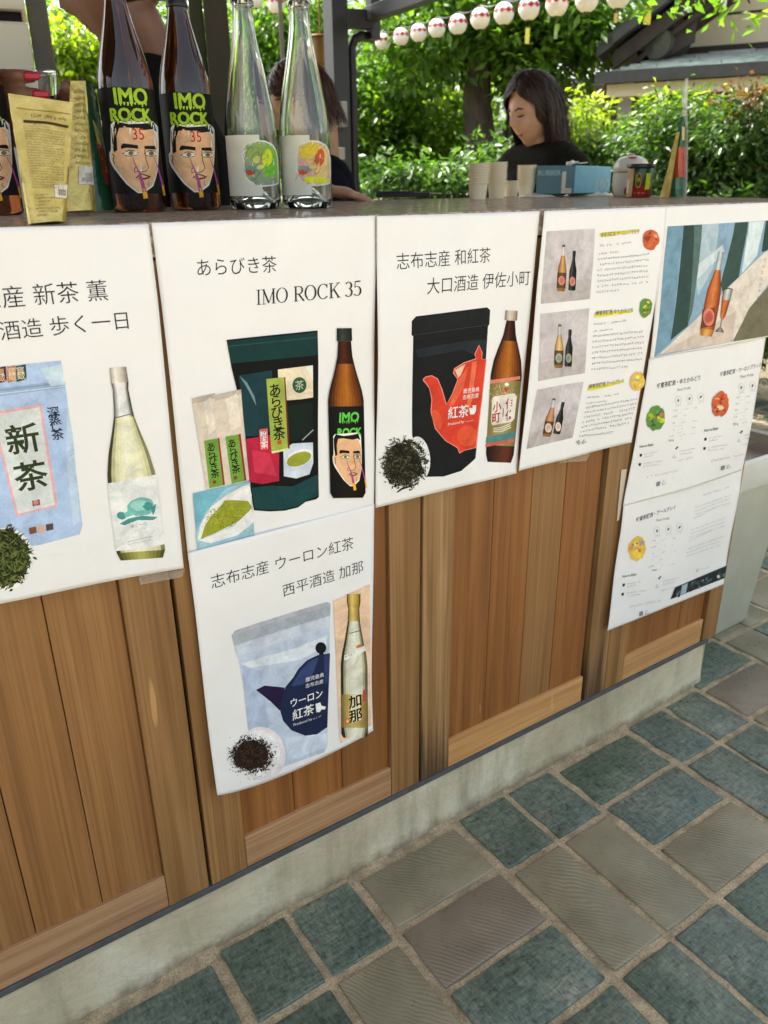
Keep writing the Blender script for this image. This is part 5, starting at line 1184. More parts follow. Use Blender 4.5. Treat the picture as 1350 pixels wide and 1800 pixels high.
m = MB(); q = [onY(x, y, Yp - .014) for x, y in ((1199, 222), (1203.5, 224), (1203, 246), (1199, 247))]; m.face([tuple(p) for p in q]); adopt(e, m.build('emblem', plain('gold print', (.5, .42, .12), .4)))
# phone / wallet lying near the back edge
PH = plain('black leather', (0.010, 0.010, 0.011), 0.32)
pa, pb = onZ(664, 350.6, ZT), onZ(756, 349.6, ZT); m = MB(); m.beam((pa[0], pa[1], ZT + .012), (pb[0], pb[1], ZT + .012), .085, .014)
m.beam((pa[0] - .005, pa[1] + .01, ZT + .0215), (pa[0] * .25 + pb[0] * .75, pa[1] * .25 + pb[1] * .75 + .01, ZT + .0205), .07, .004)
o = tag(m.build('wallet', PH, bevel=.004), 'flat black wallet lying on the bar left of the cups', 'wallet')
m = MB(); m.beam(tuple(np.array([pb[0], pb[1] - .02, ZT + .016]) - .02 * np.array([.6, .7, 0])), tuple(np.array([pb[0] + .01, pb[1] - .02, ZT + .0155])), .03, .002); k = m.build('card', SPOON); k.parent = o

# ---- tub beside the counter end
TUBM = plain('beige plastic tub', (0.47, 0.47, 0.38), 0.5, 0.07, 14, 0.08); TUBR = plain('white plastic rim', (0.72, 0.72, 0.66), 0.4, 0.05, 10); TUBI = plain('brown water stain', (0.42, 0.36, 0.28), 0.35, 0.15, 8)
e = tag(empty('plastic_tub', (1.75, 1.25, 0)), 'beige tapered plastic tub with folded white rim standing past the counter end', 'tub')
def ring_box(x0, x1, y0, y1, z, r=.03, n=5):
    P = []
    for cx_, cy_, a0 in ((x1 - r, y0 + r, -90), (x1 - r, y1 - r, 0), (x0 + r, y1 - r, 90), (x0 + r, y0 + r, 180)):
        for k in range(n + 1): q = rad(a0 + 90 * k / n); P.append((cx_ + r * math.cos(q), cy_ + r * math.sin(q), z))
    return P
def shell(name, rings, mat, cap0=False, cap1=False):
    m = MB(); n_ = len(rings[0]); V = [p for r in rings for p in r]
    fs = [(i * n_ + k, i * n_ + (k + 1) % n_, (i + 1) * n_ + (k + 1) % n_, (i + 1) * n_ + k) for i in range(len(rings) - 1) for k in range(n_)]
    if cap0: fs.append(tuple(range(n_)))
    if cap1: fs.append(tuple((len(rings) - 1) * n_ + k for k in range(n_)))
    m.add(V, fs); o = m.build(name, mat, smooth=True, auto=40); adopt(e, o); return o
shell('tub_wall', [ring_box(1.605, 1.945, 1.033, 1.40, .002, .04), ring_box(1.60, 1.95, 1.030, 1.404, .012, .045), ring_box(1.60, 2.015, 1.018, 1.42, .43, .05)], TUBM, cap0=True)
shell('folded_rim', [ring_box(1.598, 2.018, 1.015, 1.423, .425, .05), ring_box(1.592, 2.026, 1.008, 1.43, .435, .055), ring_box(1.592, 2.03, 1.008, 1.432, .505, .055), ring_box(1.60, 2.022, 1.014, 1.424, .512, .05), ring_box(1.608, 2.014, 1.022, 1.416, .505, .05)], TUBR)
shell('tub_inside', [ring_box(1.608, 2.014, 1.022, 1.416, .506, .05), ring_box(1.61, 2.01, 1.026, 1.412, .455, .05)], TUBI, cap1=True)

# ================================================================== people behind the bar
SKIN = NT('skin'); p = SKIN.pr((0.50, 0.27, 0.16), 0.5); p.inputs['Subsurface Weight'].default_value = 0.08; p.inputs['Subsurface Radius'].default_value = (0.01, 0.004, 0.002)
v = SKIN.coords(); SKIN.l(SKIN.ramp(SKIN.noise(v, 30, 4), [(0.3, (0.50, 0.26, 0.155)), (0.7, (0.62, 0.36, 0.225))]), p.inputs['Base Color']); SKIN = SKIN.m
BCLOTH = plain('black cotton', (0.007, 0.0065, 0.006), 0.9, 0.3, 90, 0.3, Specular_IOR_Level=0.1); NCLOTH = plain('dark navy cotton', (0.006, 0.0065, 0.011), 0.9, 0.3, 90, 0.3, Specular_IOR_Level=0.1); OCLOTH = plain('faded black cotton', (0.012, 0.0105, 0.007), 0.9, 0.3, 90, 0.3, Specular_IOR_Level=0.1)
HAIRD = plain('dark brown hair', (0.034, 0.016, 0.010), 0.42, 0.5, 160, Specular_IOR_Level=0.35); HAIRR = plain('reddish brown hair', (0.060, 0.020, 0.010), 0.4, 0.4, 120); HAIRB = plain('black hair', (0.008, 0.006, 0.006), 0.4)
LIPS = plain('lips', (0.22, 0.05, 0.045), 0.4); EYED = plain('eyelashes', (0.012, 0.008, 0.006), 0.6); NAILS = plain('red nail polish', (0.42, 0.012, 0.03), 0.2)
def capsule(m, a, b, ra, rb, sx=1.0, side=None, n=16, k=5):
    """tapered round-ended limb; sx flattens it across `side`"""
    a = Vector(a); b = Vector(b); d = (b - a); L = d.length; d = d / L if L > 1e-6 else Vector((0, 0, 1))
    u = Vector(side) if side is not None else (Vector((0, 0, 1)) if abs(d.z) < .9 else Vector((1, 0, 0)))
    x = (u - d * u.dot(d)).normalized(); y = d.cross(x); rings = []
    for i in range(k + 1): q = math.pi / 2 * (1 - i / k); rings.append((a - d * ra * math.sin(q), max(1e-4, ra * math.cos(q))))
    for i in range(k + 1): q = math.pi / 2 * i / k; rings.append((b + d * rb * math.sin(q), max(1e-4, rb * math.cos(q))))
    base = len(m.v)
    for c, r in rings:
        for j in range(n): t_ = 2 * math.pi * j / n; m.v.append(tuple(c + x * (r * math.cos(t_) * sx) + y * (r * math.sin(t_))))
    for i in range(len(rings) - 1):
        for j in range(n): m.f.append((base + i * n + j, base + i * n + (j + 1) % n, base + (i + 1) * n + (j + 1) % n, base + (i + 1) * n + j)); m.mi.append(0)
    m.f.append(tuple(base + j for j in range(n))[::-1]); m.mi.append(0); e_ = base + (len(rings) - 1) * n; m.f.append(tuple(e_ + j for j in range(n))); m.mi.append(0)
def gs(x, z, cx, cz, sx, sz): return math.exp(-((x - cx) / sx) ** 2 - ((z - cz) / sz) ** 2)
def head_pt(x, y, z):
    """unit direction -> head surface (x right, y face, z up), metres"""
    X, Y, Z = x * .073, y * .093, z * .116
    if z < 0: X *= 1 - .30 * (-z) ** 1.6; Y *= 1 - (.22 if y < 0 else .06) * (-z) ** 1.5
    if y > 0:
        Y *= .95
        Y += .024 * gs(x, z, 0, -.18, .13, .16) * y + .012 * gs(x, z, 0, -.02, .10, .16) * y + .004 * gs(x, z, 0, .17, .5, .10)
        Y -= .009 * (gs(x, z, .36, .03, .17, .10) + gs(x, z, -.36, .03, .17, .10)); Y += .004 * (gs(x, z, .5, -.22, .2, .2) + gs(x, z, -.5, -.22, .2, .2))
        Y += .007 * gs(x, z, 0, -.46, .26, .06) + .006 * gs(x, z, 0, -.60, .24, .05) - .005 * gs(x, z, 0, -.53, .3, .03) + .012 * gs(x, z, 0, -.84, .30, .13) - .004 * gs(x, z, 0, -.70, .3, .05)
    return X, Y, Z
def frame(face, pitch=0.0, roll=0.0):
    f = Vector((face[0], face[1], 0)).normalized(); r = f.cross(Vector((0, 0, 1))); M = Matrix((r, f, Vector((0, 0, 1)))).transposed()
    return M @ Matrix.Rotation(rad(pitch), 3, 'X') @ Matrix.Rotation(rad(roll), 3, 'Y')
def add_head(m, c, M, ears=True, nu=56, nv=44):
    base = len(m.v); c = Vector(c)
    for j in range(nv + 1):
        th = math.pi * j / nv
        for i in range(nu):
            ph = 2 * math.pi * i / nu; m.v.append(tuple(c + M @ Vector(head_pt(math.sin(th) * math.sin(ph), math.sin(th) * math.cos(ph), math.cos(th)))))
    for j in range(nv):
        for i in range(nu): m.f.append((base + j * nu + i, base + j * nu + (i + 1) % nu, base + (j + 1) * nu + (i + 1) % nu, base + (j + 1) * nu + i)); m.mi.append(0)
    if ears:
        for s in (-1, 1): capsule(m, c + M @ Vector((s * .073, -.012, .016)), c + M @ Vector((s * .076, -.004, -.022)), .017, .011, .45, M @ Vector((1, .35, 0)))
def blob(m, name, mat, parent, voxel=.006, smooth=3):
    o = m.build(name, mat, smooth=True); adopt(parent, o)
    r = o.modifiers.new('skin', 'REMESH'); r.mode = 'VOXEL'; r.voxel_size = voxel; r.use_smooth_shade = True
    s = o.modifiers.new('soft', 'SMOOTH'); s.iterations = smooth; s.factor = .5; return o
def patch(parent, name, c, M, pts, wd, mat, lift=.0012):
    """thin raised strip on the face along head directions"""
    m = MB(); P = []
    for x, z in pts:
        y = math.sqrt(max(0.02, 1 - x * x - z * z)); q = Vector(head_pt(x, y, z)); q += Vector((x, y, z)).normalized() * lift; P.append(Vector(c) + M @ q)
    m.tube(P, wd, 8); o = m.build(name, mat, smooth=True); adopt(parent, o)
def hair(parent, c, M, n, mat, length, cover, width=.0075, bulk=.012, seed=1, name='hair', wave=.006):
    r = random.Random(seed); m = MB(); c = Vector(c)
    for k in range(n):
        while True:
            th = math.acos(1 - r.random() * 1.25); ph = r.uniform(-math.pi, math.pi); d = Vector((math.sin(th) * math.sin(ph), math.sin(th) * math.cos(ph), math.cos(th)))
            if cover(d): break
        L = length(d) * r.uniform(.72, 1.08); seg = 9; P = []; off = bulk * r.uniform(.35, 1.0); p_ = Vector(head_pt(*d)); 
        # part on the crown, falling down the sides
        side = Vector((d.x + (.6 if d.x > -.12 else -.6) * (d.y > -.2), min(d.y, .0) * 1.0 - .12 * (d.y > -.2), 0)); side = side.normalized() if side.length > .05 else Vector((r.choice((-1, 1)), 0, 0)); pos = p_ + Vector(d) * off; P.append(pos.copy()); step = L / seg; w0 = r.uniform(0, 6)
        for s in range(seg):
            dd = Vector((pos.x / .073 ** 2, pos.y / .093 ** 2, pos.z / .116 ** 2)).normalized(); tang = Vector((0, 0, -1))
            if pos.z > -.03:
                s2 = side - dd * side.dot(dd); tang = tang - dd * tang.dot(dd) + s2 * .9 * max(0, dd.z) + Vector((r.uniform(-.06, .06), r.uniform(-.06, .06), 0))
            tang.normalize()
            pos = pos + tang * step
            e_ = Vector((pos.x / .073, pos.y / .093, pos.z / .116)); 
            lim = 1.04 + off * 7
            if e_.length < lim and pos.z > -.09: pos = pos * (lim / e_.length)
            if pos.y > .012 and pos.z < .055: pos.y -= min(.024, pos.y - .010); pos.x = math.copysign(max(abs(pos.x), .070 - max(0, -pos.z - .06) * .2), pos.x)
            pos += Vector((math.sin(w0 + s), math.cos(w0 * 2 + s), 0)) * wave * s / seg; P.append(pos.copy())
        W = [width * (1 - .75 * (i / seg) ** 2) for i in range(seg + 1)]
        base = len(m.v)
        for i, q in enumerate(P):
            t_ = (P[min(i + 1, seg)] - P[max(i - 1, 0)]).normalized(); sd_ = t_.cross(q.normalized()).normalized() * W[i] * .5; up_ = q.normalized() * .0009
            for vv in (q - sd_, q + up_, q + sd_): m.v.append(tuple(c + M @ vv))
        for i in range(seg):
            b_ = base + 3 * i; m.f += [(b_, b_ + 1, b_ + 4, b_ + 3), (b_ + 1, b_ + 2, b_ + 5, b_ + 4)]; m.mi += [0, 0]
    me = bpy.data.meshes.new(name); me.from_pydata(m.v, [], m.f); me.materials.append(mat); me.polygons.foreach_set('use_smooth', [True] * len(me.polygons))
    o = bpy.data.objects.new(name, me); COL.objects.link(o); adopt(parent, o); o['kind'] = 'stuff'
    return o
def scalp(parent, c, M, cover, mat, lift=1.07, name='hair_cap'):
    m = MB(); nu, nv = 48, 30; c = Vector(c); idx = {}
    for j in range(nv + 1):
        for i in range(nu):
            th = math.pi * .74 * j / nv; ph = 2 * math.pi * i / nu; d = Vector((math.sin(th) * math.sin(ph), math.sin(th) * math.cos(ph), math.cos(th)))
            if cover(d): idx[i, j] = len(m.v); m.v.append(tuple(c + M @ (Vector(head_pt(*d)) * lift)))
    for j in range(nv):
        for i in range(nu):
            q = [(i, j), ((i + 1) % nu, j), ((i + 1) % nu, j + 1), (i, j + 1)]
            if all(k in idx for k in q): m.f.append(tuple(idx[k] for k in q)); m.mi.append(0)
    o = m.build(name, mat, smooth=True); adopt(parent, o); mo = o.modifiers.new('t', 'SOLIDIFY'); mo.thickness = .008
RT = RM[:, 0]; RT = Vector((RT[0], RT[1], 0)).normalized()          # to the right in view
def tocam(p): return Vector((-p[0], -p[1], 0)).normalized()
def figure(parent, hc, M, face, chest, shirt, skin_arms, head_ears=True, hips=None, sh_w=.185, neck_r=.052, legs=True, sleeve=.6, shmat=BCLOTH, arms=None, vneck=False):
    """hc head centre, chest centre; arms: list of (shoulder, elbow, wrist)"""
    hc = Vector(hc); chest = Vector(chest); hips = Vector(hips) if hips is not None else chest + Vector((0, 0, -.42)); f = Vector((face[0], face[1], 0)).normalized(); r = f.cross(Vector((0, 0, 1)))
    m = MB(); add_head(m, hc, M, head_ears); nb = hc + M @ Vector((0, -.022, -.075)); nk = chest + Vector((0, 0, .17))
    capsule(m, nb, nk, neck_r, neck_r * 1.08, 1.0, r); capsule(m, chest + r * .10 + Vector((0, 0, .09)), chest - r * .10 + Vector((0, 0, .09)), .085, .085, 1.0, f); capsule(m, chest, hips, .125, .12, 1.2, r)
    for s in (-1, 1): capsule(m, hips + r * s * .09, Vector((hips.x + r.x * s * .10, hips.y + r.y * s * .10, .48)), .085, .058); capsule(m, (hips.x + r.x * s * .10, hips.y + r.y * s * .10, .48), (hips.x + r.x * s * .10, hips.y + r.y * s * .10, .06), .055, .04); capsule(m, (hips.x + r.x * s * .10, hips.y + r.y * s * .10, .04), (hips.x + r.x * s * .10 + f.x * .16, hips.y + r.y * s * .10 + f.y * .16, .03), .045, .035)
    for a_, b_, w_4 in arms: capsule(m, a_, b_, .050, .040); capsule(m, b_, w_4, .039, .026)
    t_ = MB(); capsule(t_, chest + r * (sh_w - .085) + Vector((0, 0, .098)), chest - r * (sh_w - .085) + Vector((0, 0, .098)), .096, .096, .95, f); capsule(t_, chest, hips, .142, .145, 1.22, r)
    capsule(t_, nk + Vector((0, 0, -.055)), nk + Vector((0, 0, -.02)), .085, .066)
    for a_, b_, w_4 in arms: a2 = Vector(a_); b2 = a2.lerp(Vector(b_), sleeve); capsule(t_, a2, b2, .066, .060)
    tr = MB(); capsule(tr, hips + Vector((0, 0, .02)), hips + Vector((0, 0, -.05)), .15, .14, 1.2, r)
    for s in (-1, 1): capsule(tr, hips + r * s * .09, (hips.x + r.x * s * .10, hips.y + r.y * s * .10, .48), .098, .072); capsule(tr, (hips.x + r.x * s * .10, hips.y + r.y * s * .10, .48), (hips.x + r.x * s * .10, hips.y + r.y * s * .10, .10), .07, .058)
    blob(t_, 'shirt', shmat, parent, .008, 4); blob(tr, 'trousers', NCLOTH, parent, .012, 3)
    return m
def hand(m, w_, d, up, pose, L=.085):
    """palm from wrist w_ along d; `up` is the back of the hand; pose: bend of the four fingers in degrees per joint"""
    w_ = Vector(w_); d = Vector(d).normalized(); up = Vector(up); up = (up - d * up.dot(d)).normalized(); s = d.cross(up)
    capsule(m, w_, w_ + d * .055, .026, .033, .5, up)
    tips = []
    for k, (o_, l_) in enumerate(((.030, .92), (.010, 1.0), (-.011, .94), (-.030, .74))):
        p_ = w_ + d * .072 + s * o_; dd = d.copy(); R_ = [.0098, .0090, .0080]
        for q in range(3):
            dd = (Matrix.Rotation(rad(-pose[k] * (1 if q else .6)), 3, s) @ dd); e_ = p_ + dd * (.036, .025, .020)[q] * l_; capsule(m, p_, e_, R_[q], R_[q] * .93, 1, None, 12, 4); p_ = e_
        tips.append((p_.copy(), dd.copy()))
    return tips, s

# ---- seated-looking man with long hair, right of centre
c = atd(937, 194, 3.12); tcv = tocam(c); fc = (-RT * .80 + tcv * .55); hc = Vector(c); M = frame(fc, -16)
e = tag(empty('person', (hc.x, hc.y, 0)), 'person in a black shirt with long dark hair looking down behind the cups', 'person')
ch = hc + Vector((0, 0, -.292)) - Vector((fc.x, fc.y, 0)).normalized() * .045; fcn = Vector((fc.x, fc.y, 0)).normalized(); rr_ = fcn.cross(Vector((0, 0, 1)))
A = []
for s in (-1, 1): sh = ch + rr_ * s * .165 + Vector((0, 0, .095)); el = sh + Vector((0, 0, -.27)) + rr_ * s * .05 + fcn * .05; A.append((sh, el, el + fcn * .22 + Vector((0, 0, .02)) - rr_ * s * .06))
m = figure(e, hc, M, fc, ch, None, None, arms=A, shmat=OCLOTH)
for s, (sh, el, wr) in zip((-1, 1), A): hand(m, wr, fcn - rr_ * s * .2, Vector((0, 0, 1)), (14, 16, 18, 22))
body = blob(m, 'body', SKIN, e, .0048, 2)
for s in (-1, 1):
    patch(e, 'eyebrow', hc, M, [(s * .17, .17), (s * .34, .215), (s * .54, .17)], [.0022, .0030, .0016], HAIRB, .002)
    patch(e, 'eyelid', hc, M, [(s * .20, .005), (s * .34, -.012), (s * .50, .012)], [.0014, .0024, .0014], EYED, .003)
patch(e, 'mouth', hc, M, [(-.22, -.50), (-.1, -.525), (0, -.53), (.1, -.525), (.22, -.50)], [.0012, .0045, .005, .0045, .0012], LIPS, .001)
cov = lambda d: (d.z > .42 + .30 * max(0, d.y) and d.y < .8) or (d.y < .15 and d.z > -.5) or (abs(d.x) > .55 and d.y < .5 and d.z > -.2)
scalp(e, hc, M, cov, HAIRD, 1.05)
hair(e, hc, M, 3000, HAIRD, lambda d: .31 + .03 * math.sin(9 * d.x) - .06 * max(0, d.z) * 0, lambda d: cov(d) and d.y < .72, .0040, .013, 3, 'hair', .020)

# ---- woman in dark clothes holding a plastic cup, left, face in profile
c = atd(193, -30, 1.98); hc = Vector(c); tcv = tocam(c); fc = -RT * .98 + tcv * .12; M = frame(fc, -14)
e = tag(empty('person', (hc.x, hc.y, 0)), 'person in black top seen in profile holding a cup, behind the brown bottles', 'person')
fcn = Vector((fc.x, fc.y, 0)).normalized(); rr_ = fcn.cross(Vector((0, 0, 1)))
ch = hc + Vector((0, 0, -.325)) - fcn * .075 - tcv * .04
cupc = Vector(atd(64, 127, 1.47)); wr = cupc + Vector((-RT.x * .005, -RT.y * .005, -.068)) - tcv * .055 + RT * .0
A = []
sh = ch + rr_ * -.165 + Vector((0, 0, .085)); A.append((sh, ch + rr_ * -.20 + Vector((0, 0, -.18)) + fcn * .12, wr + Vector((RT.x * .035, RT.y * .035, -.05)) - tcv * .03))
sh2 = ch + rr_ * .165 + Vector((0, 0, .085)); A.append((sh2, sh2 + Vector((0, 0, -.27)) + fcn * .03, sh2 + Vector((0, 0, -.26)) + fcn * .25))
m = figure(e, hc, M, fc, ch, None, None, arms=A, shmat=BCLOTH, neck_r=.056, sleeve=.75)
hand(m, A[1][2], fcn, Vector((0, 0, 1)), (15, 15, 18, 22))
# the hand round the cup: palm on the far left side, fingers coming round towards the camera, thumb on the right
pal = cupc - RT * .050 - tcv * .012 + Vector((0, 0, -.045)); capsule(m, A[0][2], pal + Vector((0, 0, -.03)), .026, .028); capsule(m, pal + Vector((0, 0, -.03)), pal + Vector((0, 0, .012)), .028, .026, .6, -RT)
nails = []
for k, (zo, back, reach, r_) in enumerate(((.012, .0, .034, .0098), (-.012, .0, .046, .0100), (-.034, .0, .036, .0095), (-.054, .0, .026, .0086))):
    base_ = cupc - RT * .052 + Vector((0, 0, -.022 + zo)) - tcv * .004; k1 = cupc - RT * .050 + tcv * .030 + Vector((0, 0, -.020 + zo)); k2 = cupc - RT * (.030 - reach * .15) + tcv * .044 + Vector((0, 0, -.021 + zo)); tip = k2 + RT * reach * .62 + tcv * .001 + Vector((0, 0, -.002))
    capsule(m, base_, k1, r_ * 1.05, r_, 1, None, 12, 4); capsule(m, k1, k2, r_, r_ * .95, 1, None, 12, 4); capsule(m, k2, tip, r_ * .95, r_ * .86, 1, None, 12, 4)
    if k < 2: nails.append((tip, r_))
t0 = pal - tcv * .02 + RT * .03; t1 = cupc + RT * .030 - tcv * .032 + Vector((0, 0, -.040)); t2 = cupc + RT * .043 + tcv * .004 + Vector((0, 0, -.022)); capsule(m, t0, t1, .014, .012, 1, None, 12, 4); capsule(m, t1, t2, .0118, .0112, 1, None, 12, 4)
body = blob(m, 'body', plain('shade darkened skin', (0.18, 0.082, 0.046), 0.5, 0.1, 30), e, .0046, 1)  # skin darkened in colour to stand for the shade on this backlit figure
for tip, r_ in nails:
    q = MB(); capsule(q, tip - RT * .006 + tcv * r_ * .62, tip + RT * .008 + tcv * r_ * .45, .0062, .0056, .55, tcv); o = q.build('fingernail', NAILS, smooth=True); adopt(e, o)
patch(e, 'mouth', hc, M, [(-.2, -.50), (-.1, -.525), (0, -.53), (.1, -.525), (.2, -.50)], [.0012, .004, .0045, .004, .0012], LIPS, .001)
cov = lambda d: (d.z > .45 + .2 * max(0, d.y)) or (d.y < -.1 and d.z > -.45)
scalp(e, hc, M, cov, HAIRB, 1.06); q = MB(); capsule(q, hc + M @ Vector((0, -.105, -.015)), hc + M @ Vector((0, -.125, -.03)), .045, .035); o = q.build('hair_bun', HAIRB, smooth=True); adopt(e, o)
q = MB(); nb = hc + M @ Vector((0, -.03, -.14)); sp = [ch + Vector((0, 0, .17)) + tcv * .062 - fcn * .05, nb - fcn * .062 + Vector((0, 0, -.01)), ch + Vector((0, 0, .17)) - tcv * .06 - fcn * .05]
q.tube([ch + tcv * .075 + Vector((0, 0, .155)) + fcn * .03, ch + tcv * .068 + Vector((0, 0, .185)) - fcn * .03, nb - fcn * .066 + tcv * .02, nb - fcn * .068 - tcv * .02, ch - tcv * .068 + Vector((0, 0, .185)) - fcn * .03], .0065, 8); o = q.build('apron_strap', BCLOTH, smooth=True); adopt(e, o)
# the cup
m = MB(); PLAST = glass('clear plastic', (.96, .97, .96), .02, 1.25)
m.lathe([(0, -.078), (.021, -.078), (.0225, -.0775), (.0292, -.002), (.0305, -.0012), (.0309, .0), (.0303, .0013), (.0290, .0012), (.0284, -.002), (.0217, -.0762), (0, -.0765)], 48)
o = m.build('plastic_cup', PLAST, smooth=True, auto=50); o.location = cupc; tag(o, 'clear plastic cup held above the gold pouch', 'cup')

# ---- third person, mostly behind the clear bottles
c = atd(531, 182, 2.62); hc = Vector(c); tcv = tocam(c); fc = -RT * .97 + tcv * .15; M = frame(fc, -25)
e = tag(empty('person', (hc.x, hc.y, 0)), 'person with reddish brown hair bending behind the clear bottles, hand on bar', 'person')
fcn = Vector((fc.x, fc.y, 0)).normalized(); rr_ = fcn.cross(Vector((0, 0, 1))); ch = hc + Vector((0, 0, -.33)) - fcn * .05
hd = Vector(atd(570, 337, 2.30)); hd.z = ZT + .030
sh = ch + rr_ * .165 + Vector((0, 0, .09)); sh = sh if (sh - hd).length < (ch - rr_ * .165 - hd).length else ch - rr_ * .165 + Vector((0, 0, .09)); so2 = ch * 2 - sh; so2.z = sh.z
A = [(sh, (sh + hd) / 2 + Vector((0, 0, -.03)) - RT * .03, hd), (so2, so2 + Vector((0, 0, -.26)) + fcn * .02, so2 + Vector((0, 0, -.25)) + fcn * .22)]
m = figure(e, hc, M, fc, ch, None, None, arms=A, shmat=NCLOTH, sleeve=.95)
hand(m, hd, RT * .95 + tcv * .2 + Vector((0, 0, -.16)), Vector((0, 0, 1)), (8, 9, 10, 12)); hand(m, A[1][2], fcn, Vector((0, 0, 1)), (15, 15, 18, 22))
hwd = RT * .95 + tcv * .2; capsule(m, hd + hwd * .02 + tcv * .02, hd + hwd * .075 + tcv * .035 + Vector((0, 0, -.012)), .012, .010)
blob(m, 'body', SKIN, e, .005, 2); cov2 = lambda d: (d.z > .3 and d.y < .75) or (d.y < .25 and d.z > -.45)
scalp(e, hc, M, cov2, HAIRR, 1.07); hair(e, hc, M, 1600, HAIRR, lambda d: .085, cov2, .004, .009, 8)

# ================================================================== kiosk back, frame, lanterns
def vpost(name, xl, xr, ytop, dist, mat, label, cat='post', z1=3.0, deep=.08, z0=0.0):
    """upright square post seen between two sight lines near the horizon"""
    A_, B_ = atd(xl, 338, dist), atd(xr, 338, dist); d = np.array([A_[0] + B_[0], A_[1] + B_[1]]) / 2; d = d / np.hypot(*d) * deep
    m = MB(); P = [A_[:2], B_[:2], B_[:2] + d, A_[:2] + d]
    m.add([(p[0], p[1], z0) for p in P] + [(p[0], p[1], z1) for p in P], [(0, 1, 2, 3), (4, 7, 6, 5), (0, 4, 5, 1), (1, 5, 6, 2), (2, 6, 7, 3), (3, 7, 4, 0)])
    return tag(m.build(name, mat, bevel=.004), label, cat)
FRI = plain('cream enamel', (0.82, 0.76, 0.61), 0.35, 0.03, 4); GREYP = plain('grey painted steel', (0.13, 0.125, 0.11), 0.5, 0.08, 20); BLKS = plain('black painted steel', (0.012, 0.012, 0.012), 0.4, 0.2, 30); OLV = plain('dark olive boards', (0.035, 0.036, 0.018), 0.7, 0.2, 12); DRK = plain('dark brown panel', (0.045, 0.040, 0.030), 0.7, 0.1, 8)
# refrigerator
A_ = atd(96, 338, 2.42); n_ = np.array([A_[0], A_[1]]) / np.hypot(A_[0], A_[1]); s_ = np.array([n_[1], -n_[0]])
e = tag(empty('refrigerator', (A_[0], A_[1], 0)), 'tall cream refrigerator with a dark gap between its doors, far left', 'refrigerator')
def fbox(name, z0, z1, inset, mat, yo=0.0, w_5=.60, dp=.55):
    m = MB(); a0 = A_[:2] - s_ * inset - np.array([-s_[1], s_[0]]) * 0; bk = np.array([-s_[1], s_[0]]); P = [a0 + bk * yo, a0 - s_ * w_5 + bk * yo, a0 - s_ * w_5 + bk * (dp), a0 + bk * (dp)]
    m.add([(p[0], p[1], z0) for p in P] + [(p[0], p[1], z1) for p in P], [(0, 1, 2, 3), (4, 7, 6, 5), (0, 4, 5, 1), (1, 5, 6, 2), (2, 6, 7, 3), (3, 7, 4, 0)]); adopt(e, m.build(name, mat, bevel=.008 if mat is FRI else 0))
zg = atd(30, 27, 2.42)[2]
fbox('lower_door', .06, zg - .012, 0, FRI); fbox('upper_door', zg + .012, 1.95, 0, FRI); fbox('cabinet', .02, 1.93, .012, DARKGAP, .03, .58, .54)
vpost('wall_post', 97, 131, 0, 2.95, GREYP, 'grey square post beside the refrigerator', z1=2.74)
vpost('wall_panel', 361, 384, 0, 3.3, OLV, 'dark olive upright board behind the brown bottles', 'board', 2.74, .05)
vpost('wall_panel', 384.6, 424, 0, 3.28, DRK, 'dark brown wall panel between the brown and clear bottles', 'panel', 2.74, .06)
vpost('thin_post', 506, 513, 0, 5.2, GREYP, 'thin grey post glimpsed between the clear bottles', z1=2.9, deep=.05)
# black frame of the neighbouring canopy
e = tag(empty('canopy_frame', tuple(np.append(atd(600, 338, 4.2)[:2], 0))), 'black steel canopy frame with posts, pipe and beams left of the lanterns', 'canopy frame')
def part(name, m, mat=BLKS, bev=.003): o = m.build(name, mat, bevel=bev); adopt(e, o); return o
P0 = atd(599, 338, 4.2); m = MB(); m.box(P0[0] - .042, P0[0] + .042, P0[1] - .042, P0[1] + .042, 0, 2.9); part('post', m)
P1_ = atd(624, 338, 4.22); zt = atd(624, 62, 4.22)[2]; zc = atd(652, 50, 4.3)[2]; Q = atd(655, 57, 4.3); m = MB(); m.tube([(P1_[0], P1_[1], 0), (P1_[0], P1_[1], zt - .05), (P1_[0] + .015, P1_[1] - .004, zt - .015), (P1_[0] + .05, P1_[1] - .005, zt), (Q[0], Q[1], zt)], .022, 10); part('drain_pipe', m, bev=0)
bz = atd(650, 32, 4.2)[2]; Q = atd(656, 32, 4.25); m = MB(); m.beam((P0[0], P0[1], bz), (Q[0], Q[1], bz), .06, .075); part('cross_beam', m)
m = MB(); m.beam((Q[0], Q[1], bz - .08), (Q[0], Q[1], 2.9), .05, .05); part('hanger', m)
for dz, nm in ((.02, 'lower_beam'), (.20, 'upper_beam')):
    m = MB(); far_ = np.array([Q[0], Q[1]]); m.beam((far_[0] - .02, far_[1] + .02, bz + dz), (far_[0] - .16, far_[1] - 2.6, bz + dz), .055, .06); part(nm, m)
Qa = np.array([Q[0] - .02, Q[1]])
for k in range(6): m = MB(); m.beam((Qa[0] - .01 * k, Qa[1] - .4 * k - .1, bz + .03), (Qa[0] - .01 * k - .02, Qa[1] - .4 * k - .3, bz + .19), .02, .02); part('lattice_bar', m)
bxp = atd(594, 200, 4.12); m = MB(); m.box(bxp[0] - .035, bxp[0] + .035, bxp[1] - .03, bxp[1] + .02, bxp[2] - .055, bxp[2] + .05); part('switch_box', m, plain('light grey box', (.30, .30, .29), .5))
m = MB(); bq = atd(594, 268, 4.12); m.box(bq[0] - .022, bq[0] + .022, bq[1] - .03, bq[1], bq[2] - .03, bq[2] + .02); part('outlet', m, plain('light grey box', (.30, .30, .29), .5))
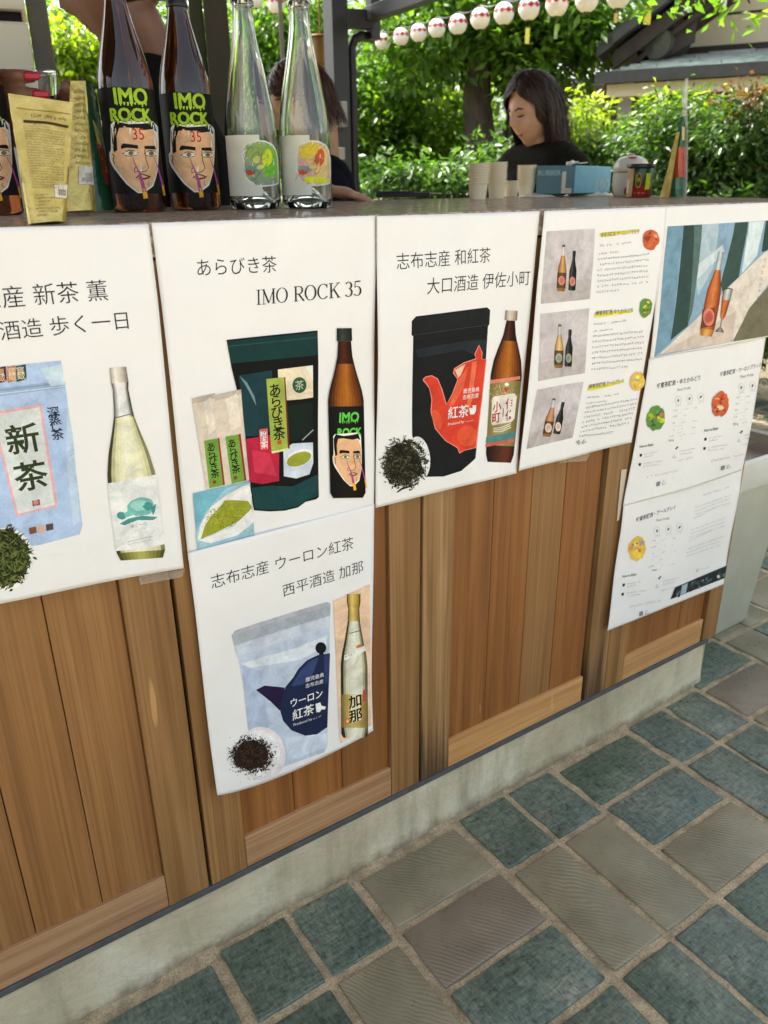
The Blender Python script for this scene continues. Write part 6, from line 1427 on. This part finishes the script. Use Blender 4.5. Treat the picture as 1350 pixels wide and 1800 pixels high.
# hanging brass bell
q = atd(563, 66, 5.6); e2 = tag(empty('hanging_windbell', tuple(q)), 'small bronze hanging lamp between the clear bottle and the black post', 'lamp'); BRZ = plain('bronze', (.16, .09, .03), .4, Metallic=.6)  # the hanging lamp of the label is a wind-bell
m = MB(); m.lathe([(0, .02), (.03, .016), (.095, .006), (.098, 0), (.06, -.004), (.058, -.15), (.07, -.155), (.07, -.165), (0, -.165)], 20); m.build('shade', BRZ, e2, smooth=True, auto=40); m = MB(); m.tube([(0, 0, .02), (0, 0, .9)], .006, 6); m.build('chain', BRZ, e2)  # bell body and the chain it hangs on
# paper lanterns on a cord
t = NT('lantern paper'); p = t.pr((.78, .76, .70), .7); p.inputs['Transmission Weight'].default_value = 0.0; LANT = t.m
LRED = plain('lantern red print', (.45, .015, .03), .7); LBLK = plain('lantern rim', (.02, .018, .016), .5)
LSP = [(449, 0, 14), (485, 7, 16), (673, 74, 14.5), (705, 65, 15), (736, 58, 15.5), (768, 50, 16), (805, 43, 17), (844, 33, 18), (886, 24, 18.5), (930, 15, 19.5), (979, 7, 20.5), (1032, -1, 21), (1088, -9, 22)]
lroot = None; ord_ = ('', '', 'first', 'second', 'third', 'fourth', 'fifth', 'sixth', 'seventh', 'eighth', 'ninth', 'tenth', 'eleventh')
def make_lantern():
    r0 = empty('paper_lantern'); m = MB(); pr = []
    for k in range(29):
        th = math.pi * (.10 + .80 * k / 28); pr.append((.125 * math.sin(th) * (1 + .012 * (k % 2)), .125 * math.cos(th) * 1.02))
    m.lathe(pr, 32); m.build('paper_globe', LANT, r0, smooth=True)
    for z0, z1, nm in ((.118, .128, 'top_rim'), (-.128, -.118, 'bottom_rim')):
        m = MB(); m.lathe([(.0, z0), (.040, z0), (.040, z1), (.0, z1)], 20); m.build(nm, LBLK, r0)
    for k in range(9):                                      # red blossoms joined by a band
        m = MB(); a0 = 2 * math.pi * k / 9; r1 = .1285
        for pe in range(5):
            an = 2 * math.pi * pe / 5; V = []
            for q in range(10): qa = 2 * math.pi * q / 10; aa = a0 + (.016 * math.cos(an) + .015 * math.cos(qa)) / .125 * 1.0; zz = .028 + .016 * math.sin(an) + .015 * math.sin(qa); rr2 = math.sqrt(max(0, r1 * r1 - zz * zz)); V.append((rr2 * math.cos(aa), rr2 * math.sin(aa), zz))
            m.face(V)
        for q in range(4):
            b0_, b1_ = a0 + 2 * math.pi / 9 * (.24 + q * .13), a0 + 2 * math.pi / 9 * (.24 + (q + 1) * .13); rr2 = .1268; m.face([(rr2 * math.cos(b0_), rr2 * math.sin(b0_), .021), (rr2 * math.cos(b1_), rr2 * math.sin(b1_), .021), (rr2 * math.cos(b1_), rr2 * math.sin(b1_), .035), (rr2 * math.cos(b0_), rr2 * math.sin(b0_), .032)])
        m.build('red_blossom', LRED, r0)
    return r0
proto = make_lantern(); kids = list(proto.children); cord = []
for k, (x, y, r) in enumerate(LSP):
    d = .072 * FPX / r * 1.10
    p_ = atd(x, y, d * .93)
    if k == 0: o = proto
    else:
        o = proto.copy(); COL.objects.link(o)
        for ch_ in kids: c_ = ch_.copy(); COL.objects.link(c_); c_.parent = o
    o.location = p_; o.rotation_euler = (0, 0, random.random() * 6); o.scale = (.47,) * 3
    lab = 'round white paper lantern with red blossoms, ' + ('cut by the top edge between the clear bottles' if k == 0 else 'behind the neck of the right clear bottle' if k == 1 else ord_[k] + ' from the left along the cord' if k < 12 else 'rightmost on the cord')
    tag(o, lab, 'lantern', 'paper lanterns strung on a cord')
    if k >= 2: cord.append((p_[0], p_[1], p_[2] + .07))
m = MB(); pts = []
for a_, b_ in zip(cord, cord[1:]):
    for q in range(6): t_ = q / 6; pts.append((a_[0] + (b_[0] - a_[0]) * t_, a_[1] + (b_[1] - a_[1]) * t_, a_[2] + (b_[2] - a_[2]) * t_ - .02 * math.sin(math.pi * t_)))
m.tube(pts, .004, 6); tag(m.build('lantern_cord', BLKS), 'black cord carrying the row of paper lanterns', 'cord')
# paper wish strips hanging among the leaves
for k, (x, y0, y1, wd, d, colr, lab) in enumerate(((928, 49, 77, 6, 6.5, (.72, .66, .10), 'yellow paper strip hanging below the ninth lantern'), (1140, 11, 43, 10, 4.6, (.80, .66, .08), 'wide yellow paper strip hanging in front of the house gable'), (978, 42, 68, 5, 7, (.55, .66, .30), 'pale green paper strip hanging in the tree'), (1083, 23, 40, 5, 7, (.66, .40, .12), 'orange paper strip hanging near the rightmost lantern'), (1273, 0, 20, 8, 4.4, (.78, .77, .74), 'white paper strip hanging against the gable wall'), (844, 66, 92, 6, 7.5, (.62, .66, .50), 'pale paper strip hanging below the sixth lantern'))):
    p0_, p1_ = atd(x, y0, d), atd(x, y1, d); h = wd / FPX * d / 2; m = MB(); t_ = .0015
    m.box(-h, h, -t_, t_, p1_[2] - p0_[2], 0); o = m.build('paper_strip', plain('strip ' + lab.split()[0] + lab.split()[1], colr, .7)); o.location = p0_; o.rotation_euler = (0, 0, -.5); tag(o, lab, 'paper strip', 'paper strips hanging from the branches')

# ================================================================== house on the right
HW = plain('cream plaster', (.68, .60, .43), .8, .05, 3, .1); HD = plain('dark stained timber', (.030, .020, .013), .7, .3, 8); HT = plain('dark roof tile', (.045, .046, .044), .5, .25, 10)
t = NT('weathered green roof'); p = t.pr((.2, .26, .24), .6); v = t.coords((1, 1, 1)); n1 = t.noise(v, 5, 6, .65); n2 = t.noise(v, 1.5, 4)
t.l(t.mix(t.ramp(n2, [(.4, 0.), (.65, .6)]), t.ramp(n1, [(.3, (.12, .165, .145)), (.55, (.25, .30, .275)), (.75, (.48, .52, .50))]), (.30, .31, .29)), p.inputs['Base Color']); HG = t.m
HX = np.array([-.53, .848]); HN = np.array([-.848, -.53])               # along the wall (away to the left), out of the wall
PR = atd(1350, 118, 6.6); HO = np.array([PR[0], PR[1]])
def H3(u, n, z): q = HO + HX * u + HN * n; return (float(q[0]), float(q[1]), float(z))
def solve_u(px, n):                                                     # wall coordinate where a sight line column meets the plane n
    d = ray(px, 330)[:2]; A2 = np.array([[HX[0], -d[0]], [HX[1], -d[1]]]); return float(np.linalg.solve(A2, -(HO + HN * n))[0])
def zat(px, py, n):
    u = solve_u(px, n); q = HO + HX * u + HN * n; return float(CAM[2] + ray(px, py)[2] / np.hypot(*ray(px, py)[:2]) * np.hypot(*q))
uL = solve_u(1040, 0.0); zE = zat(1350, 118, 0.0); nW = -1.0; uW = solve_u(1162, nW); zW0 = zat(1350, 78, nW); zWt = zW0 + 2.2
e = tag(empty('house', H3(1, -2, 0)), 'cream plastered house with dark gable eave and weathered green lower roof', 'house')
def hp(name, m, mat, bev=0): o = m.build(name, mat, bevel=bev); adopt(e, o); return o
def prismH(name, pts, n0, n1, mat):
    m = MB(); k = len(pts); m.add([H3(u, n0, z) for u, z in pts] + [H3(u, n1, z) for u, z in pts], [tuple(range(k)), tuple(range(k, 2 * k))[::-1]] + [(i, (i + 1) % k, k + (i + 1) % k, k + i) for i in range(k)]); return hp(name, m, mat)
uR = -3.5
prismH('gable_wall', [(uR, zW0 - .3), (uW + .45, zW0 - .3), (uW + .45, zW0 + .25), (uW - 1.9, zW0 + 2.0), (uR, zW0 + 2.0)], nW, nW - .25, HW)
prismH('wall_trim', [(uR, zW0 + .22), (uW + .40, zW0 + .22), (uW + .40, zW0 + .235), (uR, zW0 + .235)], nW + .012, nW, HD); prismH('flashing', [(uR, zW0 - .06), (uW + .3, zW0 - .06), (uW + .3, zW0 + .015), (uR, zW0 + .015)], nW + .03, nW + .002, HD)
# gable eave descending to the left, in layers
nE = nW + .55; ua, za = solve_u(1058, nE), zat(1058, 108, nE); ub, zb2 = solve_u(1180, nE), zat(1180, 2, nE); sl = (zb2 - za) / (ub - ua); uc = ub - 3.0; zc = zb2 + sl * (uc - ub)
prismH('roof_tiles', [(ua + .12, za + .02), (uc, zc + .12), (uc, zc + .24), (ua + .12, za + .12)], nE + .06, nW - 3, HT)
for k in range(9):
    u0 = ua + (uc - ua) * (k / 9); u1 = ua + (uc - ua) * ((k + .93) / 9); z0_, z1_ = za + sl * (u0 - ua), za + sl * (u1 - ua); prismH('eave_tile', [(u0, z0_ + .10), (u1, z1_ + .10), (u1, z1_ + .155), (u0, z0_ + .165)], nE + .10, nE - .14, HT)
prismH('barge_board', [(ua, za - .06), (uc, zc - .06), (uc, zc + .10), (ua, za + .06)], nE, nE - .06, HD); prismH('soffit', [(ua - .05, za - .10), (uc, zc - .10), (uc, zc - .06), (ua - .05, za - .06)], nE - .06, nW, HD)
for k in range(4): dn = .12 * k + .1; prismH('purlin', [(ua - .55 - .02, za + sl * -.55 - .26), (ua - .35, za + sl * -.35 - .24), (ua - .35, za + sl * -.35 - .10), (ua - .57, za + sl * -.57 - .10)], nE - dn, nE - dn - .05, HD) if k < 1 else None
q0 = np.array(H3(solve_u(1128, nW + .5), nW + .5, zat(1128, 78, nW + .5))); q1 = np.array(H3(solve_u(1163, nW + .1), nW + .1, zat(1163, 80, nW + .1))); m = MB(); m.tube([tuple(q0), tuple(q1)], .105, 16); hp('round_purlin', m, plain('grey green log', (.06, .062, .045), .7, .3, 12))
# lower pent roof with rows of shingles
rows_ = 7; zTop = zW0 - .04
for r in range(rows_):
    f0, f1 = r / rows_, (r + 1) / rows_; nn0, nn1 = nW * (1 - f0) * 1.0, nW * (1 - f1); z0_, z1_ = zTop + (zE - zTop) * f0, zTop + (zE - zTop) * f1
    u = uR
    while u < uL - .05:
        wd = random.uniform(.30, .46); uend = min(u + wd, uL + .0); lf = (uL - uW) * (1 - f1) * .75; ue = min(uend, uL - lf)
        if ue - u > .06:
            dz = random.uniform(0, .008); m = MB(); m.add([H3(u, nn0, z0_ + dz), H3(ue - .006, nn0, z0_ + dz), H3(ue - .006, nn1 + .03, z1_ + .022 + dz), H3(u, nn1 + .03, z1_ + .022 + dz), H3(u, nn1 + .03, z1_ + dz - .004), H3(ue - .006, nn1 + .03, z1_ + dz - .004)], [(0, 1, 2, 3), (3, 2, 5, 4)]); hp('shingle', m, HG)
        u = uend
m = MB(); m.add([H3(uR, nW, zTop - .05), H3(uW + .3, nW, zTop - .05), H3(uL, 0, zE - .03), H3(uR, 0, zE - .03)], [(0, 1, 2, 3)]); hp('roof_deck', m, HD)
prismH('gutter', [(uR, zE - .045), (uL + .03, zE - .045), (uL + .03, zE + .03), (uR, zE + .03)], .075, .02, HT); prismH('fascia', [(uR, zE - .13), (uL - .05, zE - .13), (uL - .05, zE - .05), (uR, zE - .05)], .0, -.04, HW)
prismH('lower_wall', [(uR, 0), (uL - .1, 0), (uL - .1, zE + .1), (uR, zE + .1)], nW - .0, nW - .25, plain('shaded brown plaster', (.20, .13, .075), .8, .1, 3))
for x in (1060, 1110, 1152, 1240, 1335): u = solve_u(x, -.7); prismH('pillar', [(u - .05, 0), (u + .05, 0), (u + .05, zE + .05), (u - .05, zE + .05)], -.65, -.75, plain('red brown timber', (.09, .03, .016), .6, .2, 10))
for z_ in (1.95, 1.35): prismH('railing', [(uR, z_), (uL - .2, z_), (uL - .2, z_ + .07), (uR, z_ + .07)], -.66, -.71, plain('red brown timber', (.09, .03, .016), .6, .2, 10))
prismH('white_panel', [(solve_u(1145, -.8), .4), (solve_u(1110, -.8), .4), (solve_u(1110, -.8), 1.8), (solve_u(1145, -.8), 1.8)], -.78, -.82, plain('white plaster', (.66, .63, .56), .8, .04, 4))
# second roof farther left behind the tree
q = atd(1010, 130, 11.0); e3 = tag(empty('outbuilding', (q[0], q[1], 0)), 'far grey roofed outbuilding glimpsed left of the house', 'building'); S2 = np.array([RT.x, RT.y]); B2 = np.array([-S2[1], S2[0]])
m = MB(); zz = q[2]; c2 = np.array([q[0], q[1]])
def L3(a_, b_, z): p = c2 + S2 * a_ + B2 * b_; return (p[0], p[1], z)
m.add([L3(-.6, 0, zz - .05), L3(1.4, 0, zz - .05), L3(1.4, 1.6, zz + .75), L3(-.6, 1.6, zz + .75), L3(-.6, 0, zz - .12), L3(1.4, 0, zz - .12)], [(0, 1, 2, 3), (0, 4, 5, 1)]); o = m.build('roof', plain('grey metal roof', (.28, .29, .29), .5, .1, 6)); adopt(e3, o)
m = MB(); m.add([L3(-.45, .25, 0), L3(1.3, .25, 0), L3(1.3, .25, zz - .05), L3(-.45, .25, zz - .05), L3(-.45, 1.5, 0), L3(1.3, 1.5, 0), L3(1.3, 1.5, zz + .6), L3(-.45, 1.5, zz + .6)], [(0, 1, 2, 3), (4, 5, 6, 7), (0, 4, 7, 3), (1, 5, 6, 2)]); o = m.build('wall', plain('grey plaster', (.34, .31, .27), .8, .1, 4)); adopt(e3, o)

# ================================================================== trees and hedge
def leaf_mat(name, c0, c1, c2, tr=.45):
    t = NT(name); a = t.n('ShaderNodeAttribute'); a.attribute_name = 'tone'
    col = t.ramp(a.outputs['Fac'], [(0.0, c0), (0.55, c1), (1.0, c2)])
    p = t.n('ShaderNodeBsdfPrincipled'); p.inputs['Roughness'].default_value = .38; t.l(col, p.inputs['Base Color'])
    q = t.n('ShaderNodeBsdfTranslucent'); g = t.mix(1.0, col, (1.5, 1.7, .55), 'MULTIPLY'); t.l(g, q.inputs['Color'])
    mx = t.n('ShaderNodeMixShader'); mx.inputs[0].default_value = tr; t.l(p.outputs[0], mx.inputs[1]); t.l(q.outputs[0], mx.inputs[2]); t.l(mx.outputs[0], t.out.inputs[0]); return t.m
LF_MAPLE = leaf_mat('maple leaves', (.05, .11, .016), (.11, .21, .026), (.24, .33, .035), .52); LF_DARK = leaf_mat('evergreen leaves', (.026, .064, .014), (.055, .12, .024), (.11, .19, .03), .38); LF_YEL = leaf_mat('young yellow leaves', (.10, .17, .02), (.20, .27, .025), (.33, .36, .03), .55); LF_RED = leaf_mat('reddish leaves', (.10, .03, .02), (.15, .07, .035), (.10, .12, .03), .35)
t = NT('tree bark'); t.pr((.06, .045, .03), .9); v = t.coords((1, 1, .4)); n1 = t.noise(v, 14, 6, .65); t.l(t.ramp(n1, [(.3, (.022, .017, .012)), (.6, (.07, .055, .04)), (.8, (.16, .15, .13))]), t.p.inputs['Base Color']); t.bump(n1, .8, .02); BARK = t.m
def leaves(name, clumps, n, size, mat, parent, seed, flat=.55, droop=.25, aspect=.42):
    """clumps: (centre, radii); leaves gather in sprays on the clump shells, each a folded four-cornered blade"""
    g = np.random.default_rng(seed); C_ = np.array([c for c, _ in clumps], float); R_ = np.array([r for _, r in clumps], float); wgt = R_.prod(1) ** (2 / 3); wgt /= wgt.sum()
    ns = max(1, n // 9); ci = g.choice(len(C_), ns, p=wgt); d = g.normal(size=(ns, 3)); d /= np.linalg.norm(d, axis=1)[:, None]; rad_ = g.random(ns) ** .42
    sp = C_[ci] + d * R_[ci] * rad_[:, None]; out = d * np.array([1, 1, .4]); out[:, 2] -= droop; out /= np.linalg.norm(out, axis=1)[:, None] + 1e-9
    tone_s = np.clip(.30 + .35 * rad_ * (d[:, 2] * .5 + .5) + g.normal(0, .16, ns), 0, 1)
    idx = np.repeat(np.arange(ns), 9)[:n]; n = len(idx)
    pos = sp[idx] + out[idx] * (g.random(n)[:, None] * size * 3.2) + g.normal(0, size * .65, (n, 3)); ax = out[idx] + g.normal(0, .55, (n, 3)); ax /= np.linalg.norm(ax, axis=1)[:, None]
    up = np.array([0, 0, 1.0]) * flat * 2 + g.normal(0, .55, (n, 3)); sd = np.cross(ax, up); sd /= np.linalg.norm(sd, axis=1)[:, None] + 1e-9; nm = np.cross(sd, ax)
    L = size * g.uniform(.6, 1.35, n)[:, None]; W = L * aspect
    v0 = pos; v1 = pos + ax * L * .45 + sd * W * .5 + nm * L * .05; v2 = pos + ax * L - nm * L * .08; v3 = pos + ax * L * .45 - sd * W * .5 + nm * L * .05
    V = np.stack([v0, v1, v2, v3], 1).reshape(-1, 3).astype(np.float32); me = bpy.data.meshes.new(name); b = (np.arange(n) * 4)[:, None]; T_ = np.concatenate([b + np.array([[0, 1, 2]]), b + np.array([[0, 2, 3]])], 1).reshape(-1)
    me.vertices.add(len(V)); me.vertices.foreach_set('co', V.ravel()); me.loops.add(len(T_)); me.loops.foreach_set('vertex_index', T_.astype(np.int32)); me.polygons.add(2 * n); me.polygons.foreach_set('loop_start', np.arange(0, 6 * n, 3).astype(np.int32))
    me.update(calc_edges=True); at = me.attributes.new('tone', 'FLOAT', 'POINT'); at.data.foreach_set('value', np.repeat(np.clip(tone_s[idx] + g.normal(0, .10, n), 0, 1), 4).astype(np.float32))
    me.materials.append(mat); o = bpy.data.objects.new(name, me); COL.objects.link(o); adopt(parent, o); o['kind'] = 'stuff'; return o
def branchy(m, pts, r0, r1): m.tube(pts, list(np.linspace(r0, r1, len(pts))), 8)
def tree(px, dist, trunk_px, clump_px, n, size, mat, label, seed, name='tree', r0=.10, spread=.45, cat='tree', extra=None, flat=.55):
    """trunk_px: sight-line points of the trunk; clump_px: (x, y, rx, ry[, ddist]) leaf masses as seen, at about the same distance"""
    dist = dist * (1.22 if dist > 5.7 else 1.0); size = size * (1.15 if dist > 6.9 else 1.0)
    base = atd(px, 338, dist); e = tag(empty(name, (base[0], base[1], 0)), label, cat, extra)
    r = random.Random(seed); tp = [Vector((base[0], base[1], -.02))] + [Vector(atd(x, y, dist + r.uniform(-.05, .05))) for x, y in trunk_px]; m = MB(); branchy(m, tp, r0, r0 * .45)
    k = dist / FPX; cl = []
    for c in clump_px:
        dd = dist + (c[4] if len(c) > 4 else 0); p_ = atd(c[0], c[1], dd); cl.append(((p_[0], p_[1], p_[2]), (c[2] * k * 1.05, max(c[2] * k * .9, .15) * (spread + .4), c[3] * k)))
        s = min(tp, key=lambda q: (q - Vector(p_)).length + (0 if q.z > .3 else 1)); mid = (s + Vector(p_)) / 2 + Vector((r.uniform(-.08, .08), r.uniform(-.08, .08), .05)); branchy(m, [s, mid, Vector(p_)], r0 * .35, r0 * .08)
        for q in range(3): tip = Vector(p_) + Vector((r.uniform(-1, 1) * c[2] * k, r.uniform(-.6, .6) * c[2] * k, r.uniform(-.7, .8) * c[3] * k)); branchy(m, [mid, (mid + tip) / 2 + Vector((0, 0, .04)), tip], r0 * .12, r0 * .03)
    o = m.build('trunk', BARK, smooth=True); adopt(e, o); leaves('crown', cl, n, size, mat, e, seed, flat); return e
# big leaning tree in the middle with dark limbs
tree(858, 6.1, [(850, 300), (842, 230), (838, 170), (842, 110), (850, 50), (862, -40)], [(860, -10, 90, 50), (760, 40, 80, 45), (700, 120, 60, 40, .6), (930, 70, 60, 55), (985, 30, 55, 45), (975, 100, 50, 35), (1020, -20, 90, 40)], 11000, .085, LF_MAPLE, 'large maple with dark leaning trunk behind the long haired person', 11, r0=.16)
m = MB(); 
tree(905, 6.3, [(890, 290), (905, 220), (925, 140), (930, 80), (915, 20), (905, -40)], [(960, 20, 60, 40), (890, 60, 45, 40)], 3000, .085, LF_MAPLE, 'second maple with forked trunk crossing beside the leaning one', 12, r0=.11)
tree(700, 6.6, [(702, 300), (706, 250), (712, 200), (708, 150)], [(690, 250, 60, 50), (740, 210, 65, 42), (660, 190, 40, 50), (780, 250, 55, 45, .5), (720, 300, 80, 38), (640, 290, 40, 50)], 8000, .075, LF_MAPLE, 'bushy bright green tree right of the black post', 13, r0=.07)
tree(770, 8.8, [(772, 280), (768, 200), (775, 120)], [(770, 140, 60, 45), (820, 240, 60, 60), (790, 290, 70, 40)], 4200, .09, LF_DARK, 'dark evergreen tree behind the bushy bright tree', 14, r0=.09)
tree(800, 6.9, [(805, 280), (806, 240)], [(805, 165, 36, 18), (790, 200, 30, 16)], 900, .07, LF_YEL, 'young yellow leaved sapling below the lanterns', 15, r0=.03, name='sapling')
tree(545, 6.8, [(548, 300), (552, 200), (556, 100)], [(545, 60, 45, 60), (540, 160, 50, 60), (560, 240, 45, 60), (440, 90, 50, 70, .3), (470, 190, 60, 70, .3), (500, 20, 70, 40)], 9500, .075, LF_MAPLE, 'bright green tree seen through and between the clear bottles', 16, r0=.07)
tree(440, 9.0, [(440, 250), (445, 150)], [(430, 40, 70, 70), (520, 130, 90, 80), (430, 220, 80, 80), (570, 260, 60, 70), (620, 150, 60, 70)], 5500, .10, LF_DARK, 'dark evergreen tree behind the bright tree by the bottles', 17, r0=.09)
tree(310, 6.0, [(308, 280), (305, 180)], [(300, 30, 40, 50), (290, 90, 40, 60), (300, 170, 50, 60)], 4000, .07, LF_MAPLE, 'green tree glimpsed between the two brown bottles', 18, r0=.06)
tree(140, 6.4, [(150, 260), (152, 190), (150, 120), (140, 60)], [(130, 82, 42, 26), (165, 95, 30, 22), (110, 95, 26, 18), (150, 130, 45, 20)], 3200, .075, LF_YEL, 'yellow green maple beyond the woman and the refrigerator', 19, r0=.05)
tree(100, 9.5, [(100, 250), (98, 120), (104, 40)], [(95, 60, 24, 30), (120, 20, 26, 18), (120, 170, 40, 25), (80, 140, 30, 26)], 2600, .08, LF_MAPLE, 'thin bluish green tree farthest left beyond the grey post', 20, r0=.04)
ne = tag(empty('branch', tuple(atd(1250, -60, 4.3))), 'leafy twigs of a near branch hanging over the gable', 'branch'); cl = []; m = MB(); A0 = Vector(atd(1250, -90, 4.3))
for x, y, rx, ry in ((1222, 4, 26, 8), (1262, 22, 10, 7), (1188, 0, 26, 7), (1318, 6, 9, 12)):
    p_ = atd(x, y, 4.3); cl.append((tuple(p_), (rx * .0031, .10, ry * .0031))); branchy(m, [A0, (A0 + Vector(p_)) / 2 + Vector((.03, 0, .02)), Vector(p_)], .009, .003)
o = m.build('twig', BARK, smooth=True); adopt(ne, o); leaves('leafage', cl, 85, .06, LF_MAPLE, ne, 21, .4)
# clipped hedge shrubs in front of the house
HG_ = 'hedge shrubs in front of the house'
for k, (x, top, hw, d, mt, lab) in enumerate(((1030, 240, 55, 5.6, LF_DARK, 'dark low hedge shrub behind the blue box'), (1105, 226, 58, 5.4, LF_DARK, 'dark hedge shrub behind the spotted jar'), (1190, 188, 58, 5.0, LF_DARK, 'tall light topped hedge shrub behind the slim pouch'), (1265, 192, 55, 4.9, LF_DARK, 'thin stemmed hedge shrub right of the slim pouch'), (1345, 190, 60, 4.7, LF_DARK, 'hedge shrub at the right picture edge'))):
    cl = []; r = random.Random(k + 40)
    yy = top + 14
    while yy < 610:
        for q in range(3): cl.append((x + r.uniform(-.75, .75) * hw, yy + r.uniform(-8, 8), hw * r.uniform(.35, .6), 17, r.uniform(-.25, .3)))
        yy += 26
    base = atd(x, 338, d); 
    tree(x, d, [(x + r.uniform(-6, 6), 310), (x + r.uniform(-12, 12), 240), (x + r.uniform(-14, 14), top + 20)], cl, 17000 if k != 3 else 12500, .042, mt, lab, 60 + k, name='hedge_shrub', r0=.028, cat='shrub', extra=HG_, flat=.35)
tree(1032, 5.4, [(1030, 320), (1028, 280)], [(1022, 195, 28, 16), (1000, 210, 16, 14), (1048, 215, 18, 10)], 900, .045, LF_YEL, 'sunny yellow shoots on the shrub beside the long haired person', 71, name='shrub', r0=.015, cat='shrub')
tree(1170, 4.9, [(1172, 320), (1174, 260)], [(1170, 205, 14, 7), (1190, 172, 22, 8)], 350, .04, LF_YEL, 'yellow green shoots on top of the hedge by the slim pouch', 72, name='shrub', r0=.012, cat='shrub')
tree(1330, 4.5, [(1335, 320), (1338, 250)], [(1330, 165, 26, 8)], 420, .04, LF_RED, 'reddish young shoots on the hedge top at the right edge', 73, name='shrub', r0=.012, cat='shrub')
# ground planting and the far wood
tree(690, 5.6, [(690, 330)], [(660, 320, 50, 22), (740, 315, 60, 26), (800, 320, 50, 22), (860, 300, 40, 40)], 4500, .06, LF_DARK, 'low dark shrubs at the foot of the bushy tree', 74, name='shrub', r0=.02, cat='shrub')
fw = empty('far_wood_root'); fw.location = (0, 0, 0)
cl = []; g = random.Random(5)
for k in range(46):
    az = rad(-2 + 66 * k / 45); d = g.uniform(14, 18); cl.append(((d * math.sin(az), d * math.cos(az), g.uniform(.6, 2.9)), (1.3, 1.3, g.uniform(.8, 1.4))))
wood_ = leaves('far_wood', cl, 17000, .17, LF_MAPLE, fw, 77); wood_.parent = None; bpy.data.objects.remove(fw); tag(wood_, 'far green wood closing the garden behind the trees', 'wood', kind='stuff')

# the garden goes on behind the viewer
fw = empty('root'); cl = []; g = random.Random(9)
for k in range(40):
    az = rad(95 + 190 * k / 39); d = g.uniform(11, 15); cl.append(((d * math.sin(az), d * math.cos(az), g.uniform(.8, 3.4)), (1.6, 1.6, g.uniform(1.2, 1.9))))
w2 = leaves('garden_wood', cl, 26000, .26, LF_DARK, fw, 78); w2.parent = None; bpy.data.objects.remove(fw); tag(w2, 'dark garden trees closing the forecourt behind the viewer', 'wood', kind='stuff')  # the forecourt is the unseen added bounce_ground
